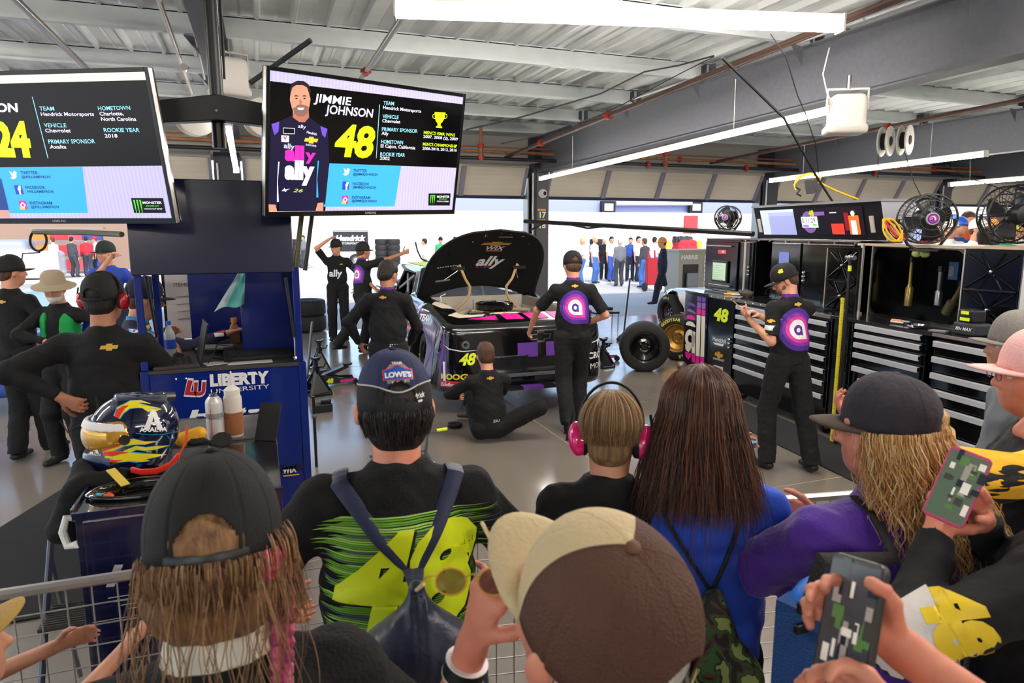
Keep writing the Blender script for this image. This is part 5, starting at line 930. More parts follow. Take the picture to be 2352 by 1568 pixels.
    for pts in (((66, 1362), (130, 1366), (150, 1445), (70, 1445)), ((520, 1350), (572, 1345), (570, 1440), (495, 1440))): P.poly(b, [pr(*p) for p in pts], sk, .002)
    P.text(b, 'ally', pr(338, 655), pr(410, 665), 8, LW, .012, .002); P.text(b, 'ally', pr(206, 842), pr(304, 855), 12, LW, .012, .002); P.text(b, 'Hendrick', pr(415, 705), pr(512, 728), 6, LW, .02, .002, .2); P.text(b, 'GOODYEAR', pr(408, 818), pr(508, 834), 4, LW, .02, .002)
    P.poly(b, [pr(200, 655), pr(308, 660), pr(306, 715), pr(203, 712)], lit('#d5d2ec'), .002); P.poly(b, [pr(204, 660), pr(303, 664), pr(301, 710), pr(207, 707)], lit('#0e1210', .2), .0023); P.poly(b, [pr(183, 725), pr(256, 730), pr(254, 790), pr(184, 786)], LW, .002); P.text(b, 'V', pr(200, 768), pr(236, 770), 9, lit('#c8344a'), .03, .003); u, v = uv(*pr(460, 770)); bowtie(b, u, v, .078, lit('#d0b43c'), z=.002)
    P.text(b, 'all', pr(215, 950), pr(395, 955), 32, lit('#d22aa8'), .06, .002); P.text(b, 'ally', pr(212, 1120), pr(486, 1128), 40, LW, .06, .003); P.text(b, 'y', pr(405, 950), pr(500, 955), 24, lit('#d22aa8'), .04, .002)
    P.poly(b, [pr(*p) for p in ((185, 1240), (205, 1225), (212, 1210), (220, 1225), (265, 1218), (228, 1236), (230, 1250), (212, 1240))], LW, .002); P.text(b, '26', pr(290, 1250), pr(384, 1252), 8, lit('#c8cf6a'), .0, .002, .3)
    for x, y0, y1 in ((155, 970, 1340), (520, 960, 1300)): P.poly(b, [pr(x, y0), pr(x + 12, y0), pr(x - 4, (y0 + y1) / 2), pr(x + 6, y1), pr(x - 12, y1), pr(x - 10, (y0 + y1) / 2)], LW if x < 300 else lit('#3aa0e0'), .002)
    b.done('pictured_driver', t)
tvart(tR, XR, True); tvart(tL, XL_, False)
# the black mount: pole and curved crossbar
mt = thing('screen_mount', 'black ceiling pole with crossbar that carries the two hanging screens', 'bracket', (-.165, 4.12, 2.5)); b = MB(); b.cyl((0, 0, -.06), (0, 0, 1.70), .036, GL2, n=20); b.done('pole', mt, True)
b = MB(); b.prism([(-.33, .13), (-.26, .16), (0, .205), (.26, .17), (.33, .14), (.33, .05), (0, .075), (-.33, .04)], -.04, .04, GL2, frame((0, -.05, .0), (1, 0, 0), (0, 0, 1))); b.sph((0, -.09, .12), .012, CHROME, 8); b.done('crossbar', mt, bev=.004)
b = MB(); b.tube([(.045, 0, .3), (.05, -.01, .7), (.04, 0, 1.2), (.045, 0, 1.68)], .006, KNOB); b.done('cable', mt, True)
# gas strut like arm seen above the right screen and speaker, reels, etc.
b = MB(); b.M = Matrix(); a_, c_ = at_d(575, 190, 5.2), at_d(714, 92, 5.0); b.tube([tuple(a_), tuple(c_)], .02, DKC, 8); b.done('brace_rod', label='dark slanting rod above the screen with the smiling driver', cat='rod')
# ---------------------------------------------------------------- blue crash cart
BLU = mat('metallic blue cart', '#0c2a86', .22, coat=.6, noise=(2, '#0a1f6c', 3)); BLD = mat('dark blue cart', '#0a0f3a', .2, coat=1.)
Yc = 4.05; cart = thing('tool_cart', 'tall blue cart with white university lettering and open laptop counter', 'cart', (-.21, Yc, 0)); x0, x1, dp, zc = -.41, .42, 1.15, 1.255
b = MB(); b.box((x0, .0, .12), (x1, dp, zc - .02), BLU); b.box((x0 - .012, -.012, .1), (x0 + .03, .03, zc), BLU); b.box((x1 - .03, -.012, .1), (x1 + .012, .03, zc), BLU); b.box((x0, -.01, .62), (x1, .0, .645), BLD); b.box((x0 + .03, -.006, .66), (x1 - .03, 0, zc - .05), BLU); b.box((x0 + .03, -.006, .14), (x1 - .03, 0, .61), BLU); b.done('cabinet', cart, bev=.006)
b = MB(); b.box((x0 - .01, -.01, zc - .02), (x1 + .01, dp, zc), mat('grey counter', '#3a3836', .4, noise=(3, '#45423f'))); b.done('counter', cart, bev=.003)
for nm, (xa, ya) in (('p', (x0, .0)), ('p', (x0 + .05, .28)), ('p', (x1 - .035, .0)), ('p', (x0, dp - .05))): b = MB(); b.box((xa - .005, ya, zc), (xa + .03, ya + .03, 1.80), BLU); b.done('corner_post', cart, bev=.003)
b = MB(); b.box((.09, .35, zc), (x1, .38, 1.80), BLU); b.box((-.25, dp - .12, zc), (x1, dp - .09, 1.8), BLU); b.box((x1 - .02, .03, zc), (x1, dp, 1.80), BLU); b.done('inner_panel', cart, bev=.004)
b = MB(); b.box((x0, dp - .1, zc), (-.3, dp - .08, 1.75), GL2); b.box((x0 + .02, dp - .115, zc + .02), (-.16, dp - .105, 1.72), mat('whiteboard', '#d8cfcc', .4)); b.text('ITEMS', KNOB, frame((x0 + .07, dp - .118, 1.63), (1, 0, 0), (0, 0, 1)), .035); [b.tube([(x0 + .08, dp - .118, 1.56 - i * .05), (x0 + .16, dp - .118, 1.565 - i * .05), (x0 + .2, dp - .118, 1.555 - i * .05)], .0015, KNOB, 4) for i in range(4)]; b.done('whiteboard', cart)
b = MB(); LX = frame((x0, -.02, 1.77), (1, 0, 0), (0, .04, .62)); b.box((-.01, 0, -.0), (x1 - x0 - .03, .50, .018), BLD, LX); b.sph((.2, .46, .02), .02, CHROME, 8, X=LX); b.done('lid', cart, bev=.005)
PC = PF(frame((-.21, Yc - .006, 0), (1, 0, 0), (0, 0, 1))); Xc = frame((0, -.006, 0), (1, 0, 0), (0, 0, 1)); b = MB(); p3 = lambda x, y: (x / 2.614, 500 + y / 2.614)
PC.text(b, 'LIBERTY', p3(1263, 1008), p3(1618, 985), 25, WHI, .06, .004, X=Xc); PC.text(b, 'UNIVERSITY', p3(1268, 1055), p3(1618, 1022), 10, WHI, .0, .004, X=Xc); 
for o, m, z in ((4, WHI, .003), (0, mat('crimson print', '#b01028', .5), .005)): PC.text(b, 'L', p3(1108 - o, 1055 + o), p3(1180 + o, 1060 + o), 30 + o, m, .06 + o * .01, z, .12, X=Xc); PC.text(b, 'U', p3(1165 - o, 1062 + o), p3(1240 + o, 1058 + o), 27 + o, m, .06 + o * .01, z, .12, X=Xc)
PC.text(b, 'Hertz', p3(1130, 1215), p3(1578, 1185), 22, WHI, .06, .004, .2, X=Xc); PC.text(b, 'Catalyst', p3(1300, 1375), p3(1645, 1352), 14, WHI, .05, .004, .15, X=Xc); PC.text(b, 'WIX', p3(1700, 1532), p3(1785, 1522), 14, WHI, .05, .004, .15, X=Xc); u, v = PC.uv(*p3(1700, 1545)); b.box((u, v - .008, .003), (u + .09, v, .005), YL, Xc); u, v = PC.uv(*p3(1480, 1240)); b.box((u, v - .01, .003), (u + .12, v, .005), YL, Xc)
for x in (.16, .21): b.sph((x0 + x, -.012, 1.205), .006, CHROME, 8)
b.done('cart_lettering', cart)
b = MB(); 
for xx, yy, z0, z1 in ((x0 + .07, .12, 1.42, 1.76), (x0 + .03, .05, 1.40, 1.70), (x1 - .045, -.0, 1.40, 1.74)): b.cyl((xx, yy, z0), (xx - .03, yy, z1), .010, GL2); b.cyl((xx, yy, z0 - .12), (xx, yy, z0), .005, CHROME); b.sph((xx, yy, z0 - .12), .012, CHROME, 8)
b.cyl((x1 - .02, -.02, 1.80), (x1 + .07, .0, 2.35), .014, mat('olive strut', '#4a4a2a', .3)); b.cyl((x1 + .03, -.02, 1.78), (x1 + .12, .0, 2.3), .012, GL2); b.done('gas_strut', cart, True)
# things on the counter
K0 = lambda x, y, z=0: (-.21 + x, Yc + y, zc + z)
lp = thing('laptop', 'dark laptop turned sideways on the cart counter, its screen edge on', 'laptop', K0(-.24, .1), 8); b = MB(); b.box((-.13, -.09, 0), (.10, .22, .018), mat('laptop body', '#4a3f3c', .4, m=.3)); b.done('keyboard_deck', lp, bev=.003); b = MB()
for i in range(10):
    for j in range(5): b.box((-.08 + j * .03, -.05 + i * .025, .018), (-.055 + j * .03, -.03 + i * .025, .021), KNOB)
b.done('key', lp); b = MB(); b.box((.10, -.09, .01), (.108, .22, .24), GL2, tr(0, 0, 0) @ tr(.1, 0, 0) @ ry(12) @ tr(-.1, 0, 0)); b.done('screen_lid', lp)
bt = thing('water_bottle', 'clear water bottle with blue cap and label on the cart counter', 'bottle', K0(-.31, .38)); PET = mat('clear plastic', '#e4ecf2', .05, alpha=.35, coat=1)
b = MB(); b.lathe([(.001, 0), (.028, 0), (.032, .01), (.03, .03), (.032, .05), (.032, .13), (.028, .155), (.012, .19), (.012, .205)], PET, n=20, close=False); b.done('bottle_body', bt, True); b = MB(); b.lathe([(.0325, .06), (.0327, .115)], mat('blue label', '#2448b0', .4), n=20, close=False); b.done('label', bt, True); b = MB(); b.cyl((0, 0, .2), (0, 0, .222), .014, mat('blue cap', '#1f5ad0', .4)); b.done('bottle_cap', bt)
tb = thing('tea_bottle', 'small bottle of amber drink with orange cap held by the driver', 'bottle', K0(.03, .82)); b = MB(); b.lathe([(.001, 0), (.032, 0), (.035, .01), (.035, .085), (.03, .11), (.016, .135), (.016, .15)], mat('amber drink', '#b0763a', .08, alpha=.85, coat=1), n=16, close=False); b.done('bottle_body', tb, True); b = MB(); b.cyl((0, 0, .145), (0, 0, .175), .02, mat('orange cap', '#d88a3a', .5)); b.done('bottle_cap', tb)
cs = thing('equipment_case', 'black hard case with foam inside lying open on the cart counter', 'case', K0(.17, .13), 3); b = MB(); b.box((-.18, -.0, 0), (.2, .24, .03), GL2); b.box((-.16, .02, .03), (.18, .22, .034), mat('foam', '#1c1b1d', .9, bump=(90, .6))); b.box((-.18, .23, .0), (.2, .25, .05), GL2); b.box((-.03, .225, .02), (.04, .23, .045), KNOB); b.done('case_body', cs, bev=.004); b = MB(); b.cyl((-.14, -.015, .02), (.14, -.015, .02), .008, KNOB); b.done('handle', cs)
def flatthing(nm, label, cat, p, d, m, rot=0): b = MB(); b.M = tr(*p) @ rz(rot); b.box((-d[0] / 2, -d[1] / 2, 0), (d[0] / 2, d[1] / 2, d[2]), m); return b.done(nm, label=label, cat=cat)
flatthing('paper_sheet', 'pale sheet of paper under the front of the hard case', 'paper', K0(.13, .09), (.24, .1, .0015), mat('paper', '#ddd6d0', .7), 3)
flatthing('paper_sheet', 'folded white paper beside the laptop on the cart counter', 'paper', K0(-.05, .12), (.13, .1, .0015), mat('paper'), 20)
flatthing('tablet', 'grey tablet lying on the cart counter behind the laptop', 'tablet', K0(-.07, .5, .03), (.2, .14, .01), mat('grey tablet', '#6d7570', .3), -15)
flatthing('tray', 'black tray with clutter behind the laptop on the counter', 'tray', K0(-.02, .62), (.36, .2, .025), GL2, 4)
b = MB(); b.tube([K0(-.09, .08, .01), K0(-.03, .1, .12), K0(.03, .16, .13), K0(.06, .2, .05), K0(.0, .15, .01), K0(-.08, .2, .02), K0(-.05, .3, .08), K0(.06, .35, .05)], .003, KNOB); b.done('cable', smooth=True, label='black cable looping beside the upright laptop screen', cat='cable')
fl = thing('cloth_flag', 'turquoise and white cloth hanging inside the blue cart', 'cloth', K0(0, 0)); b = MB()
FQ = [V(*at_y(*q)) - V(-.21, Yc, zc) - V(0, 0, 0) for q in ((546, 628, 4.36), (563, 628, 4.38), (561, 696, 4.36), (492, 716, 4.30))]
def fg(u, v): return tuple(FQ[0].lerp(FQ[1], u).lerp(FQ[3].lerp(FQ[2], u), v) + V(0, .015 * math.sin(9 * u + 4 * v), .012 * math.sin(6 * u) * v))
b.grid(fg, 8, 12, mat('turquoise cloth', '#4cc8bc', .7, noise=(9, '#8fd8d4'))); b.done('drapery', fl, True, solid=.002); b = MB(); b.grid(lambda u, v: tuple(V(*fg(u * .4, v)) + V(0, -.004, 0)), 4, 12, mat('pale cloth', '#c9dfe2', .7)); b.done('pale_half', fl, True)
# ---------------------------------------------------------------- near cart
NC = thing('tool_cart', 'dark blue cart with a white team logo carrying the helmet', 'cart', (-.572, 2.31, 0)); W, D, H = .60, 1.06, 1.15
b = MB(); b.box((0, 0, .1), (W, D, H - .012), BLD); b.box((.02, -.006, .80), (W - .02, 0, 1.12), BLD); b.box((.02, -.006, .14), (W - .02, 0, .78), BLD); b.box((-.006, -.01, H - .02), (W + .006, 0, H + .004), BLD); b.box((.02, -.008, .787), (W - .02, -.004, .79), TRIM); b.done('cabinet', NC, bev=.006)
b = MB(); b.box((0, 0, H - .012), (W, D, H), mat('cart top', '#1f1d20', .15, coat=.8)); b.box((-.01, 0, H - .01), (0, D, H + .012), BLD); b.box((.16, .62, H), (.56, .98, H + .012), mat('aluminium tray', '#8a8680', .3, m=.5, noise=(12, '#6a6660'))); b.done('top', NC, bev=.002)
PN = PF(frame((-.572, 2.31 - .012, 0), (1, 0, 0), (0, 0, 1))); Xn = frame((0, -.012, 0), (1, 0, 0), (0, 0, 1)); b = MB(); PN.text(b, 'Hendrick', (243, 1345), (640, 1322), 46, mat('grey print', '#b8b4ba', .5), .04, .001, .22, X=Xn); PN.text(b, 'MOTORSPORTS', (300, 1357), (600, 1340), 14, mat('grey print'), .0, .001, .1, X=Xn)
for i in range(4): u, v = PN.uv(248 + i * 15, 1374 + i * 8); b.box((u, v, .001), (u + .4, v + .003, .002), mat('grey print'), Xn)
b.done('logo_print', NC)
b = MB(); b.tube([(-.0, .06, 1.11), (-.035, .05, 1.12), (-.045, .04, 1.08), (-.03, .02, 1.04), (.0, .0, 1.05)], .012, mat('white plastic')); b.done('handle', NC, True)
for x in (.07, W - .07):
    for y in (.08, D - .08): b = MB(); b.lathe([(.06, -.02), (.06, .02)], KNOB, tr(x, y, .06) @ ry(90), 16); b.box((x - .03, y - .03, .06), (x + .03, y + .03, .1), TRIM); b.done('caster', NC)
# helmet
hc_ = V(-.465, 2.70, 1.15 + .135); hf_ = V(-1, -.22, .0).normalized(); hs_ = hf_.cross(V(0, 0, 1)); HXm = frame(hc_, hf_, V(0, 0, 1).cross(hf_)) @ Matrix.Rotation(math.radians(6), 4, 'Y')
hl = thing('racing_helmet', 'navy racing helmet with red and yellow flames and amber visor', 'helmet', X=HXm); HN = mat('helmet navy', '#0c1336', .08, coat=1.)
S = SDF(.005, .03); S.ell((0, 0, .005), (.138, .118, .13), HN); S.ell((-.03, 0, .01), (.13, .115, .125), HN); S.ell((.045, 0, -.06), (.118, .1, .075), HN, k=.04); S.cap((.07, 0, -.085), (-.04, 0, -.09), .09, .098, HN, side=(0, 1, 0), fl=.45, k=.04)
S.ell((.16, 0, .022), (.085, .118, .048), mat('helmet lining', '#1a1718', .9), op=-1, k=.012); S.ell((.05, 0, .0), (.085, .083, .085), mat('helmet lining'), op=-1, k=.01); S.bx((0, 0, -.19), (.4, .4, .13), .01, mat('helmet lining'), op=-1, k=.01)
hb = S.mesh('shell', hl, 2)
S = SDF(.004, .01); S.ell((.012, 0, .018), (.142, .121, .105), mat('amber visor', '#c8861e', .06, m=.5, coat=1, noise=(9, '#e8b030'))); S.ell((0, 0, .01), (.135, .115, .1), None, op=-1, k=0); S.bx((-.09, 0, 0), (.2, .4, .4), .01, None, op=-1, k=0); S.bx((.1, 0, .14), (.4, .4, .13), .01, None, op=-1, k=0); S.bx((.1, 0, -.092), (.4, .4, .13), .01, None, op=-1, k=0); S.mesh('visor', hl, 1)
S = SDF(.004, .01); S.ell((.008, 0, .022), (.147, .124, .112), WHI); S.ell((.0, 0, .018), (.143, .121, .108), None, op=-1, k=0); S.bx((-.1, 0, 0), (.24, .4, .4), .01, None, op=-1, k=0, R=ry(0)); S.bx((.1, 0, -.02), (.4, .4, .14), .005, None, op=-1, k=0, R=ry(-10)); S.bx((.1, 0, .16), (.4, .4, .16), .005, None, op=-1, k=0, R=ry(-10)); S.mesh('visor_strip', hl, 1)
b = MB(); [b.cyl((.028, q * .108, .012), (.028, q * .128, .012), .018, CHROME, n=16) for q in (1, -1)]; [b.cyl((-.035, q * .1, -.085), (-.035, q * .108, -.085), .018, SG, n=16) for q in (-1, 1)]; b.done('pivot', hl, True)
S = SDF(.006, .02); S.cap((.02, 0, .136), (-.12, 0, .105), .05, .065, mat('clear spoiler', '#5a5f68', .05, coat=1, alpha=.6), side=(0, 1, 0), fl=.25); S.mesh('spoiler', hl, 1)
b = MB(); b.cyl((-.115, -.05, .095), (-.165, -.05, .085), .019, SG, r2=.016, n=16); b.done('air_inlet', hl, True)
ht_ = bvh(hb); XH = facing(hc_ + V(0, -.13, 0)); z5 = lambda x, y: (150 + x / 3.564, 860 + y / 3.564); OR, YE, RE, CYN = mat('flame orange', '#f07a1e', .3), mat('flame yellow', '#f0dc22', .3), mat('flame red', '#e83c28', .3), mat('flame cyan', '#2a9fd8', .3)
def tongue(mb, pf, pts, w0, m, z, out=True):
    n = len(pts)
    def strip(k, mm, zz):
        L, R_ = [], []
        for i, p in enumerate(pts):
            a, c = V(*pts[max(i - 1, 0)], 0), V(*pts[min(i + 1, n - 1)], 0); d = (c - a).normalized(); w_ = w0[i] * k if isinstance(w0, (list, tuple)) else w0 * (1 - i / (n - 1)) ** .8 * k; L.append((p[0] - d.y * w_, p[1] + d.x * w_)); R_.append((p[0] + d.y * w_, p[1] - d.x * w_))
        q = [V(*pf.uv(*z5(*p)), zz) for p in L + R_]; mb.add(q, [(i, i + 1, n + i + 1, n + i) for i in range(n - 1)], mm)
    if out: strip(1.25, CYN, z - .0004)
    strip(1., m, z)
def flames(mb, pf):
    for pts, w_ in (([(300, 620), (380, 600), (470, 560), (560, 550), (650, 560), (760, 545)], [26, 30, 26, 22, 12, 1]), ([(320, 660), (400, 660), (500, 670), (590, 680), (680, 670), (840, 655)], [22, 30, 34, 36, 20, 1]), ([(360, 700), (430, 706), (520, 690), (620, 700), (700, 710)], [10, 14, 20, 16, 1]), ([(480, 640), (580, 600), (660, 610), (740, 600), (860, 580)], [14, 16, 14, 14, 1]), ([(420, 350), (450, 290), (520, 250), (600, 250), (680, 265), (790, 275)], [26, 34, 26, 18, 12, 1]), ([(470, 270), (540, 225), (620, 215), (700, 235)], [20, 18, 10, 1]), ([(640, 270), (680, 290), (740, 290), (790, 280)], [8, 12, 8, 1])):
        tongue(mb, pf, pts, w_, YE, .0)
    for pts, w_ in (([(300, 615), (360, 590), (430, 575), (480, 560)], [18, 22, 16, 1]), ([(310, 650), (380, 650), (450, 640), (520, 640)], [16, 22, 12, 1]), ([(360, 705), (410, 712), (470, 700)], [10, 10, 1]), ([(420, 350), (440, 300), (480, 265), (520, 250)], [20, 26, 14, 1])): tongue(mb, pf, pts, w_, RE, .0006, False)
def axa(mb, pf, x, y, s):
    pf.poly(mb, [z5(x + a * s, y + c * s) for a, c in ((-1, 1), (-.62, .1), (-.3, -.75), (0, -1), (.3, -.75), (.62, .1), (1, 1), (.35, .95), (.25, .45), (-.25, .45), (-.35, .95))], WHI, .0008); pf.poly(mb, [z5(x + a * s, y + c * s) for a, c in ((-.12, .2), (0, -.3), (.12, .2))], HN, .0012)
def hart(mb, pf): flames(mb, pf); axa(mb, pf, 722, 370, 85); pf.text(mb, 'AXALTA', z5(605, 470), z5(838, 462), 10, WHI, .04, .001); axa(mb, pf, 232, 608, 42); pf.text(mb, 'AXALTA', z5(182, 660), z5(288, 668), 6, WHI, .03, .001); pf.poly(mb, [z5(590, 735), z5(632, 735), z5(615, 765), z5(572, 762)], mat('blue decal'), .001); tongue(mb, pf, [(575, 480), (680, 492), (800, 490), (900, 470), (980, 455)], [2] * 5, CYN, .001, False); tongue(mb, pf, [(840, 500), (865, 530), (866, 640), (930, 640)], [2] * 4, CYN, .001, False)
art(hb, ht_, XH, hart, 'flame_artwork', .0015, .008, loc=HXm)
b = MB(); p0 = [at_d(*z5(*p), 2.36) for p in ((1000, 420), (985, 560), (930, 660))]; b.tube([tuple(p) for p in p0], .004, RE, 6); pc = [V(*at_d(*z5(*p), 2.33)) for p in ((930, 660), (860, 740), (740, 790), (620, 798), (540, 780))]; L = []
for i in range(260): t_ = i / 259 * 4; k = min(int(t_), 3); f = t_ - k; p = pc[k].lerp(pc[k + 1], f); L.append(p + V(math.cos(i * .9) * .003, 0, math.sin(i * .9) * .009))
b.tube(L, .0035, RE, 4); b.tube([tuple(pc[4]), tuple(V(*at_d(*z5(450, 768), 2.33)))], .006, KNOB, 6); b.done('coiled_cord', smooth=True, label='red coiled radio cord hanging below the flame helmet', cat='cord')
# bits around the helmet
S = SDF(.008, .04, disp=lambda p: .008 * noise3(p, 34)); q_ = [at_z(*p, 1.15) for p in ((180, 1110), (230, 1085))]; S.cap((-.60, 2.66, 1.17), (-.54, 2.82, 1.17), .05, .045, mat('black strap cloth', '#131214', .9)); S.cap((-.62, 2.60, 1.16), (-.66, 2.52, 1.02), .035, .05, mat('black strap cloth')); S.cap((-.62, 2.55, 1.15), (-.50, 2.6, 1.17), .03, .03, mat('black strap cloth')); S.mesh('head_restraint', None, 1, label='crumpled black restraint straps spilling over the cart edge by the helmet', cat='strap')
b = MB(); X_ = tr(-.475, 2.46, 1.20) @ rz(35) @ rx(20); b.box((-.014, -.05, 0), (.014, .05, .003), mat('yellow ribbon', '#e0c04c', .6), X_); b.done('ribbon', label='short yellow ribbon tab below the helmet chin', cat='ribbon')
S = SDF(.005, .02); vx, vy = -.40, 2.44; S.ell((vx, vy, 1.16), (.17, .085, .03), mat('smoked visor', '#0c0c0e', .06, coat=1)); S.ell((vx, vy - .02, 1.175), (.14, .06, .022), None, op=-1, k=.004); S.ell((vx, vy, 1.13), (.2, .12, .022), None, op=-1, k=0); S.mesh('tear_off_visor', None, 1, label='smoked black visor lying on the cart below the helmet', cat='visor')
for (x, y, m, nm) in ((-.53, 2.41, mat('cyan putty', '#3ab4e0', .5), 'blue'), (-.495, 2.40, mat('orange putty', '#f0502c', .5), 'orange red')): S = SDF(.002, .006); [S.ell((x + a * .008, y + c * .005, 1.158 + d * .004), .008, m) for a, c, d in ((0, 0, 0), (1, .5, .5), (-1, 0, .3), (.3, 1, 1))]; S.mesh('earplug', None, 1, label='%s moulded earplug on the corner of the dark blue cart' % nm, cat='earplug')
cn = thing('spray_can', 'white and grey spray can with red pinstripes on the cart top', 'can', (-.205, 2.95, 1.162)); b = MB(); b.lathe([(.001, 0), (.031, 0), (.033, .004), (.033, .15), (.03, .162), (.02, .175), (.018, .178)], mat('white can', '#d9d6d4', .3, m=.2), n=24, close=False); b.lathe([(.0335, .09), (.0335, .11)], mat('grey label'), n=24, close=False); b.box((-.012, -.0345, .0), (-.010, -.033, .13), RE); b.box((.004, -.0345, .01), (.03, -.0315, .02), RE); b.done('can_body', cn, True); b = MB(); b.lathe([(.012, .175), (.016, .18), (.016, .186), (.008, .19), (.001, .188)], CHROME, n=16); b.done('valve', cn, True); b = MB(); b.text('PROTECTANT', KNOB, frame((-.02, -.0345, .085), (1, 0, 0), (0, 0, 1)), .012); b.done('can_lettering', cn)
sb = thing('squeeze_bottle', 'tall translucent squeeze bottle part filled with brown liquid', 'bottle', (-.135, 2.97, 1.162)); b = MB(); b.lathe([(.001, 0), (.034, 0), (.036, .006), (.036, .16), (.03, .175), (.028, .178)], mat('milky plastic', '#dcd3c8', .35, alpha=.9), n=24, close=False); b.done('bottle_body', sb, True); b = MB(); b.lathe([(.0355, .006), (.0366, .01), (.0366, .10), (.0355, .104)], mat('brown liquid', '#a0623c', .3, alpha=.9), n=24, close=False); b.done('liquid', sb, True); b = MB(); b.lathe([(.031, .175), (.031, .195), (.02, .205), (.006, .215), (.003, .27), (.001, .27)], mat('milky cap', '#e6e0d6', .4), n=20, close=False); b.done('nozzle', sb, True)
b = MB(); b.lathe([(.001, 0), (.036, 0), (.04, .006), (.036, .014), (.001, .014)], KNOB, tr(-.175, 2.80, 1.19) @ rx(35), 10); b.done('round_knob', label='black ridged round cap lying in front of the spray can', cat='cap')
b = MB(); b.M = tr(.0, 2.92, 1.22) @ rz(-25) @ rx(62); b.box((-.045, -.08, 0), (.045, .08, .006), KNOB); b.done('folder', label='black folder standing at the right end of the cart top', cat='folder')
dr = thing('cordless_tool', 'yellow and black tool end poking out behind the helmet', 'tool', (-.285, 2.84, 1.19)); S = SDF(.004, .01); S.cap((-.03, 0, .01), (.03, 0, .03), .03, .026, mat('tool yellow', '#e8a81c', .45)); S.cap((.0, -.02, -.0), (.05, -.02, .0), .014, .012, KNOB); S.mesh('tool_body', dr, 1)
# stand-alone step stool and floor mats
st_ = thing('step_stool', 'grey tubular folding step stool with ribbed treads at the lower left', 'stool', (-.86, 2.95, 0), 0); b = MB()
for x in (-.0, .20): b.tube([(x, -.35, .02), (x, .18, .78)], .013, SG, 8); b.tube([(x, .35, .02), (x, .12, .70)], .011, SG, 8)
b.tube([(0, .18, .78), (.0, .2, .82), (.2, .2, .82), (.2, .18, .78)], .013, SG, 8); b.done('frame', st_, True)
for y, z in ((-.2, .24), (-.03, .50)):
    b = MB(); b.box((.0, y - .09, z), (.2, y + .09, z + .02), mat('stool tread', '#3c3836', .6)); [b.box((.01, y - .085 + i * .018, z + .02), (.19, y - .079 + i * .018, z + .024), mat('stool tread')) for i in range(10)]; b.done('tread', st_, bev=.003)
MATM = mat('floor mat', '#1c1a1b', .95, bump=(150, .5)); 
b = MB(); b.add([(-2.2, 3.9, .006), (-.95, 3.95, .006), (-.75, 6.6, .006), (-1.35, 6.6, .006)], [(0, 1, 2, 3)], MATM); b.done('floor_mat', label='black rubber mat beside the dark blue cart', cat='mat', solid=.01)
b = MB(); b.add([tuple(UX @ V(u_, .006, o_)) for u_, o_ in ((.7, .02), (4.5, .02), (4.5, .62), (.7, .62))], [(0, 1, 2, 3)], MATM); b.done('floor_mat', label='dark mat on the floor along the tool cabinets', cat='mat', solid=.01)
# ---------------------------------------------------------------- crew and visitors in the garage
BOWM = lambda w_: (lambda mb: bowtie(mb, 0, 0, w_, GOLD, z=0))
CAPB = mat('black cap cloth', '#141316', .8, bump=(160, .3)); BEARD = mat('brown beard', '#7a5238', .9, bump=(90, .8)); GRB = mat('white beard', '#d5cfc8', .9, bump=(90, .8))
r = P_('crew member in black shirt with round purple badge leaning on the hood opening', (2.93, 6.18), -14, 1.81, lh=(2.62, 6.55, 1.00), rh=(3.13, 6.28, 1.06), le=(-1, -.3, 0), re=(1, -.9, 0), lf=(2.80, 5.98, .05), rf=(3.04, 6.22, 0), lean=(3, 0), top=BLK, collar=PUR, hat=CAPB, hair=HB, h=.009, head=(4, 20, 0), toes=[(0, .6, -.9), None], lk=(0, 1, 0), hk={'n': 48}, bulk=1.04)
on_back(r, lambda mb: badge_a(mb, .98), 0, .27, 'back_badge', .02); on_back(r, BOWM(.07), 0, .475, 'neck_badge')
r = P_('crew member in black shirt and cap looking down at a small part by the cabinets', (4.14, 4.50), -5, 1.74, lh=(3.80, 4.60, 1.27), rh=(3.88, 4.56, 1.30), le=(-.5, -.3, -1), re=(.9, -.2, -.8), lf=(3.96, 4.48, 0), rf=(4.26, 4.28, 0), lean=(4, 0), twist=0, top=BLK, collar=PUR, hat=CAPB, hair=HB, beard=BEARD, h=.007, head=(62, 32, 0), lp=(.3, .3, 1), rp=(-.3, 0, -1), curl=1.0, hk={'n': 56}, bulk=1.03, hoff=(-.02, .02, 0))
on_back(r, lambda mb: badge_a(mb, 1.05), .0, .26, 'back_badge', .018); on_back(r, BOWM(.08), .01, .47, 'neck_badge')
sb_ = lambda mb: (bowtie(mb, 0, .055, .07, GOLD, z=0), mb.box((-.04, -.02, 0), (.04, .02, .001), mat('pale label', '#cfe0dc', .6)), mb.poly([(0, -.04), (.045, -.06), (0, -.085), (-.045, -.06)], yl, z=0), mb.text('SUNOCO', mat('blue decal'), tr(-.035, -.068, .001), .016))
mbx = MB(); sb_(mbx); a_ = V(r['shL']).lerp(r['eL'], .55); X = frame(a_ + V(-.3, -.12, 0), (.35, -.95, 0), (0, 0, 1)); drape(mbx, bvh(r['shirt']), X, -1, .003, .02, 'sleeve_patch', r['shirt'])
hb_ = MB(); hb_.text('48', LIME, Matrix(), .04, bold=.05, shear=.15); hX = r['hat'][1]; o = r['hat'][0]; drape(hb_, bvh(o), hX @ frame((-.3, .035, .07), (0, -1, 0), (0, 0, 1)), -1, .003, .02, 'cap_number', o)
sm = thing('small_part', 'thin brass rod held in the fingers of the crew member by the cabinets', 'tool', (3.80, 4.66, 1.33)); b = MB(); b.cyl((0, 0, 0), (-.09, .05, .09), .004, GOLD); b.done('rod', sm); b = MB(); b.sph((.01, 0, -.01), .012, KNOB, 8); b.done('tip', sm)
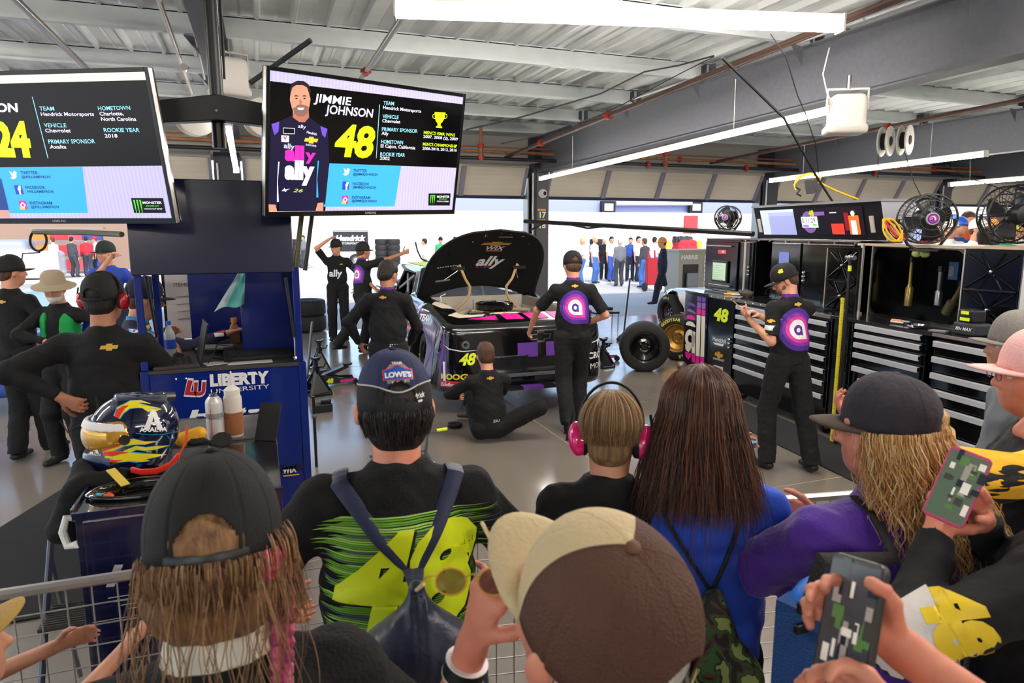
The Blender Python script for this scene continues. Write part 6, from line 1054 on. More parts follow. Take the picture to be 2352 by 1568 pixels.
r = P_('crew member in black jacket sitting cross-legged on the floor before the car', (2.0, 6.05), -2, 1.78, pel=(0, 0, .15), lh=(1.80, 6.5, .35), rh=(2.1, 6.55, .38), lf=(2.05, 6.75, .03), rf=(2.22, 6.22, .05), lk=(-.1, .3, 1), rk=(1.0, .55, .35), lean=(9, 0), top=BLK, sleeve='long', hair=HB, h=.009, head=(-3, 14, 0), lt=60, rt=30, le=(-1, 0, -.3), re=(1, 0, -.6), shoes=mat('brown shoe', '#4a3c34', .7), bulk=.98)
on_back(r, BOWM(.075), 0, .46, 'neck_badge'); on_back(r, lambda mb: mb.text('2XU', WHI, Matrix(), .035, bold=.02, shear=.2), .0, .04, 'hem_lettering')
r = P_('man with short dark hair and black jacket standing behind the man in the navy cap', (1.09, 6.3), -25, 1.75, lh=(.85, 6.5, .95), rh=(1.32, 6.45, .92), le=(-1, -.5, 0), re=(1, -.3, 0), top=BLK, sleeve='long', collar=PUR, hair=HD, skin=1, h=.009, head=(-22, 22, 0), lean=(3, 0), bulk=1.05)
on_back(r, BOWM(.07), -.02, .46, 'neck_badge'); on_back(r, lambda mb: mb.text('2XU', WHI, Matrix(), .035, bold=.02, shear=.2), .04, .0, 'hem_lettering')
r = P_('crew member facing us in black shirt lettered ally, one hand raised to his cap', (1.33, 12.9), 172, 1.86, rh=(1.19, 12.8, 1.84), lh=(1.62, 12.7, 1.0), re=(1, .2, .4), le=(-1, 0, 0), top=BLK, collar=PUR, hat=CAPB, hair=HB, h=.014, head=(-35, 10, 0), rp=(0, 0, -1), hk={'hole': False})
on_back(r, lambda mb: mb.text('ally', WHI, tr(-.14, -.05, 0), .17, bold=.03, shear=.1), 0, .22, 'chest_lettering', side='front'); on_back(r, BOWM(.06), -.08, .38, 'chest_badge', side='front')
r = P_('crew member in profile with black cap stretching an arm towards the car roof', (1.62, 11.3), -62, 1.88, pel=(.02, -.08, .93), lean=(8, -10), lh=(1.75, 11.0, 1.05), rh=(2.42, 11.2, 1.70), lf=(1.52, 11.3, 0), rf=(1.02, 11.15, 0), re=(.2, 0, -1), le=(-.3, -1, 0), top=BLK, collar=PUR, hat=CAPB, hair=HB, h=.012, head=(-10, 5, 0), hk={'hole': False}, bottom=BLK2, skin=1)
on_back(r, lambda mb: badge_a(mb, .9), .0, .3, 'back_badge', .03)
tw = MB(); tw.tube([(2.42, 11.15, 1.82), (2.45, 11.15, 1.68), (2.50, 11.1, 1.55), (2.62, 11.0, 1.48)], .012, KNOB, 6); tw.done('hand_tool', smooth=True, label='thin black tool held up over the car by the reaching crew member', cat='tool')
r = P_('person behind the car of whom only a black cap shows over the hood', tuple(at_d(1110, 530, 13.2)[:2]), 178, 1.97, top=BLK, hat=CAPB, hair=HB, h=.016, hk={'hole': False}, parts=False)
# driver reaching into the blue cart
SUIT = mat('navy race suit', '#12163a', .75, bump=(40, .3)); 
r = P_('driver in navy race suit with sky blue collar reaching into the blue cart', (-.80, 4.80), -74, 1.73, rh=(-.235, 4.83, 1.33), lh=(-.62, 5.05, 1.28), lean=(8, 0), top=SUIT, bottom=SUIT, sleeve='long', collar=mat('sky collar', '#2a8ec8', .6), hat=mat('navy cap', '#181a34', .8), hair=HB, h=.008, head=(-8, 14, 0), le=(-.4, 0, -.8), re=(.5, -.2, -1), skin=0, hk={'n': 48, 'hole': False}, rp=(-.2, .5, -1))
mbx = MB(); p0, p1 = V(r['shR']), V(r['wR']); 
for k_, (o_, m_) in enumerate(((-.004, RE), (.006, mat('lavender print')), (.014, CYN))): mbx.box((-.24, o_, .0), (.27, o_ + .009, .001), m_)
for x, y, w_, m_ in ((-.22, .028, .05, yl), (-.15, .03, .06, WHI), (-.07, .03, .05, PINK), (-.01, .03, .05, yl), (.2, .025, .06, yl), (.17, -.03, .06, WHI)): mbx.box((x, y, 0), (x + w_, y + .024, .001), m_)
mw = r['root']; ex = (V(r['wR']) - V(r['shR'])).normalized(); Xw = frame(V(r['shR']).lerp(r['wR'], .5) + V(.0, 0, .02), ex, (0, 0, 1)); bt_ = bvh(r['shirt'])
drape(mbx, bt_, Xw, -1, .004, .02, 'sleeve_stripe', r['shirt'])
mbx = MB(); mbx.poly([(-.05, .06), (.05, .06), (.06, -.04), (.0, -.09), (-.06, -.04)], CYN); mbx.poly([(-.04, .06), (.04, .06), (.045, -.03), (.0, -.07), (-.045, -.03)], WHI, z=.001); mbx.poly([(0, .045), (.01, .01), (.03, .0), (.012, -.01), (0, -.05), (-.012, -.01), (-.03, 0), (-.01, .01)], SUIT, z=.002); drape(mbx, bt_, frame(V(r['shR']) + V(.2, 0, 0), (0, 1, 0), (0, 0, 1)), -1, .004, .02, 'shoulder_patch', r['shirt'])
hX = r['hat'][1]; hb_ = MB(); axm = [(-1, -1), (-.62, -.1), (-.3, .75), (0, 1), (.3, .75), (.62, -.1), (1, -1), (.35, -.95), (.25, -.45), (-.25, -.45), (-.35, -.95)]; hb_.poly([(x * .025, y * .02 + .07) for x, y in axm], WHI); hb_.text('AXALTA', WHI, tr(-.03, .03, 0), .016, bold=.03); drape(hb_, bvh(r['hat'][0]), hX @ frame((0, .3, 0), (-1, 0, 0), (0, 0, 1)), -1, .003, .02, 'cap_badge', r['hat'][0])
# man with the red headset
r = P_('man in black jacket with red ear defenders, one hand by the blue cart', (-.80, 4.12), -12, 1.79, lh=(-1.0, 3.98, 1.17), rh=(-.48, 4.42, 1.26), le=(-1, -.35, .2), re=(.6, -.3, -1), lean=(2, 0), top=BLK, sleeve='long', hat=CAPB, hair=HD, skin=1, h=.007, head=(-8, 2, 0), bulk=1.22, lf=(-.95, 4.15, 0), rf=(-.65, 4.2, 0), hk={'n': 48}, belly=.06, lp=(0, 1, 0))
on_back(r, BOWM(.085), .06, .43, 'back_badge'); REDG = mat('glossy red plastic', '#b80f1c', .1, coat=1.)
hs_ = thing('ear_defenders', 'glossy red ear defenders worn over the black cap by the man at the cart', 'headset', X=Matrix.Translation(r['root'].location) @ rz(-12) @ Matrix.Translation(r['hc']) @ r['Rh'].to_4x4())
def muffs(t, m, s=1., w_=.098, lbl=None, band=KNOB):
    for q in (-1, 1):
        S = SDF(.004, .01); S.ell((q * (w_ + .014) * s, -.008 * s, -.012 * s), (.026 * s, .036 * s, .048 * s), m, Rn_(q * 6)); S.ell((q * (w_ - .008) * s, -.008 * s, -.012 * s), (.012 * s, .034 * s, .044 * s), KNOB); S.mesh('ear_cup', t, 1)
        b = MB(); b.tube([(q * (w_ + .042) * s, -.016 * s, -.02 * s), (q * (w_ + .03) * s, -.01 * s, .06 * s)], .004 * s, KNOB, 6); b.done('hinge', t)
    b = MB(); b.tube([((w_ + .012) * s * math.cos(a), -.01 * s, .03 * s + (.135 * s - .02 * s) * math.sin(a)) for a in np.linspace(0, math.pi, 21)], .011 * s, band, 6, flat=((0, 1, 0), .35)); b.done('headband', t, True)
def Rn_(a): return np.array(Matrix.Rotation(math.radians(a), 3, 'Y'))
muffs(hs_, REDG)
rd = thing('two_way_radio', 'black two way radio clipped to the belt of the man with red ear defenders', 'radio', X=Matrix.Translation(r['root'].location) @ rz(-12) @ tr(.03, -.155, .99) @ rz(0)); b = MB(); b.box((-.028, -.035, -.05), (.028, 0, .06), GL2); [b.box((-.02 + i * .015, -.038, -.04 + j * .015), (-.01 + i * .015, -.035, -.032 + j * .015), mat('grey label')) for i in range(3) for j in range(4)]; b.box((-.018, -.037, .02), (.018, -.035, .04), mat('lcd', '#5a6a5c', .3)); b.done('radio_body', rd, bev=.003); b = MB(); b.cyl((-.015, -.015, .06), (-.018, -.015, .17), .006, KNOB); b.cyl((.012, -.015, .06), (.012, -.015, .08), .007, KNOB); b.done('antenna', rd); b = MB(); b.tube([(.02, -.03, .05), (.035, -.03, .09), (.03, -.02, .12), (-.1, -.02, .03), (-.18, .0, -.02), (-.24, .06, .03)], .003, KNOB); b.done('radio_cord', rd, True)
# back left trio
r = P_('man in black zip jacket and black cap seen from behind at the far left', (-2.02, 7.0), -28, 1.80, lh=(-1.9, 7.35, 1.15), rh=(-1.75, 7.0, 1.0), le=(-1, 0, 0), re=(.8, -.3, -.3), top=BLK, sleeve='long', hat=CAPB, hair=HB, h=.011, head=(-30, 4, 0), lf=(-2.1, 6.95, 0), rf=(-1.9, 7.15, 0), hk={'hole': True}); on_back(r, BOWM(.07), .0, .43, 'neck_badge')
GRN = mat('green vest', '#0f9a48', .8, bump=(50, .3)); r = P_('white bearded old man in tan bucket hat and green vest over black', (-1.62, 6.75), 155, 1.66, lh=(-1.35, 6.6, 1.05), rh=(-1.7, 6.55, 1.1), top=BLK, sleeve='long', hair=HG, beard=GRB, h=.010, head=(25, 12, 0), le=(-1, 0, 0), re=(1, .3, 0))
vst = SDF(.012, .03, disp=lambda p: .003 * noise3(p, 30)); T = r['T']; vst.cap(T(0, 0, .0), T(0, 0, .34), .160, .165, GRN, side=(1, 0, 0), fl=.74, cut=2); vst.cap(T(-.08, 0, .40), T(.08, 0, .40), .075, m=GRN, k=.04); vst.cap(T(0, .1, .1), T(0, .1, .6), .055, .07, None, op=-1, k=.01); vst.bx(T(0, -.0, .52), (.14, .4, .2), .03, None, op=-1); vst.mesh('vest', r['root'], 1)
HX_ = Matrix.Translation(r['hc']) @ r['Rh'].to_4x4(); b = MB(); b.M = HX_; b.lathe([(.001, .150), (.06, .146), (.085, .12), (.092, .07), (.096, .05), (.12, .04), (.165, .018), (.163, .014), (.1, .038), (.09, .045)], mat('tan cloth', '#a8977c', .85, bump=(60, .3)), n=36, close=False); b.done('bucket_hat', r['root'], True)
AXB = mat('royal blue shirt', '#1c3fa8', .75, bump=(40, .3)); r = P_('man in blue shirt with white triangle logo and dark cap near the far door', (-1.80, 9.9), 168, 1.88, rh=(-1.72, 9.6, 1.66), lh=(-1.6, 9.8, 1.1), re=(.6, .3, -1), top=AXB, bottom=NAVY, hat=mat('dark green cap', '#16241e', .8), hair=HB, h=.014, head=(-30, 8, 0), curl=1.2, hk={'hole': False})
def axl(mb, s=.13): mb.poly([(x * s * .75, y * s * .6 + .06) for x, y in axm], WHI); mb.text('AXALTA', WHI, tr(-s * 1.02, -.09, 0), .062, bold=.03)
on_back(r, axl, 0, .18, 'chest_badge', side='front')
CAPS_DONE = 1
# ---------------------------------------------------------------- jacks, stands, tyres, second car
def jack_stand(label, p, rot, s=1., m=GL2, num=False):
    t = thing('jack_stand', label, 'stand', p, rot); b = MB(); w_ = .17 * s
    for q in range(4):
        a = math.radians(45 + 90 * q); c, sn = math.cos(a), math.sin(a); b.tube([(c * w_, sn * w_, .02), (c * .03, sn * .03, .26 * s)], .016 * s, m, 4, flat=((-sn, c, 0), .5)); a2 = a + math.pi / 2; b.tube([(c * w_ * .98, sn * w_ * .98, .012), (math.cos(a2) * w_ * .98, math.sin(a2) * w_ * .98, .012)], .013 * s, m, 4)
        b.add([(c * w_ * .9, sn * w_ * .9, .04), (math.cos(a2) * w_ * .9, math.sin(a2) * w_ * .9, .04), (math.cos(a2) * .03, math.sin(a2) * .03, .24 * s), (c * .03, sn * .03, .24 * s)] if q % 2 == 0 else [(c * w_ * .55, sn * w_ * .55, .13 * s), (math.cos(a2) * w_ * .55, math.sin(a2) * w_ * .55, .13 * s), (math.cos(a2) * .03, math.sin(a2) * .03, .24 * s), (c * .03, sn * .03, .24 * s)], [(0, 1, 2, 3)], m)
    b.done('base', t); b = MB(); b.cyl((0, 0, .2 * s), (0, 0, .38 * s), .026 * s, m, n=10); b.cyl((0, 0, .26 * s), (0, 0, .31 * s), .04 * s, m, n=10); b.prism([(-.065 * s, .42 * s), (-.03 * s, .37 * s), (.03 * s, .37 * s), (.065 * s, .42 * s), (.03 * s, .40 * s), (-.03 * s, .40 * s)], -.03 * s, .03 * s, m, rx(90)); b.done('ratchet_column', t); b = MB(); b.tube([(.03 * s, 0, .29 * s), (.09 * s, 0, .29 * s), (.11 * s, 0, .33 * s)], .009 * s, m, 6); b.done('release_lever', t, True); return t
G_ = lambda x, y: tuple(at_z(x, y, 0))
jack_stand('black jack stand nearest to the blue cart in front of the floor jack', (*at_z(728, 905, 0)[:2], 0), 20, 1.15); jack_stand('black jack stand behind the floor jack at the left of the car', (*at_z(735, 850, 0)[:2], 0), 5, 1.1); jack_stand('black jack stand between the car and the loose racing tyre', (*at_z(1385, 842, 0)[:2], 0), 15, 1.05); jack_stand('dark jack stand farther back beside the small low table', (*at_z(1352, 760, 0)[:2], 0), 30, 1.0)
def floor_jack(label, p, rot, hl=1.3, num=True):
    t = thing('floor_jack', label, 'jack', p, rot); b = MB()
    for q in (-1, 1): b.prism([(0, .04), (0, .14), (.18, .17), (.45, .10), (.62, .09), (.62, .05), (.2, .035)], q * .11 - .008, q * .11 + .008, mat('jack paint', '#17121c', .3, coat=.5), frame((0, 0, 0), (1, 0, 0), (0, 0, 1)))
    b.box((0, -.11, .05), (.08, .11, .12), GL2); b.done('frame', t)
    b = MB(); b.prism([(.10, .12), (.52, .26), (.54, .23), (.14, .07)], -.05, .05, GL2, frame((0, 0, 0), (1, 0, 0), (0, 0, 1))); b.lathe([(.001, 0), (.06, 0), (.065, .02), (.001, .02)], GL2, tr(.53, 0, .255), 16); b.done('lift_arm', t)
    b = MB(); b.cyl((.0, 0, .12), (.10, 0, hl), .017, SG if hl < 1.4 else GL2); b.done('handle', t, True)
    for x, r_ in ((.02, .05), (.60, .04)):
        for q in (-1, 1): b = MB(); b.cyl((x, q * .12, r_), (x, q * .16, r_), r_, KNOB if x > .1 else SG, n=14); b.done('wheel', t, True)
    if num: b = MB(); b.text('48', LIME, frame((.22, -.12, .055), (1, 0, 0), (0, 0, 1)), .085, bold=.05, shear=.15); b.box((.40, -.121, .05), (.62, -.118, .085), PINK); b.poly([(x + .08, z + .09) for x, z in arc(0, 0, .045, 0, 360, 16)], PINK, frame((0, -.12, 0), (1, 0, 0), (0, 0, 1)), z=.001); b.done('jack_print', t)
    return t
floor_jack('floor jack numbered 48 with raised arm beside the blue cart', (*at_z(706, 890, 0)[:2], 0), 8, .85)
floor_jack('floor jack numbered 48 half hidden behind the right side of the car', (*at_z(1330, 832, 0)[:2], 0), 5, .3)
lj = thing('floor_jack', 'long handled jack standing upright between the loose tyre and the doors', 'jack', (*at_z(1432, 782, 0)[:2], 0), 12); b = MB(); b.cyl((0, 0, .12), (.12, 0, 1.15), .015, GL2); b.done('handle', lj, True); b = MB(); b.prism([(-.12, .02), (-.1, .09), (0, .14), (.08, .12), (.14, .03), (.1, .02), (.04, .08), (-.06, .06), (-.08, .02)], -.03, .03, GL2, rx(90)); b.done('frame', lj); [(_b := MB()).cyl((x, -.05, .03), (x, .05, .03), .03, KNOB, n=12) and _b.done('wheel', lj, True) for x in (-.1, .12)]
tb_ = thing('low_table', 'small low black table with tools on it beyond the car', 'table', (*at_z(1385, 752, 0)[:2], 0), 0); b = MB(); b.box((-.25, -.15, .30), (.30, .15, .34), GL2); b.done('tabletop', tb_); [(_b := MB()).cyl((x, y, 0), (x, y, .3), .009, GL2, n=6) and _b.done('leg', tb_) for x in (-.23, .28) for y in (-.13, .13)]
b = MB(); q = at_z(1385, 752, 0); b.M = tr(q[0], q[1], .36); b.cyl((-.15, 0, .02), (.2, .02, .03), .02, SG); b.cyl((-.05, .06, .02), (.15, .05, .02), .03, mat('tool yellow')); b.box((.1, -.05, 0), (.2, .05, .06), KNOB); b.done('power_tool', label='yellow and steel power tool lying on the small low table', cat='tool')
q = at_z(742, 945, 0); b = MB(); b.M = tr(q[0], q[1], 0) @ rz(10); b.box((-.12, -.05, 0), (.1, .09, .09), GL2); b.box((-.02, .0, .09), (.1, .09, .13), GL2); b.done('tool_case', label='small black box on the floor in front of the nearest jack stand', cat='box', bev=.01)
q = at_z(1045, 980, 0); b = MB(); b.lathe([(.03, 0), (.075, 0), (.078, .004), (.078, .034), (.074, .038), (.03, .038), (.028, .034), (.028, .004)], mat('black tape', '#161517', .4), tr(q[0], q[1], 0), 32, close=False); b.done('tape_roll', smooth=True, label='roll of black tape lying on the floor left of the sitting man', cat='tape')
q = at_z(727, 1072, 0); p_ = thing('stand_pole', 'thin black slotted pole standing at the right of the blue cart', 'pole', (q[0], q[1] - .0, 0)); b = MB(); b.box((-.012, -.008, 0), (.012, .008, .62), GL2); b.done('shaft', p_); b = MB(); b.cyl((-.02, 0, .45), (.02, 0, .45), .02, SG); b.done('clamp', p_)
q = at_z(990, 1085, 0); t = thing('hand_truck', 'low black and steel tool trolley partly hidden by the man in the navy cap', 'trolley', (q[0] - .45, q[1] + .1, 0)); b = MB(); b.tube([(0, 0, .05), (.5, 0, .05), (.5, .35, .05), (0, .35, .05)], .014, SG, 6, closed=True); b.tube([(.42, 0, .05), (.45, 0, .3), (.55, .0, .33)], .012, SG, 6); b.tube([(.05, .1, .05), (.08, .1, .32), (.04, .1, .38)], .01, KNOB, 6); b.box((.1, .05, .05), (.3, .25, .12), GL2); b.done('frame', t, True); b = MB(); b.cyl((.53, 0, .33), (.62, .0, .335), .014, LIME); b.done('grip', t)
# tyres
q = at_z(1492, 858, 0); make_wheel('racing_slick', 'loose racing tyre on a black rim standing in the aisle', 'tyre', tr(q[0] + .05, q[1] + .25, .355) @ rz(-26) @ rx(90) @ Matrix(), .355, .34)
o_ = bpy.data.objects['racing_slick']
b = MB(); [b.text(c_, mat('chalk', '#9a928a', .8), tr(0, 0, 0) @ Matrix.Rotation(math.radians(62 - i * 7), 4, 'Z') @ frame((.357, 0, .02), (0, 0, 1), (0, 1, 0)), .05) for i, c_ in enumerate('NM 913')]; b.done('tyre_lettering', [c for c in kids(o_) if c.name.startswith('tyre')][0])
q = at_z(1575, 835, 0); make_wheel('racing_slick', 'yellow lettered tyre with gold wheel between the loose tyre and the cabinet', 'tyre', tr(q[0] + .1, q[1] + .35, .355) @ rz(-55) @ rx(90), .355, .3, rim=mat('gold wheel', '#a8803c', .35, m=.7), letters=((140, 'GOODYEAR'), (320, 'EAGLE')), lm=mat('yellow tyre letters'))
q = at_z(712, 765, 0)
for k_, nm in ((0, 'bottom'), (1, 'top')): make_wheel('racing_slick', 'black racing tyre, the %s one of the stack right of the blue cart' % nm, 'tyre', tr(q[0], q[1] + .35, .17 + .31 * k_), .35, .31)
fb = thing('tool_bag', 'blue and black tool base at the foot of the ally panel', 'tool', (*at_z(1560, 872, 0)[:2], 0)); S = SDF(.012, .02, disp=lambda p: .006 * noise3(p, 60)); S.bx((0, 0, .06), (.12, .12, .12), .02, mat('blue casting', '#1b2c5e', .4)); S.ell((.04, .02, .2), (.07, .06, .05), mat('grey casting', '#7c736c', .4, m=.5)); S.cap((0, 0, .1), (.05, .02, .2), .03, m=KNOB); S.ell((-.03, -.03, .03), (.08, .06, .03), KNOB); S.mesh('casting', fb, 1)
# white car at the right of the doors
wc = thing('race_car', 'white stock car corner with yellow lettered tyre beyond the cabinets', 'car', (7.85, 12.45, 0), -90); S = SDF(.02, .05); WC = mat('white car paint', '#e6e3e2', .2, coat=.8)
S.cvx([(-1, 0, .25, .02), (0, -1, .2, .12), (0, 0, 1, .86), (-.25, 0, 1, .80), (1, 0, 0, 2.6), (0, 1, 0, 1.9), (0, 0, -1, -.2)], (-.2, -.2, .1), (2.7, 2.0, 1.), .14, WC); S.cap((.55, .05, .62), (1.2, .1, .68), .17, .17, WC, k=.1); S.cap((.62, .5, .36), (.62, -.6, .36), .42, m=mat('wheel well'), op=-1, k=0, cut=3); S.mesh('bodywork', wc, 1)
b = MB(); b.text('YEAR', KNOB, frame((.50, -.17, .76), (.8, 0, -.5), (.3, .1, .8)), .1, bold=.03, shear=.1); b.done('car_lettering', wc)
b = MB(); b.tube([(-.02, .05, .42), (.30, -.12, .42)], .012, mat('orange stripe', '#e88a2a', .4)); b.tube([(1.1, -.14, .42), (2.3, -.14, .42)], .012, mat('orange stripe')); b.done('stripe', wc)
make_wheel('wheel', '', '', tr(.62, -.03, .37) @ rx(90), .36, .28, rim=mat('dark red wheel', '#2a1a1c', .3), letters=((110, 'EAGLE'), (250, 'EAGLE')), lm=mat('yellow tyre letters'), parent=wc)
# left edge race car with bright flames
lc = thing('race_car', 'brightly coloured flame painted car nose at the left edge', 'car', (-3.35, 8.6, 0)); S = SDF(.025, .06); S.cvx([(1, -.2, .15, .85), (-1, 0, 0, .9), (0, -1, .3, .05), (0, 1, 0, 3), (0, 0, 1, .82), (0, 0, -1, -.2)], (-1, -.2, .1), (1, 3.1, 1.), .12, mat('blue flame paint', '#1a3a9a', .25, coat=.8)); S.cvx([(1, 0, .4, 1.1), (-1, 0, .4, 1.1), (0, -1, .7, -.5), (0, 1, 0, 3), (0, 0, 1, 1.25), (0, 0, -1, -.6)], (-1, .7, .6), (1, 3, 1.3), .08, mat('pale blue screen', '#7fa8d8', .1)); lb = S.mesh('bodywork', lc, 1)
mb2 = MB(); FY, FO = mat('flame yellow'), mat('flame orange')
for i in range(6): mb2.poly([(-.9 + i * .05, .2 + .1 * i), (.0 + .1 * i, .32 + .09 * i), (.9, .25 + .08 * i), (.1, .22 + .09 * i)], [FY, FO, RE][i % 3], z=.001 * i)
drape(mb2, bvh(lb), frame((1.2, .9, 0), (0, 1, 0), (0, 0, 1)), -1, .004, .06, 'flame_artwork', lb)
# reels, speakers, heaters, cables overhead
WPL = mat('off white plastic', '#d5d0c8', .5)
def pa_speaker(label, p, rot, s=1.): t = thing('loudspeaker', label, 'speaker', p, rot); S = SDF(.01, .03); S.bx((0, 0, -.18 * s), (.32 * s, .22 * s, .34 * s), .06 * s, WPL); S.bx((0, .03, -.33 * s), (.36 * s, .26 * s, .08 * s), .03 * s, WPL); S.mesh('housing', t, 1); b = MB(); b.tube([(-.18 * s, 0, -.15 * s), (-.18 * s, 0, .04 * s), (.18 * s, 0, .04 * s), (.18 * s, 0, -.15 * s)], .014 * s, WPL, 6); b.cyl((0, 0, .04 * s), (0, 0, .16 * s), .02 * s, SG); b.done('bracket', t, True); return t
p = at_d(1948, 215, 6.1); pa_speaker('off white loudspeaker hanging under the nearest dark beam', tuple(p), -30, .95)
p = at_d(525, 130, 6.6); pa_speaker('cream loudspeaker behind the black ceiling pole', tuple(p), 20, 1.0)
b = MB(); a_ = at_d(1898, 105, 6.0); c_ = at_d(1930, 190, 6.05); b.tube([tuple(at_d(1905, 110, 6.2)), tuple(at_d(1890, 170, 6.0)), tuple(at_d(1900, 215, 6.0)), tuple(at_d(1912, 238, 6.05))], .006, WPL, 6); b.done('cable', smooth=True, label='white cable drooping from the beam to the off white loudspeaker', cat='cable')
def reel(label, px, py, d, yaw): 
    t = thing('cord_reel', label, 'reel', X=Matrix.Translation(V(*at_d(px, py, d))) @ rz(yaw) @ rx(90)); b = MB(); [b.lathe([(.02, z), (.21, z), (.215, z + .01), (.21, z + .02), (.02, z + .02)], WPL, n=28) for z in (-.06, .05)]; b.done('flange', t, True); b = MB(); b.lathe([(.12, -.05), (.12, .05)], KNOB, n=20, close=False); b.lathe([(.001, .08), (.06, .08), (.08, .06)], KNOB, n=16); b.done('hub', t, True); return t
reel('white cord reel, left of the pair under the second dark beam', 2034, 325, 10, 25); reel('white cord reel, right of the pair under the second dark beam', 2078, 322, 10, 25); reel('white cord reel behind the left hanging screen', 447, 268, 7.6, 25); reel('white cord reel partly hidden behind the screen with the smiling driver', 600, 270, 7.8, 25)
def cable(label, pts, r, m): b = MB(); b.tube([tuple(at_d(*p)) for p in pts], r, m, 6); b.done('cable', smooth=True, label=label, cat='cable')
cable('straight black cable slanting down across the ceiling to the black box', [(1658, 132, 5.6), (1800, 270, 6.2), (1878, 410, 6.9), (1912, 462, 7.0)], .012, KNOB)
cable('thin dark cable looping down from the sprinkler pipe', [(1770, 78, 5.8), (1805, 130, 5.9), (1832, 220, 6.1), (1850, 260, 6.2), (1873, 330, 6.6), (1880, 400, 6.8)], .005, KNOB)
cable('long thin cable sagging along the ceiling right of the smiling driver', [(1070, 298, 7), (1200, 268, 7), (1380, 215, 7), (1480, 165, 7), (1560, 150, 7), (1640, 128, 6.8)], .008, KNOB)
cable('second thin cable sagging lower along the ceiling', [(1150, 330, 8), (1300, 300, 8), (1430, 240, 7.6), (1560, 170, 7.2), (1640, 130, 6.8)], .005, KNOB)
cable('yellow cord coiled around the small black box', [(1826, 420, 7.2), (1835, 405, 7.2), (1860, 398, 7.2), (1885, 408, 7.1), (1880, 418, 7.0), (1920, 438, 7.0), (1972, 458, 7.0)], .011, mat('yellow cord', '#e8b820', .5)); cable('yellow cord loop hanging left of the small black box', [(1860, 398, 7.2), (1838, 408, 7.2), (1824, 424, 7.2), (1828, 436, 7.2)], .009, mat('yellow cord')); cable('black coiled pigtail hanging under the ceiling lamp', [(1826, 430, 7.2), (1838, 436, 7.2), (1830, 445, 7.2), (1840, 450, 7.2)], .011, KNOB)
q = at_d(1866, 425, 7.1); b = MB(); b.M = Matrix.Translation(V(*q)) @ ry(-15); b.box((-.05, -.05, -.08), (.06, .05, .06), mat('grey box', '#3c3c40', .5)); b.done('power_box', label='small black power box hanging in the yellow cord', cat='box')
cable('thin cable from the reels down to a small hanging socket', [(2017, 345, 10), (2016, 408, 10)], .006, KNOB); cable('dark cable from the reels down behind the fan', [(2078, 350, 10), (2100, 420, 9.5), (2126, 470, 9)], .006, KNOB); cable('thin cable sagging across the doors at the upper right', [(2172, 378, 9), (2230, 410, 9), (2290, 430, 9), (2352, 455, 9)], .006, KNOB)
# the two booms: long black arm across to the lockers and the arm at the left
cable('long black boom reaching from the numbered column to the lockers', [(1205, 508, 9.5), (1300, 513, 9.0), (1500, 524, 8.2), (1730, 537, 6.9)], .028, GL2); cable('black hose strapped under the long boom', [(1215, 530, 9.4), (1250, 512, 9.2), (1310, 516, 9), (1350, 524, 8.9), (1390, 520, 8.8)], .012, KNOB)
cable('olive black boom ending in a hose coil at the left', [(78, 532, 5.2), (200, 534, 5.0), (280, 538, 4.7)], .02, mat('olive strut')); 
b = MB(); b.tube([tuple(at_d(88 + 19 * math.cos(a) + 0, 552 + 24 * math.sin(a), 5.2)) for a in np.linspace(0, 6.28 * 2, 50)], .009, KNOB, 6); b.done('hose_coil', smooth=True, label='coil of black hose hanging from the boom at the left', cat='hose')
cable('thin black bracket wire under the hose coil', [(88, 575, 5.2), (92, 580, 5.2), (52, 582, 5.2), (50, 600, 5.2)], .005, KNOB)
# things on the cabinet worktop
def on_top(u, off, h=1.2): return tuple(UX @ V(u, h, -off))
S = SDF(.006, .01); p = on_top(4.22, .18); Rt_ = np.array(rz(-8).to_3x3()); S.bx((p[0], p[1], p[2] + .05), (.16, .2, .10), .02, mat('charger grey', '#2c3034', .5), Rt_); S.bx((p[0] + .0, p[1], p[2] + .13), (.1, .14, .10), .015, mat('charger black', '#17181a', .5), Rt_)
bc = thing('battery_charger', 'grey battery charger with lime panels on the near worktop', 'charger', p); S2 = SDF(.006, .01); S2.bx((0, 0, .05), (.17, .2, .10), .02, mat('charger grey', '#2c3034', .5), Rt_); S2.mesh('charger_base', bc, 1); S2 = SDF(.006, .01); S2.bx((0, .01, .15), (.12, .15, .10), .015, mat('charger black'), Rt_); S2.mesh('battery', bc, 1)
FXc = frame((-.087, -.0, 0), (math.sin(0) - .11, -1, 0), (0, 0, 1)); b = MB(); b.box((-.04, .115, .0), (.04, .14, .006), LIME, FXc); b.box((-.035, .165, .0), (.03, .19, .006), LIME, FXc); b.text('80v MAX', WHI, FXc @ tr(-.07, .04, .006), .036, bold=.02, shear=.15); b.done('charger_print', bc)
q = on_top(3.80, .07); b = MB(); b.lathe([(.001, .012), (.06, .014), (.075, .03), (.08, .03), (.066, .008), (.001, .004)], CHROME, tr(*q), 28); b.done('magnetic_tray', smooth=True, label='round shiny steel tray on the worktop above the cabinet gap', cat='tray')
p = on_top(3.55, .16); t = thing('hand_tool', 'orange handled tool lying on the worktop in front of the open cabinet', 'tool', p); b = MB(); b.cyl((-.02, .08, .02), (0, 0, .02), .018, OR); b.done('grip', t, True); b = MB(); b.cyl((0, 0, .02), (.01, -.08, .02), .015, SG); b.cyl((-.05, .06, .014), (-.04, -.06, .014), .012, CHROME); b.done('shank', t, True)
flatthing('paper_sheet', 'small grey notepad on the near worktop', 'paper', on_top(3.98, .12, 1.201), (.09, .13, .004), mat('grey label'), 15); flatthing('orange_box', 'small orange box at the right end of the worktop', 'box', on_top(4.72, .12, 1.2), (.1, .14, .05), OR, 0)
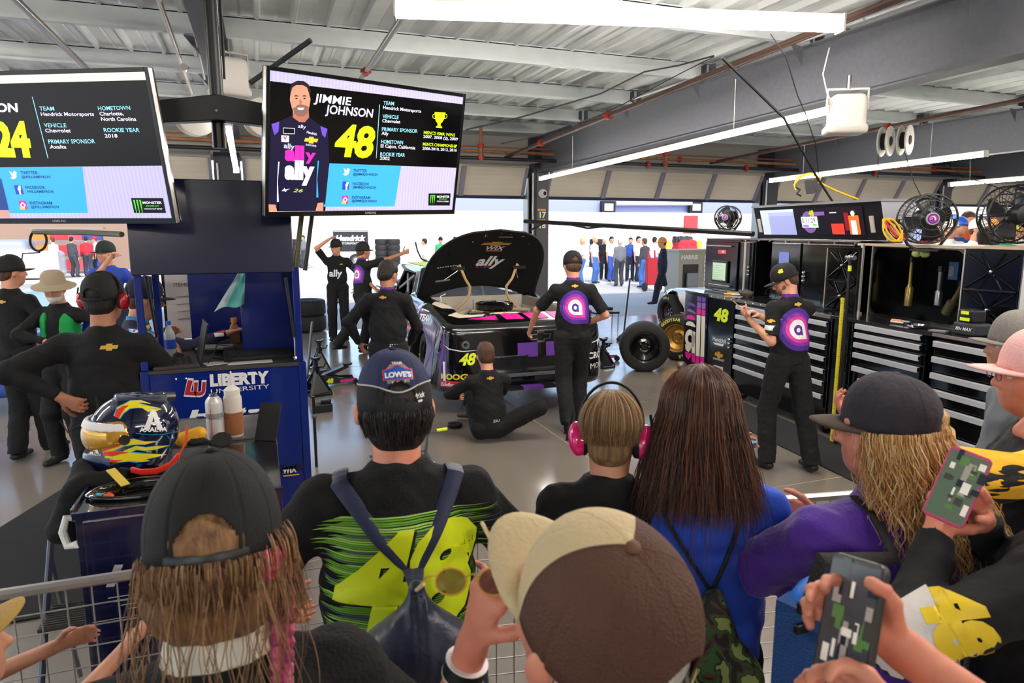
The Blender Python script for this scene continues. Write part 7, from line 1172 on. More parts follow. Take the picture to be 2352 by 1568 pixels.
S = SDF(.006, .01, disp=lambda p: .004 * noise3(p, 90)); p = on_top(4.5, .16); [S.cap((p[0] + a, p[1] + c, p[2] + .03), (p[0] + a2, p[1] + c2, p[2] + .03), .02, m=m) for a, c, a2, c2, m in ((-.03, .04, .03, -.06, KNOB), (.03, .05, -.04, -.03, KNOB), (0, 0, .05, .02, mat('tan grip', '#a87a44', .6)))]; S.mesh('pliers', None, 1, label='tangle of black pliers and grips right of the battery charger', cat='pliers')
p = on_top(1.05, .25); S = SDF(.008, .02, disp=lambda p: .012 * noise3(p, 45)); S.ell((p[0], p[1], p[2] + .04), (.07, .09, .05), mat('grey rag', '#4a4440', .95)); S.mesh('rag', None, 1, label='crumpled grey gloves on the far end of the worktop', cat='cloth')
for i, (u, m) in enumerate(((.75, mat('tool yellow')), (.85, WPL), (.65, mat('tan grip')))): p = on_top(u, .2 + .05 * i); b = MB(); b.cyl((p[0] - .06, p[1] + .03, p[2] + .012), (p[0] + .06, p[1] - .05, p[2] + .012), .011, m); b.done('hand_tool', label=['yellow handled tool on the far worktop', 'white tube lying on the far worktop beside the yellow handled tool', 'tan handled tool at the far corner of the worktop'][i], cat='tool')
lp = thing('laptop', 'open laptop with lit screen behind the mechanic on the worktop', 'laptop', X=UX @ tr(2.42, 1.2, -.36)); b = MB(); b.box((-.16, 0, 0), (.16, .015, .22), GL2); b.done('keyboard_deck', lp); b = MB(); Xl = rx(-14); b.box((-.17, 0, -.01), (.17, .23, 0), GL2, Xl); b.box((-.155, .015, 0), (.155, .215, .002), lit('#3a4464'), Xl); b.box((.02, .04, .002), (.11, .13, .003), lit('#c8d0e8'), Xl); b.box((.03, .05, .003), (.09, .08, .004), lit('#b83040'), Xl); b.done('screen', lp)
b = MB(); [b.tube([tuple(V(*on_top(1.5 + .12 * math.cos(a) + k * .1, .28)) + V(0, 0, .05 + .1 * math.sin(a))) for a in np.linspace(0, math.pi, 10)], .004, KNOB, 5) for k in (0, 1, 2)]; b.done('cable', smooth=True, label='loops of black cable standing on the middle of the worktop', cat='cable')
p = on_top(1.95, .12); b = MB(); b.cyl(p, (p[0], p[1], p[2] + .09), .022, mat('clear bottle', '#cfd4da', .2, alpha=.8)); b.done('small_bottle', smooth=True, label='small clear bottle on the worktop behind the mechanic', cat='bottle')
b = MB(); b.M = UX @ tr(5.6, .9, -1.0); b.box((0, 0, -.5), (.9, 1.0, -.48), GL2); [b.box((0, h_, -.5), (.9, h_ + .02, 0), GL2) for h_ in (0, .3, .6, .98)]; b.box((0, 0, -.5), (.02, 1, 0), GL2); 
sh = thing('shelf_unit', 'black shelf unit at the right edge behind the ribbed panel', 'shelf', (0, 0, 0)); b.done('shelf', sh)
for (u, h_, m, nm, ct) in ((5.72, 1.22, WPL, 'white bag hanging on the shelf unit at the right edge', 'bag'), (5.70, .93 + .3 - .01, mat('red bottle', '#c84050', .4), 'red spray bottle on the lower shelf at the right edge', 'bottle')): p = UX @ V(u + .05, h_, -1.15); S = SDF(.008, .02); S.bx((p[0], p[1], p[2] + .08), (.08, .1, .16 if ct == 'bag' else .12), .02, m); S.cap((p[0], p[1], p[2] + .1), (p[0], p[1], p[2] + .2), .018, m=m); S.mesh('shop_' + ct, None, 1, label=nm, cat=ct)
# black bundle of yellow and red cables by the fan
for i, (m, nm) in enumerate(((mat('yellow cord'), 'yellow'), (RE, 'red'), (KNOB, 'black'))): b = MB(); b.tube([tuple(at_d(2050 + 22 * math.cos(a) + i * 6, 528 + (26 - 3 * i) * math.sin(a * 1.1 + i), 5.6 + .02 * i)) for a in np.linspace(0, 12, 60)], .008, m, 5); b.done('cable_coil', smooth=True, label='%s cable coil on top of the cabinet beside the round fan' % nm, cat='cable')
# ---------------------------------------------------------------- spectators in the foreground
TEE = mat('washed black tee', '#0b0a0a', .9, bump=(120, .35)); NB = mat('navy nylon', '#141e44', .55, bump=(30, .5), sheen=.3)
def hx_of(r, q): return r['hc'] + r['Rh'] @ (V(*q) * r['s'])
# man in the navy cap
r = P_('heavy man in two-tone navy cap and black number 48 T-shirt with a navy drawstring bag', (.30, 1.66), -8, 1.705, lh=(.02, 1.92, .95), rh=(.62, 1.85, .95), top=TEE, sleeve='short', skin=2, hair=None, bulk=1.28, belly=.1, h=.0065, legs=True, parts=False, ears=1.14, head=(4, 10, 0), neckl=-.01, hoff=(-.0, .02, 0), hscale=1.12, le=(-1, -.3, -.5), re=(1, -.3, -.5))
root = r['root']; hs = r['s'] * 1.12; cA, cB, PIP = mat('navy cap twill', '#20284f', .8, bump=(200, .3)), mat('charcoal cap twill', '#1b1a1d', .85, bump=(200, .3)), mat('silver piping', '#b8b4b0', .5)
edge = lambda ph: .80 - .10 * math.exp(-(((ph - 1.5 * math.pi) / .5) ** 2)) * -1
o, hX = cap_hat(root, r['hc'], r['Rh'], hs, cA, cB, n=168, tilt=0, drop=.012, high=1.1, matfn=lambda ph, j: cA if j < edge(ph) * .98 else cB, pipe=[(PIP, edge)])
S = SDF(.004, .02); Rn = np.array(r['Rh']); hp = r['P']; S.ell(hp(0, -.02, .02), (.079 * hs, .097 * hs, .075 * hs), HD, Rn); S.ell(hp(0, -.05, -.05), (.07 * hs, .05 * hs, .06 * hs), HD, Rn); S.bx(hp(0, .13, -.02), (.3 * hs, .2 * hs, .3 * hs), .02, HD, Rn, op=-1); S.mesh('hair', root, 1)
pt_ = np.concatenate([falls(r['hc'], r['Rh'], hs, 1200, (195, 345), .045, 12, 1.3, .02, (.003, 60), .008, (.080, .098, .05), -.055, cling=.3), falls(r['hc'], r['Rh'], hs, 200, (245, 295), .07, 12, 1.2, .02, (.004, 50), .008, (.080, .098, .05), -.055, cling=.4)]); strands('hair_strands', root, pt_, .0009, [HD, HD, mat('dark grey hair', '#4a433e', .5)])
mb = MB(); mb.poly([(x * .031, y * .033) for x, y in ((-.95, .35), (-.5, .8), (0, 1.15), (.5, .8), (.95, .35), (.8, -.6), (0, -1.2), (-.8, -.6))], mat('grey stitch', '#8a8478', .7)); mb.poly([(x, y) for x, y in ((-.034, -.012), (.034, -.012), (.034, .014), (.018, .016), (0, .026), (-.018, .016), (-.034, .014))], RE, z=.0006); mb.poly([(x * .92, y * .9) for x, y in ((-.034, -.012), (.034, -.012), (.034, .014), (.018, .016), (0, .026), (-.018, .016), (-.034, .014))], mat('badge blue', '#1c4aa8', .6), z=.0012); mb.text("LOWE'S", WHI, tr(0, -.006, .0018), .017, bold=.05, align='CENTER'); mb.text('TEAM', WHI, tr(0, .0255, .0018), .009, bold=.04, align='CENTER'); mb.text('RACING', WHI, tr(0, -.022, .0018), .009, bold=.04, align='CENTER')
drape(mb, bvh(o), hX @ tr(.0, -.3, .126) @ frame((0, 0, 0), (1, 0, 0), (0, .25, 1)), -1, .002, .01, 'cap_badge', o)
mb = MB(); mb.text('Hendrick', WHI, Matrix(), .016, bold=.04, shear=.2); mb.box((0, -.01, 0), (.05, -.005, .001), WHI); drape(mb, bvh(o), hX @ frame((.25, -.25, .03), (.75, .6, .12), (0, 0, 1)) @ tr(-.11, 0, 0), -1, .002, .01, 'cap_lettering', o)
def g48(mb):
    for i in range(70):
        y = -.20 + .40 * (i / 69); x0 = -.20 + .05 * RNG.random() - .02 * math.sin(i); L = .38 + .08 * RNG.random(); m = [mat('green brush', '#6fae2a', .8), mat('pale green brush', '#a5cf62', .8), mat('grey brush', '#55606e', .8)][0 if RNG.random() < .6 else (1 if RNG.random() < .6 else 2)]; mb.add([(x0, y, 0), (x0 + L * (.3 + .7 * RNG.random()), y + .002, 0), (x0 + L, y + .006, 0), (x0 + .02, y + .005, 0)], [(0, 1, 2, 3)], m)
    for o_, m, z in ((.006, KNOB, .0008), (0, LIME, .0016)): mb.text('4', m, tr(-.165 + o_, -.08 - o_, z), .35, bold=.04, shear=.25, sx=.95); mb.text('8', m, tr(.0 + o_, -.08 - o_, z), .35, bold=.06, shear=.2, sx=.95)
on_back(r, g48, -.01, .21, 'shirt_print', .015, .007)
# drawstring bag on his back
T = r['T']; s = r['s']; bg = thing('drawstring_bag', 'navy drawstring bag hanging on the back of the man in the navy cap', 'bag', X=root.matrix_basis if False else Matrix.Translation(root.location) @ rz(-8))
S = SDF(.006, .03, disp=lambda p: .004 * np.sin(np.arctan2(p[..., 0] - .03, .02 + 0 * p[..., 0]) * 9 + p[..., 2] * 4) * np.clip((p[..., 2] - 1.0) * 5, 0, 1) + .004 * noise3(p, 24)); BAGN = mat('dark navy nylon', '#0f1a38', .4, bump=(25, .5), sheen=.3)
c_ = T(.03, -.24, .07); S.cap(c_ + V(0, -.0, -.14), c_ + V(0, 0, .04), .18, .15, BAGN, side=(1, 0, 0), fl=.62); S.cap(c_ + V(0, 0, .03), c_ + V(0, .02, .19), .145, .022, BAGN, side=(1, 0, 0), fl=.6, flb=1.); S.mesh('bag_body', bg, 2)
S = SDF(.005, .01); S.cap(c_ + V(0, .02, .185), c_ + V(0, .02, .20), .018, .02, BAGN, side=(1, 0, 0)); S.mesh('gathered_neck', bg, 1)
b = MB(); tt = bvh(r['shirt']); 
for q in (-1, 1):
    pts = []
    for u in np.linspace(0, 1, 12): p = V(*(c_ + V(0, .02, .19))).lerp(T(q * .15, .02, .50), u); h_ = tt.ray_cast(V(p.x, p.y - .5, p.z), V(0, 1, 0)); u < .86 and pts.append((p.x, (h_[0].y if h_[0] else p.y) - .008, p.z))
    for yy in (-.05, -.01, .03, .07): p = T(q * .15, yy, .7); h_ = tt.ray_cast(p, V(0, 0, -1)); h_[0] and pts.append((h_[0].x, h_[0].y, h_[0].z + .008))
    pts[0] = tuple(c_ + V(0, .0, .19)); b.tube(pts, [.012 + .012 * u for u in np.linspace(0, 1, len(pts))], NB, 8, flat=((1, 0, 0), .22))
b.done('shoulder_strap', bg, True)
# boy with pink ear defenders
kid = P_('small boy with light brown hair and black T-shirt wearing pink ear defenders', (.845, 1.545), -32, 1.62, lh=(.72, 1.66, .82), rh=(.95, 1.7, .85), top=BLK, hair=None, bulk=.74, h=.0055, head=(2, 10, 0), hscale=.98, parts=False, skin=0, neckl=-.035)
hs = kid['s'] * .98; Rn = np.array(kid['Rh']); hp = kid['P']; S = SDF(.004, .02); S.ell(hp(0, -.012, .038), (.08 * hs, .1 * hs, .088 * hs), HL, Rn); S.ell(hp(0, -.045, -.03), (.066 * hs, .055 * hs, .06 * hs), HL, Rn); S.bx(hp(0, .13, -.04), (.3 * hs, .2 * hs, .16 * hs), .03, HL, Rn, op=-1); S.mesh('hair', kid['root'], 1)
pt_ = falls(kid['hc'], kid['Rh'], hs, 2600, (0, 360), .05, 12, .06, .06, (.008, 45), .014, (.081, .10, .088), .0, cling=.3); strands('hair_strands', kid['root'], pt_, .0009, [HL, mat('hair mid', '#7a5a3c', .5), mat('hair pale', '#b8946a', .5)])
kh = thing('ear_defenders', 'bright pink ear defenders with black headband on the small boy', 'headset', X=Matrix.Translation(kid['root'].location) @ rz(-32) @ Matrix.Translation(kid['hc']) @ kid['Rh'].to_4x4() @ rx(-14)); muffs(kh, mat('hot pink plastic', '#f0187a', .15, coat=1.), 1.0, .074)
on_back(kid, lambda mb: (mb.box((-.0, 0, 0), (.05, .03, .001), WHI), mb.text('SS', KNOB, tr(.006, .004, .002), .028, bold=.04)), .05, .14, 'shirt_print', .02)
# woman with long brown hair, royal blue shirt, camouflage bag
ROY = mat('royal blue tee', '#1f4ec8', .8, bump=(120, .25), sheen=.2); wm = P_('woman with long straight brown hair and royal blue T-shirt carrying a camouflage bag', (1.05, 1.44), -30, 1.645, lh=(1.0, 1.85, 1.05), rh=(1.35, 1.75, 1.05), top=ROY, hair=None, bulk=1.22, h=.006, head=(-2, 8, 0), parts=False, skin=0, belly=.03, le=(-1, -.2, -.5), re=(1, -.2, -.5))
hs = wm['s'] * 1.06; Rn = np.array(wm['Rh']); hp = wm['P']; S = SDF(.005, .04); BRH = hairmat('chestnut hair', '#2c1812', '#6b4026'); S.ell(hp(0, -.012, .036), (.088 * hs, .108 * hs, .095 * hs), BRH, Rn); S.cap(hp(0, -.05, .0), hp(0, -.08, -.19), .088 * hs, .135 * hs, BRH, side=(1, 0, 0), fl=.6, flb=.32); S.bx(hp(0, .15, -.05), (.3 * hs, .2 * hs, .3 * hs), .03, BRH, Rn, op=-1); S.mesh('hair', wm['root'], 1)
pt_ = np.concatenate([falls(wm['hc'], wm['Rh'], hs, 2600, (175, 365), .25, 16, .02, .75, (.004, 30), .016, (.088, .108, .095), .0, back=.10), falls(wm['hc'], wm['Rh'], hs, 300, (0, 180), .16, 12, .02, .2, (.004, 30), .01, (.088, .10, .095), .0), falls(wm['hc'], wm['Rh'], hs, 60, (190, 350), .38, 18, .02, .7, (.012, 16), .02, (.088, .108, .095), .0, back=.12)]); strands('hair_strands', wm['root'], pt_, .0011, [BRH, mat('hair dark brown', '#24140f', .4), mat('hair auburn', '#6e3d22', .4), mat('hair mid brown', '#4a2a1c', .4)])
camo = mat('camouflage cloth', '#26331c', .6, bump=(30, .4)); nn_ = camo.node_tree.nodes; ll = camo.node_tree.links; nz = nn_.new('ShaderNodeTexNoise'); nz.inputs['Scale'].default_value = 15; nz.inputs['Detail'].default_value = 1.5; nz.inputs['Distortion'].default_value = 1.2; tc = nn_.new('ShaderNodeTexCoord'); ll.new(tc.outputs['Object'], nz.inputs['Vector']); rp = nn_.new('ShaderNodeValToRGB'); rp.color_ramp.interpolation = 'CONSTANT'; e = rp.color_ramp.elements; e[0].position = 0; e[0].color = (*lin('#17140f'), 1); e[1].position = .44; e[1].color = (*lin('#4a3526'), 1)
for p_, c_h in ((.49, '#2c5a22'), (.56, '#16180f'), (.60, '#8a9a55')): q = e.new(p_); q.color = (*lin(c_h), 1)
ll.new(nz.outputs[0], rp.inputs[0]); ll.new(rp.outputs[0], nn_['Principled BSDF'].inputs[0])
T = wm['T']; cbg = thing('drawstring_bag', 'camouflage drawstring bag on the back of the woman in royal blue', 'bag', X=Matrix.Translation(wm['root'].location) @ rz(-30)); c_ = T(.035, -.19, .03); S = SDF(.005, .03, disp=lambda p: .005 * np.sin(p[..., 0] * 95 + p[..., 2] * 5) * np.clip((p[..., 2] - .95) * 4, 0, 1) + .004 * noise3(p, 22)); S.cap(c_ + V(0, 0, -.26), c_ + V(0, 0, .02), .125, .115, camo, side=(1, 0, 0), fl=.5); S.cap(c_ + V(0, 0, .0), c_ + V(0, .02, .20), .11, .022, camo, side=(1, 0, 0), fl=.5, flb=1.); S.mesh('bag_body', cbg, 2)
b = MB(); tt = bvh(wm['shirt'])
for q in (-1, 1):
    pts = []
    for u in np.linspace(0, 1, 10): p = (c_ + V(0, .02, .19)).lerp(T(q * .13, .01, .49), u); h_ = tt.ray_cast(V(p.x, p.y - .5, p.z), V(0, 1, 0)); u < .86 and pts.append((p.x, (h_[0].y if h_[0] else p.y) - .004, p.z))
    for yy in (-.04, 0, .04): p = T(q * .13, yy, .7); h_ = tt.ray_cast(p, V(0, 0, -1)); h_[0] and pts.append((h_[0].x, h_[0].y, h_[0].z + .004))
    b.tube(pts, .0055, mat('dark cord', '#1a1f18', .7), 6)
b.done('drawstring', cbg, True)
mbx = MB(); mbx.box((-.04, -.02, 0), (.01, .03, .001), yl); drape(mbx, bvh(wm['shirt']), frame(wm['shL'] + V(-.3, -.05, .0), (0, -1, 0), (0, 0, 1)), -1, .003, .02, 'sleeve_patch', wm['shirt'])
# woman with wavy blonde hair, purple shirt, dark cap
PURP = mat('purple tee', '#4c1c96', .8, bump=(120, .3), sheen=.3); bw_ = P_('woman with wavy blonde hair, dark faded cap and purple T-shirt', (1.36, 1.13), -8, 1.675, lh=(1.20, 1.45, 1.32), rh=(1.55, 1.5, 1.15), top=PURP, hair=None, bulk=1.36, h=.006, head=(58, 4, 0), parts=True, skin=2, ears=0, belly=.08, bottom=JEAN, le=(-.25, -.3, -1), re=(1, -.2, -.5), lp=(.3, .3, 1))
hs = bw_['s'] * 1.06; Rn = np.array(bw_['Rh']); hp = bw_['P']; S = SDF(.005, .04, disp=lambda p: .006 * noise3(p, 60)); S.ell(hp(0, -.012, .03), (.077 * hs, .096 * hs, .08 * hs), HBL, Rn); S.cap(hp(.0, -.06, .0), hp(.03, -.10, -.20), .085 * hs, .12 * hs, HBL, side=(1, 0, 0), fl=.65, flb=.4); S.bx(hp(0, .14, -.05), (.3 * hs, .2 * hs, .3 * hs), .03, HBL, Rn, op=-1); S.mesh('hair', bw_['root'], 1)
pt_ = falls(bw_['hc'], bw_['Rh'], hs, 2800, (150, 375), .27, 26, 1.3, .75, (.011, 62), .022, (.080, .098, .05), -.04, back=.18); strands('hair_strands', bw_['root'], pt_, .0012, [HBL, mat('hair gold', '#dca866', .4), mat('hair straw', '#f2d6a0', .4), mat('hair honey', '#b07c40', .4)])
FC = mat('faded black cap', '#2b2730', .9, bump=(60, .35), noise=(14, '#3a343c')); o, hX = cap_hat(bw_['root'], bw_['hc'], bw_['Rh'], hs, FC, mat('brown brim', '#4a3c34', .9), n=64, tilt=6, high=.98)
b = MB(); P0 = bw_['P']; [b.tube([P0(q * .031 + .018 * math.cos(a), .108, .004 + .015 * math.sin(a)) for a in np.linspace(0, 6.28, 13)[:-1]], .0012, GOLD, 4, closed=True) for q in (-1, 1)]; [b.tube([P0(q * .049, .105, .008), P0(q * .078, .0, .004)], .0012, GOLD, 4) for q in (-1, 1)]; b.done('spectacles', bw_['root'], True)
# her blue cross-body bag
bb = thing('shoulder_bag', 'bright blue shoulder bag on a wide black strap beside the purple shirt woman', 'bag', (1.03, .98, .12)); BL_ = mat('bright blue nylon', '#1a6fd0', .55, bump=(30, .4)); S = SDF(.007, .02, disp=lambda p: .004 * noise3(p, 30)); S.bx((0, 0, 1.04), (.16, .12, .27), .04, BL_, np.array(rz(20).to_3x3())); S.bx((-.02, -.06, .98), (.13, .04, .13), .02, BL_, np.array(rz(20).to_3x3())); S.mesh('bag_body', bb, 1); b = MB(); b.tube([(-.07, -.085, 1.045), (.05, -.085, 1.045)], .006, KNOB, 6); b.cb((-.07, .0, 1.06), (.05, .1, .2), mat('blue mesh', '#1d4f90', .8, bump=(200, .8)), rz(20)); b.done('mesh_pocket', bb, True)
b = MB(); b.tube([V(*at_d(*q)) - V(1.03, .98, .12) for q in ((1835, 1490, 1.34), (1862, 1380, 1.34), (1890, 1285, 1.36))] + [V(*q) - V(1.03, .98, .12) for q in ((1.24, 1.0, 1.31), (1.26, 1.07, 1.37), (1.27, 1.14, 1.39))], .017, mat('black webbing', '#121113', .8, bump=(90, .4)), 8, flat=((1, -.4, .3), .3)); b.done('strap', bb, True); b = MB(); b.cb(V(*at_d(1862, 1390, 1.31)) - V(1.03, .98, .12), (.06, .012, .025), GL2); b.cb(V(*at_d(1850, 1440, 1.31)) - V(1.03, .98, .12), (.05, .012, .02), GL2); b.done('buckle', bb, bev=.003)
S = SDF(.006, .01, disp=lambda p: .005 * noise3(p, 120)); S.bx((1.11, 1.05, 1.22), (.10, .06, .07), .015, mat('red and black cloth', '#1c0c10', .7, noise=(40, '#d01830', 1))); S.mesh('folded_cloth', None, 1, label='red patterned black cloth bundle above the bright blue bag', cat='cloth')
ph = MB(); ph.M = frame((1.21, 1.50, 1.375), (1, .1, 0), (0, -.6, .8)); ph.box((-.04, -.07, -.005), (.04, .07, .005), mat('teal case', '#3a7a8a', .4)); ph.done('smartphone', label='teal cased phone held low by the purple shirt woman', cat='phone')
# pink cap woman in yellow and black jacket
YB = mat('yellow jacket panel', '#f0b818', .7, bump=(60, .2)); JK = mat('black jacket', '#101014', .8, bump=(50, .3)); pk_ = P_('woman in pale pink cap and black and yellow racing jacket, face in profile', (2.16, 1.30), 42, 1.72, lh=(1.66, 1.46, 1.42), rh=(2.2, 1.75, 1.2), top=JK, sleeve='long', hair=HB, bulk=1.25, h=.0065, head=(14, 4, 0), skin=2, le=(-.2, -.6, -1), re=(1, 0, -1), lp=(0, .2, 1), hat=mat('pale pink cap', '#e9b4b0', .8, bump=(140, .2)), hk={'n': 56, 'brimlen': .085})
mbx = MB(); mbx.poly([(-.30, .12), (-.18, .17), (-.0, .13), (.02, .06), (-.08, -.3), (-.2, -.3), (-.16, .02), (-.3, .02)], YB); drape(mbx, bvh(pk_['shirt']), frame(pk_['T'](0, -.3, .34), (1, 0, 0), (0, 0, 1)), -1, .003, .02, 'shoulder_panel', pk_['shirt'])
mbx = MB(); mbx.poly([(-.10, .06), (.14, .06), (.14, -.04), (-.1, -.06)], YB); mbx.poly(arc(0, 0, .035, 0, 360, 20, .026), KNOB, z=.001); mbx.poly(arc(0, 0, .032, 0, 360, 20, .023), YB, z=.0015); mbx.text('BANZAI', mat('red decal'), tr(-.026, -.006, .002), .016, bold=.02); drape(mbx, bvh(pk_['shirt']), frame(pk_['shL'] + V(-.0, 0, .3), (0, 1, 0), (-1, 0, 0)), -1, .003, .02, 'sleeve_panel', pk_['shirt'])
b = MB(); P0 = pk_['P']; b.tube([P0(-.083, .0 + .012 * math.cos(a), -.04 + .014 * math.sin(a)) for a in np.linspace(0, 6.28, 15)[:-1]], .0016, CHROME, 5, closed=True); b.done('earring', pk_['root'], True); b = MB(); [b.tube([P0(q * .031 + .018 * math.cos(a), .107, .004 + .014 * math.sin(a)) for a in np.linspace(0, 6.28, 13)[:-1]], .0016, mat('red frame', '#6a2020', .3), 4, closed=True) for q in (-1, 1)]; [b.tube([P0(q * .049, .104, .008), P0(q * .078, .0, .004)], .0014, GOLD, 4) for q in (-1, 1)]; b.done('spectacles', pk_['root'], True)
ph = MB(); ph.M = frame((1.63, 1.47, 1.50), (.5, 1, 0), (0, 0, 1)); ph.box((-.035, -.07, -.005), (.035, .07, .005), mat('coral case', '#d88078', .4)); ph.done('smartphone', label='coral phone held up behind the faded black cap', cat='phone', bev=.003)
P_('person in grey cap partly hidden behind the pale pink cap at the right edge', (2.75, 1.75), 50, 1.70, top=GRYC, hat=mat('grey melange cap', '#6f6964', .9, noise=(200, '#8a847e')), hair=HB, h=.012, head=(10, 2, 0), hk={'hole': False})
# woman in black and white jacket with 48 on the sleeve, holding a pink phone
jw = P_('blonde woman in black and white jacket with yellow 48 on the sleeve', (1.49, .79), 14, 1.76, lh=at_d(2150, 1232, 1.40), rh=at_d(2255, 1195, 1.45), top=JK, sleeve='long', hair=None, bulk=1.25, h=.005, head=(12, 2, 0), skin=2, le=(-1, -.3, -.7), re=(.8, -.2, -1), lp=(.8, .3, .0), rp=(-.6, .3, .1), legs=False, parts=True, lcurl=.75, hoff=(.03, 0, 0))
hs = jw['s'] * 1.06; pt_ = falls(jw['hc'], jw['Rh'], hs, 1300, (190, 375), .30, 16, .05, .35, (.008, 30), .02, (.088, .108, .095), .0, back=.05); BL2 = hairmat('pale blonde hair', '#b09260', '#e6d2a4'); strands('hair_strands', jw['root'], pt_, .0011, [BL2, mat('hair straw'), mat('hair cream', '#d8c69c', .4)]); S = SDF(.006, .03); Rn = np.array(jw['Rh']); S.ell(jw['P'](0, -.02, .035), (.086 * hs, .104 * hs, .092 * hs), BL2, Rn); S.cap(jw['P'](0, -.05, 0), jw['P'](0, -.08, -.2), .08 * hs, .1 * hs, BL2, side=(1, 0, 0), fl=.6); S.bx(jw['P'](0, .14, -.05), (.3, .2, .3), .03, BL2, Rn, op=-1); S.mesh('hair', jw['root'], 1)
tt = bvh(jw['shirt']); RW = Matrix.Translation(jw['root'].location) @ rz(14); ax_ = (V(jw['eL']) - V(jw['shL'])).normalized(); a0 = RW @ V(jw['shL']).lerp(jw['eL'], .6); mbx = MB(); mbx.text('48', yl, tr(-.06, -.045, .001), .12, bold=.07, shear=.1); drape(mbx, tt, RW.inverted() @ facing(a0) @ rz(-60), -1, .003, .012, 'sleeve_number', jw['shirt'])
WJ = mat('off white jacket panel', '#d9d4d0', .8, bump=(60, .2)); mbx = MB(); mbx.poly([(-.17, .20), (.17, .20), (.17, .11), (.05, .06), (-.05, .06), (-.17, .10)], WJ); mbx.poly([(-.17, .10), (-.05, .06), (.05, .06), (.17, .11), (.17, .085), (.05, .03), (-.05, .03), (-.17, .07)], mat('blue decal'), z=.001); on_ = frame(jw['T'](0, -.3, .30), (1, 0, 0), (0, 0, 1)); drape(mbx, tt, on_, -1, .003, .02, 'shoulder_panel', jw['shirt'])
mbx = MB(); mbx.poly([(-.1, .07), (.0, .05), (.06, .07), (.06, -.07), (-.0, -.06), (-.1, -.07)], WJ); drape(mbx, tt, RW.inverted() @ facing(RW @ V(jw['eL'])) @ rz(-140), -1, .003, .015, 'elbow_panel', jw['shirt'])
def phone(label, X, w_, h_, case, scr, bk=False, arty=None):
    t = thing('smartphone', label, 'phone', X=X); b = MB(); b.prism([(x * (w_ / 2 - .01) + .01 * math.cos(a + k * math.pi / 2), y * (h_ / 2 - .01) + .01 * math.sin(a + k * math.pi / 2)) for k, (x, y) in enumerate(((1, 1), (-1, 1), (-1, -1), (1, -1))) for a in np.linspace(0, math.pi / 2, 5)], -.006, .005, case); b.done('case', t, bev=.002); b = MB(); b.box((-w_ / 2 + .004, -h_ / 2 + .007, .005), (w_ / 2 - .004, h_ / 2 - .007, .0058), scr); 
    if arty: arty(b)
    b.done('screen', t); return t
def ga(b):
    for i in range(26): x, y = (RNG.random() - .5) * .055, (RNG.random() - .5) * .11; b.box((x, y, .0058), (x + .004 + .012 * RNG.random(), y + .006 + .018 * RNG.random(), .0060 + i * 1e-5), [lit('#3a3634', .3), lit('#8a8078', .3), lit('#c8c0b4', .3), lit('#4a6a3a', .3), lit('#20222a', .3)][i % 5])
p_ = at_d(2198, 1118, 1.36); phone('phone in a pink case held up by the woman with 48 on her sleeve', Matrix.Translation(V(*p_)) @ rz(-58) @ rx(72) @ rz(-14), .075, .15, mat('pink phone case', '#c8487c', .4), lit('#4a5a48', .3), arty=ga)
# woman in black mesh cap with pink braid (nearest left)
mw_ = P_('woman in black mesh trucker cap with loose brown hair and a pink braid', (-.085, 1.06), 4, 1.65, lh=(-.34, 1.1, .85), rh=(.2, 1.2, .85), top=mat('charcoal tee', '#121113', .9, bump=(140, .5)), hair=None, bulk=1.3, h=.005, head=(-6, 14, 0), parts=False, skin=2, legs=False, belly=.05, le=(-1, -.2, -.5), re=(1, -.2, -.5), hscale=1.2)
hs = mw_['s'] * 1.2; MC = mat('black mesh cap', '#0f0e10', .8, bump=(400, .35)); o, hX = cap_hat(mw_['root'], mw_['hc'], mw_['Rh'], hs, MC, mat('black cap brim', '#0e0d0f', .8), n=168, tilt=0, drop=.01, high=1.08, band=mat('black plastic strap', '#17181c', .4))
LB = hairmat('light brown strand', '#5e3f2a', '#a67c52'); S = SDF(.005, .03, disp=lambda p: .003 * noise3(p, 70)); Rn = np.array(mw_['Rh']); hp = mw_['P']; S.ell(hp(0, -.02, .022), (.080 * hs, .097 * hs, .085 * hs), LB, Rn); S.ell(hp(0, -.06, -.05), (.085 * hs, .055 * hs, .062 * hs), LB, Rn); S.bx(hp(0, .14, -.03), (.3, .2, .3), .03, LB, Rn, op=-1); S.mesh('hair', mw_['root'], 1)
mats_ = [LB, mat('hair pale brown', '#9a744e', .4), mat('hair mid', '#7a5a3c', .5)]; pt_ = np.concatenate([falls(mw_['hc'], mw_['Rh'], hs, 1600, (185, 355), .045, 16, 1.3, .0, (.006, 40), .016, (.080, .098, .06), -.05, cling=.22), falls(mw_['hc'], mw_['Rh'], hs, 90, (190, 350), .18, 20, 1.3, .45, (.014, 22), .02, (.080, .10, .06), -.06, back=.14), falls(mw_['hc'], mw_['Rh'], hs, 200, (325, 372), .09, 16, 1.1, .3, (.012, 28), .02, (.084, .10, .06), -.045)]); strands('hair_strands', mw_['root'], pt_, .0010, mats_)
b = MB(); pb, pb2 = hairmat('pink braid', '#b8285e', '#e07a9a', (40, 40, 8)), mat('orange strand', '#e0604a', .5)
for k in range(3):
    pts = []
    for u in np.linspace(0, 1, 40): a = u * 26 + k * 2.1; q = hp(.088 - .012 * u, -.035 - .02 * u, -.02 - .20 * u); pts.append(q + V(math.sin(a) * .011, math.cos(a * 2) * .005, 0))
    b.tube(pts, [.010 * (1 - .3 * u) for u in np.linspace(0, 1, 40)], [pb, pb, mat('magenta hair', '#9a2a5e', .5)][k], 6)
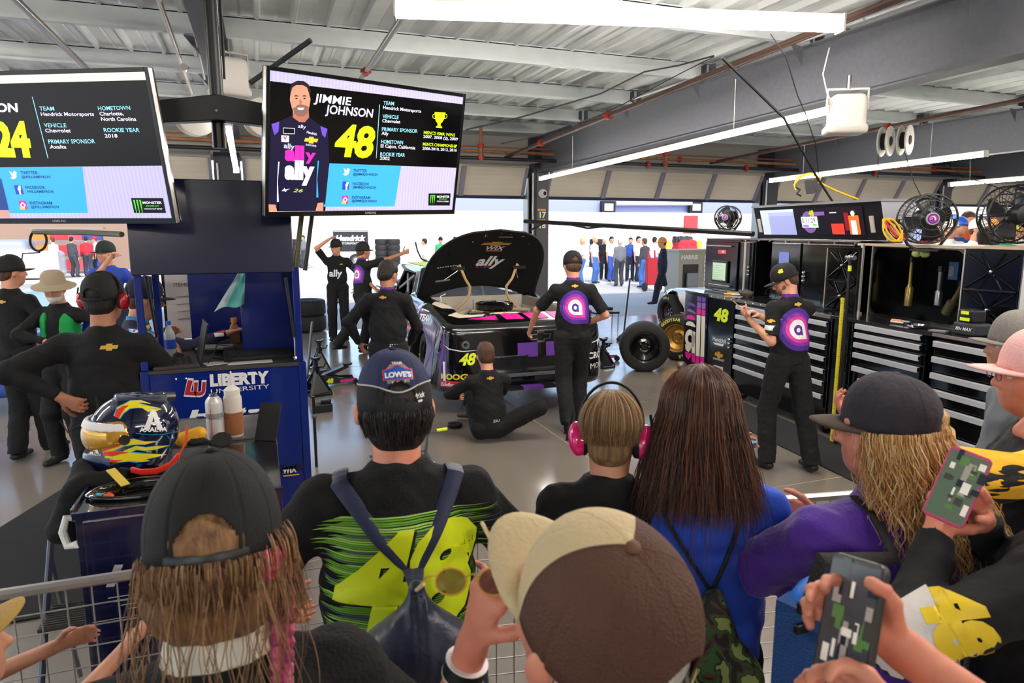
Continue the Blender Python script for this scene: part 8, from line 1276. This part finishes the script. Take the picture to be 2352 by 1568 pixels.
b.done('braid', mw_['root'], True); pt_ = falls(mw_['hc'], mw_['Rh'], hs, 260, (318, 350), .02, 12, 1.3, .0, (.002, 40), .016, (.082, .10, .06), -.05); strands('pink_strands', mw_['root'], pt_, .0011, [pb2, pb, mat('rose hair', '#e88a94', .5)])
S = SDF(.005, .01); S.cap(hp(0, -.03, -.135), hp(0, -.03, -.098), .078 * hs / 1.1, .070 * hs / 1.1, mat('pale printed scarf', '#efe6cf', .8, noise=(22, '#c9c8c0', 1)), cut=3); S.mesh('scarf', mw_['root'], 1)
# man in brown and tan cap (nearest centre), holding sunglasses
bm = P_('grey haired man in brown and tan mesh cap holding up sunglasses', (.378, .69), 0, 1.64, lh=at_d(1085, 1480, 1.0), rh=(.62, .95, 1.0), top=mat('dark red shirt', '#6a2a20', .8), hair=None, ears=1.1, bulk=1.2, h=.0045, head=(20, -16, -8), parts=False, skin=2, legs=False, le=(-.25, 0, -1), re=(1, -.2, -.5), hscale=1.24, lp=(.9, .35, 0), lcurl=.75)
hs = bm['s'] * 1.24; TAN_, BRM = mat('tan cap cloth', '#c9b48c', .8, bump=(120, .3)), mat('brown mesh', '#4a2c20', .75, bump=(260, .5), noise=(5, '#5c3a2b'))
o, hX = cap_hat(bm['root'], bm['hc'], bm['Rh'], hs, BRM, TAN_, btn=mat('brown button', '#6a4632', .7), n=168, tilt=8, high=1.0, matfn=lambda ph, j: TAN_ if (.55 < ph < math.pi - .55) else BRM, brimlen=.078)
S = SDF(.005, .02); Rn = np.array(bm['Rh']); hp = bm['P']; S.ell(hp(0, -.018, .02), (.078 * hs, .094 * hs, .075 * hs), HG, Rn); S.ell(hp(0, -.05, -.05), (.066 * hs, .046 * hs, .05 * hs), HG, Rn); S.bx(hp(0, .13, -.02), (.3, .2, .3), .02, HG, Rn, op=-1); S.mesh('hair', bm['root'], 1)
strands('hair_strands', bm['root'], falls(bm['hc'], bm['Rh'], hs, 900, (190, 350), .03, 10, 1.3, .0, (.002, 60), .005, (.078, .094, .05), -.05, cling=.4), .0009, [HG, mat('white hair', '#d8d4ce', .5)])
b = MB(); wl_ = V(bm['wL']); el_ = V(bm['eL']); d = (el_ - wl_).normalized(); b.cyl(wl_ + d * .03, wl_ + d * .055, .032, mat('black wristband', '#121214', .5), n=24); b.cyl(wl_ + d * .029, wl_ + d * .031, .0325, WHI, n=24); b.cyl(wl_ + d * .054, wl_ + d * .056, .0325, WHI, n=24); b.done('wristband', bm['root'], True)
gp = V(*at_d(1085, 1335, .95)); sg_ = thing('sunglasses', 'gold wire sunglasses with amber lenses held up in the hand by the brown cap', 'glasses', X=Matrix.Translation(gp) @ rz(-20) @ rx(-30)); b = MB(); 
for q in (-1, 1): b.tube([(q * .03 + .022 * math.cos(a), 0, .018 * math.sin(a)) for a in np.linspace(0, 6.28, 17)[:-1]], .0013, GOLD, 5, closed=True)
b.tube([(-.009, 0, .006), (0, 0, .010), (.009, 0, .006)], .0012, GOLD, 5); b.done('frame', sg_, True); b = MB(); [b.poly([(q * .03 + .021 * math.cos(a), .017 * math.sin(a)) for a in np.linspace(0, 6.28, 17)[:-1]], mat('amber lens', '#5a2410', .05, alpha=.8, coat=1), rx(90)) for q in (-1, 1)]; b.done('lens', sg_)
for q, e_ in ((-1, V(-.085, .06, -.01)), (1, V(.01, .05, .085))): b = MB(); b.tube([(q * .052, 0, .008), V(q * .052, 0, .008).lerp(e_, .5) + V(0, 0, .008), e_], .0014, GOLD, 5); b.tube([V(q * .052, 0, .008).lerp(e_, .6), e_], .003, mat('tan tip', '#d8c49a', .5), 6); b.done('temple', sg_, True)
# child at the lower left, and the phone held up at the lower right
ck = P_('child in tan cap at the lower left corner with an arm resting forward', (-.66, 1.60), -55, 1.24, lh=(-.55, 1.9, .95), rh=(-.36, 1.78, .985), top=GRYC, hair=HB, h=.006, head=(-14, -4, 0), skin=0, hat=mat('tan child cap', '#b8944c', .8, bump=(120, .3)), hscale=1.3, bulk=.85, curl=.3, hk={'n': 48, 'tilt': 22}, re=(.3, -.3, -1), rp=(0, 0, -1))
ap = P_('hand and forearm of a spectator raising a phone at the lower right corner', (.86, .06), 40, 1.70, lh=at_d(1910, 1525, .80), rh=at_d(2085, 1500, .82), top=GRYC, hair=None, legs=False, parts=False, h=.0045, bulk=1., le=(-.4, -.5, -1), re=(.6, .3, -1), lp=(.2, .9, .2), rp=(-.5, .6, .3), skin=2, head=(0, 0, 0))
p_ = at_d(1950, 1440, .80); phone('dark framed phone raised at the lower right with the garage on its screen', Matrix.Translation(V(*p_)) @ rz(-92) @ rx(70) @ rz(12), .075, .16, mat('graphite phone case', '#3a3634', .3), lit('#3c3c40', .25), arty=ga)
# wire mesh crowd barrier in front of them
BARM = mat('zinc wire', '#b9b6b4', .35, m=.7)
def barrier(x0, y0, x1, y1, label):
    t = thing('crowd_barrier', label, 'barrier', X=frame((x0, y0, 0), (x1 - x0, y1 - y0, 0), (0, 0, 1))); L = math.hypot(x1 - x0, y1 - y0); b = MB(); b.tube([(0, .05, 0), (0, 1.06, 0), (L, 1.06, 0), (L, .05, 0)], .017, BARM, 8); b.tube([(0, .15, 0), (L, .15, 0)], .012, BARM, 8); b.box((-.02, 0, -.2), (.02, .03, .2), BARM); b.box((L - .02, 0, -.2), (L + .02, .03, .2), BARM); b.done('frame', t, True)
    b = MB(); n = int(L / .06); [b.cyl((L * i / n, .15, 0), (L * i / n, 1.05, 0), .0022, BARM, n=5) for i in range(1, n)]; [b.cyl((0, .15 + .06 * i, 0), (L, .15 + .06 * i, 0), .0022, BARM, n=5) for i in range(1, 15)]; b.done('wire_mesh', t)
barrier(-1.15, 2.02, .50, 2.02, 'wire mesh crowd barrier behind the man in the navy cap'); barrier(.56, 2.02, 2.3, 1.72, 'wire mesh crowd barrier in front of the women at the right')
# ---------------------------------------------------------------- what the open doors show
def gpos(px, py, z=0): p = at_z(px, py, z); return (p[0], p[1])
WSH, BSH, DGR, JN2, KHA = mat('white shirt', '#e4e2e0', .8), mat('blue shirt', '#2a4a9a', .8), mat('dark grey sweater', '#3a3c44', .85), mat('faded denim', '#3e66a8', .85), mat('tan trousers', '#9a8a70', .85)
GSU, RSH, ORC = mat('green white suit', '#1f8f58', .7), mat('red shirt', '#b02430', .8), mat('orange cap', '#e8682a', .7)
crowd = [(1338, 656, 60, WSH, JN2, HBL, None, 'woman with tied blonde hair and blue jeans, first at the left of the group outside'), (1364, 650, -150, WSH, JN2, HBL, None, 'person in white top and pale jeans behind the blonde woman'), (1386, 642, 160, BLK, BLK2, HG, None, 'white haired woman in black waistcoat outside'), (1402, 646, 190, WSH, BSH, HD, None, 'man in white shirt and bright blue trousers outside'), (1422, 657, -10, GRYC, DGR, HG, None, 'grey haired man in grey shirt seen from behind outside'), (1446, 645, 150, BSH, NAVY, HD, None, 'man in blue jacket beside the grey shirted man'), (1463, 646, 200, WSH, NAVY, HD, None, 'man in white shirt partly behind the man in the charcoal sweater'), (1478, 660, 20, DGR, JN2, HB, None, 'tall man in charcoal sweater and blue jeans outside'), (1500, 648, -60, WSH, JN2, HD, None, 'person in pale quilted jacket at the right of the group outside'),
 (978, 655, 60, WSH, GSU, HD, None, 'man in white and green race suit with headset behind the car hood'), (1013, 640, 180, GSU, GSU, HD, BLK, 'man in green and white race suit and black cap facing us outside'), (1046, 632, 150, NAVY, NAVY, HD, None, 'person in navy jacket right of the green suit outside'), (1068, 630, 210, NAVY, NAVY, HD, RSH, 'person in navy jacket and red cap near the raised hood'), (700, 616, 120, GRYC, DGR, HD, None, 'grey dressed person just right of the blue cart outside'), (130, 640, 60, WSH, RSH, HB, None, 'person in white top far off beneath the left screen'), (172, 636, -30, DGR, DGR, HD, None, 'dark dressed person far off beneath the left screen'), (205, 634, 10, RSH, DGR, HD, None, 'person in red shirt far off beneath the left screen'), (226, 632, 100, WSH, NAVY, HB, RSH, 'person in white top and red cap far off beneath the left screen')]
for px, py, fa, tp, bt, hr, ht, lb in crowd:
    pitch = py / 1568; P_(lb, gpos(px, py), fa, 1.74 + .08 * RNG.random(), top=tp, bottom=bt, hair=hr, hat=ht, h=.026, parts=False, sleeve='long' if tp is not WSH else 'short', hk={'hole': False, 'n': 24}, hd=None)
r = P_('man in orange cap and navy long sleeve top walking past the open door', gpos(1518, 706), 62, 1.84, top=NAVY, bottom=mat('navy trousers', '#101426', .85), sleeve='long', hair=HB, hat=ORC, h=.018, lf=(*gpos(1500, 712), 0), rf=(*gpos(1535, 690), 0), head=(18, 6, 0), parts=False, hk={'n': 36, 'hole': False})
P_('person in black sweater with an elbow out, mostly hidden by the black lockers', (7.85, 8.5), -70, 1.80, lh=(7.7, 8.85, 1.0), rh=(7.55, 8.25, 1.02), re=(-.3, -1, .2), top=BLK, sleeve='long', hair=HD, h=.016, parts=False)
rc = [(2184, 500, 12, WSH, HG, WHT, 'man in white cap and pale shirt leaning at the table at the right'), (2206, 497, 12.5, BSH, HB, mat('blue cap', '#2a3f9a', .8), 'person in blue cap behind the white capped man at the right'), (2225, 482, 13, mat('orange shirt', '#d85a30', .8), HB, None, 'person in orange top standing at the back right between the fans'), (2246, 500, 11, WSH, HB, WHT, 'person in white top and pale cap near the exposed fan'), (2318, 508, 11.5, GSU, HB, LIME, 'person in green top and lime cap behind the exposed fan'), (2342, 500, 13, WSH, HB, None, 'person in white top at the far right edge'), (2150, 505, 14, RSH, HD, None, 'person in red top just right of the round fan'), (2290, 498, 14, NAVY, HD, ORC, 'person in navy top and orange cap in the distance at the right')]
for px, py, d, tp, hr, ht, lb in rc: p = at_d(px, py, d); P_(lb, (p[0], p[1]), 140 + 60 * RNG.random(), p[2] - .0, top=tp, hair=hr, hat=ht, h=.022, parts=False, bottom=NAVY, hk={'hole': False, 'n': 24})
p = at_d(2268, 517, 8.6); P_('dark haired man in black T-shirt seen from behind at the right', (p[0], p[1]), -45, p[2], lh=(p[0] - .5, p[1] + .3, 1.1), rh=(p[0] + .45, p[1] + .2, 1.1), le=(-1, 0, 0), re=(1, 0, 0), top=BLK, hair=HD, h=.014, parts=False)
b = MB(); q = at_d(2240, 560, 10); b.M = tr(q[0], q[1], 0) @ rz(-45); b.box((-2.2, -.4, 1.50), (2.2, .4, 1.56), mat('pale green bonnet', '#b8dccc', .4)); b.box((-2.2, -.4, .3), (2.2, .4, 1.5), WHT); b.done('display_counter', label='long pale green topped counter where the people at the right gather', cat='counter', bev=.03)
# garage row across the way at the right
LVB = mat('lavender siding', '#8f97c4', .7); g = MB(); g.box((26, 45, 0), (60, 47, 5.2), LVB); g.box((12, 45, 2.2), (26, 47, 5.6), LVB); g.done('wall_transporter', kind='structure')
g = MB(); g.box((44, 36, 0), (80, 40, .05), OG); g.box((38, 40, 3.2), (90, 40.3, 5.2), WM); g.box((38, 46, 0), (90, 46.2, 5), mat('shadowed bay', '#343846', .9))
for i in range(8): g.box((40 + i * 6, 39.7, 0), (40.5 + i * 6, 40.2, 3.3), mat('blue column', '#3a62b0', .6))
g.done('wall_garage', kind='structure')
for i, (x, c_, nm) in enumerate(((49, RSH, 'red'), (54.5, ORC, 'orange'), (60, BSH, 'blue'), (66, WSH, 'white'))): S = SDF(.08, .2); S.bx((x, 43, .5), (4, 1.9, .95), .3, c_); S.bx((x, 43, 1.05), (2, 1.6, .7), .3, GL2); S.mesh('distant_car', None, 1, label='distant %s race car parked in the garage row across the way' % nm, cat='car')
# fittings on the far wall
b = MB(); b.cyl(at_y(1415, 467, 44.6), at_y(1588, 467, 44.6), .16, mat('white duct', '#e9ebf2', .5), n=10); b.done('duct', smooth=True, label='long white tube mounted on the lavender wall outside', cat='tube')
for px, sd in ((1396, 'left'), (1597, 'right')): p = at_y(px, 476, 44.7); b = MB(); b.cb(p, (1.1, .3, .9), KNOB); b.cb((p[0], p[1] - .17, p[2]), (.7, .05, .5), WHI); b.done('flood_light', label='black framed flood light on the lavender wall, the %s one' % sd, cat='lamp')
p = at_y(1587, 515, 41.9); b = MB(); b.cb(p, (1.1, .08, 1.2), mat('red sign', '#d8323a', .6)); b.done('wall_sign', label='small red sign on the pale block wall outside', cat='sign')
for px in (1535, 1606): p = at_y(px, 556, 41); b = MB(); b.cyl((p[0], p[1], -.02), (p[0], p[1], 1.3), .2, mat('yellow post', '#e8b93a', .5), n=12); b.done('bollard', smooth=True, label='yellow bollard before the block wall, %s of the red equipment' % ('left' if px < 1560 else 'right'), cat='bollard')
p = at_y(1572, 575, 38); S = SDF(.04, .08, disp=lambda q: .05 * noise3(q, 6)); S.bx((p[0], p[1], .7), (1.4, 1, 1.4), .2, RSH); S.bx((p[0] - .2, p[1], 1.45), (1.1, .8, .4), .1, GL2); S.mesh('generator', None, 1, label='red and black machine standing before the block wall', cat='machine')
def tyre_stack(px, py, n, lab): 
    x, y = gpos(px, py)
    for k in range(n): b = MB(); b.lathe([(.2, 0), (.34, .0), (.37, .06), (.37, .24), (.34, .3), (.2, .3)], RUB, tr(x, y, .31 * k), 20, close=False); b.done('racing_slick', smooth=True, label=lab, cat='tyre', group=lab)
tyre_stack(905, 613, 5, 'black tyres piled right of the team banner outside'); tyre_stack(878, 613, 5, 'black tyres piled close against the team banner'); tyre_stack(688, 613, 5, 'black tyres piled left of the team banner, beside the blue cart'); tyre_stack(1368, 612, 5, 'black tyres racked left of the group of people outside')
x, y = gpos(808, 612); bn = thing('banner', 'black banner with white team lettering on a tyre cart outside', 'banner', (x, y, 0)); b = MB(); b.box((-.95, -.03, .85), (.95, .03, 1.95), mat('banner cloth', '#191c24', .7)); b.done('cloth', bn); b = MB(); b.text('Hendrick', WHI, frame((-.85, -.035, 1.45), (1, 0, 0), (0, 0, 1)), .42, bold=.05, shear=.25); b.text('MOTORSPORTS', WHI, frame((-.7, -.035, 1.25), (1, 0, 0), (0, 0, 1)), .16, shear=.1); b.done('banner_lettering', bn); b = MB(); b.tube([(-.95, 0, 0), (-.95, 0, 2), (.95, 0, 2), (.95, 0, 0)], .03, SG, 6); b.done('cart_frame', bn, True)
make_wheel('racing_slick', 'shiny wheel leaning against the team banner cart', 'tyre', tr(x + .2, y - .3, .36) @ rx(90), .36, .3, rim=mat('silver wheel', '#a8a8ac', .3, m=.7))
# harris cart, red hand truck, tents, far left shelving
x, y = gpos(1590, 690); hc2 = thing('tool_cart', 'pale welding cart lettered HARRIS with black panel beyond the doors', 'cart', (x, y, 0)); CT = mat('taupe cart', '#a8a090', .5); b = MB(); b.box((-.5, 0, .1), (.9, .7, 1.42), CT); b.box((-.55, -.05, 1.42), (.95, .75, 1.47), CT); b.box((-.36, -.02, .35), (.15, 0, 1.05), GL2); [b.box((.35, -.02, .3 + i * .13), (.85, 0, .4 + i * .13), ALU) for i in range(8)]; b.done('cabinet', hc2); b = MB(); b.text('HARRIS', WHI, frame((-.45, -.025, 1.2), (1, 0, 0), (0, 0, 1)), .17, bold=.04); b.done('cart_lettering', hc2); b = MB(); b.box((-.25, -.1, .4), (.1, -.02, .8), mat('grey label')); b.done('machine', hc2, bev=.02); [(_b := MB()).cyl((q, -.08, .16), (q, .0, .16), .16, KNOB, n=16) and _b.done('wheel', hc2, True) for q in (-.35, .7)]
x, y = gpos(1497, 668); ht3 = thing('hand_truck', 'red hand truck left of the man in the orange cap', 'trolley', (x, y, 0)); b = MB(); b.tube([(-.2, 0, .1), (-.12, .1, 1.35), (.12, .1, 1.35), (.2, 0, .1)], .03, RSH, 6); b.box((-.2, -.05, .2), (.2, .12, 1.1), RSH); b.done('frame', ht3); [(_b := MB()).cyl((q, 0, .14), (q + .07, 0, .14), .14, KNOB, n=14) and _b.done('wheel', ht3, True) for q in (-.32, .25)]
for px, py, c_, nm in ((1080, 472, '#d8642e', 'orange'), (1120, 478, '#c83a34', 'red'), (1162, 474, '#3fb8b4', 'teal')): p = at_y(px, py, 47); b = MB(); b.add([(-.8, -1, 0), (.8, -1, 0), (.8, 1, 0), (-.8, 1, 0), (0, 0, .8)], [(0, 1, 4), (1, 2, 4), (2, 3, 4), (3, 0, 4)], mat(nm + ' canopy', c_, .7), tr(p[0], p[1], 3.2)); [b.cyl((p[0] + i, p[1] + j, -.2), (p[0] + i, p[1] + j, 3.2), .06, SG, n=5) for i in (-.75, .75) for j in (-.95, .95)]; b.done('canopy_tent', label='%s topped canopy tent beyond the block wall' % nm, cat='tent')
b = MB(); p = at_y(150, 600, 24); b.M = tr(p[0] - 9, 39.6, 0); b.box((-12, 2, 0), (9, 2.3, 3.9), mat('far brick', '#8a7264', .8)); b.done('wall_far_left', kind='structure')
for px, c_, nm in ((110, '#d8742a', 'orange'), (150, '#b82a34', 'red'), (190, '#c84858', 'crimson'), (222, '#2c3a80', 'blue')): x, y = gpos(px, 626); b = MB(); b.M = tr(x, y, 0); [b.box((-.5, -.3, z), (.5, .3, z + .06), SG) for z in (-.02, .8, 1.5, 2.1)]; [b.box((-.42, -.25, z), (.38, .25, z + .45), mat(nm + ' bin', c_, .6)) for z in (.16, .86, 1.56)]; b.done('shelf_rack', label='storage rack of %s bins outside beneath the left screen' % nm, cat='rack')
x, y = gpos(40, 640); S = SDF(.06, .2); S.bx((x, y, .6), (3.4, 1.7, 1.15), .25, WC); S.bx((x - .3, y, 1.3), (1.9, 1.5, .7), .25, mat('pale car glass', '#8c929c', .3)); S.mesh('parked_van', None, 1, label='white parked vehicle beyond the left doors', cat='car')
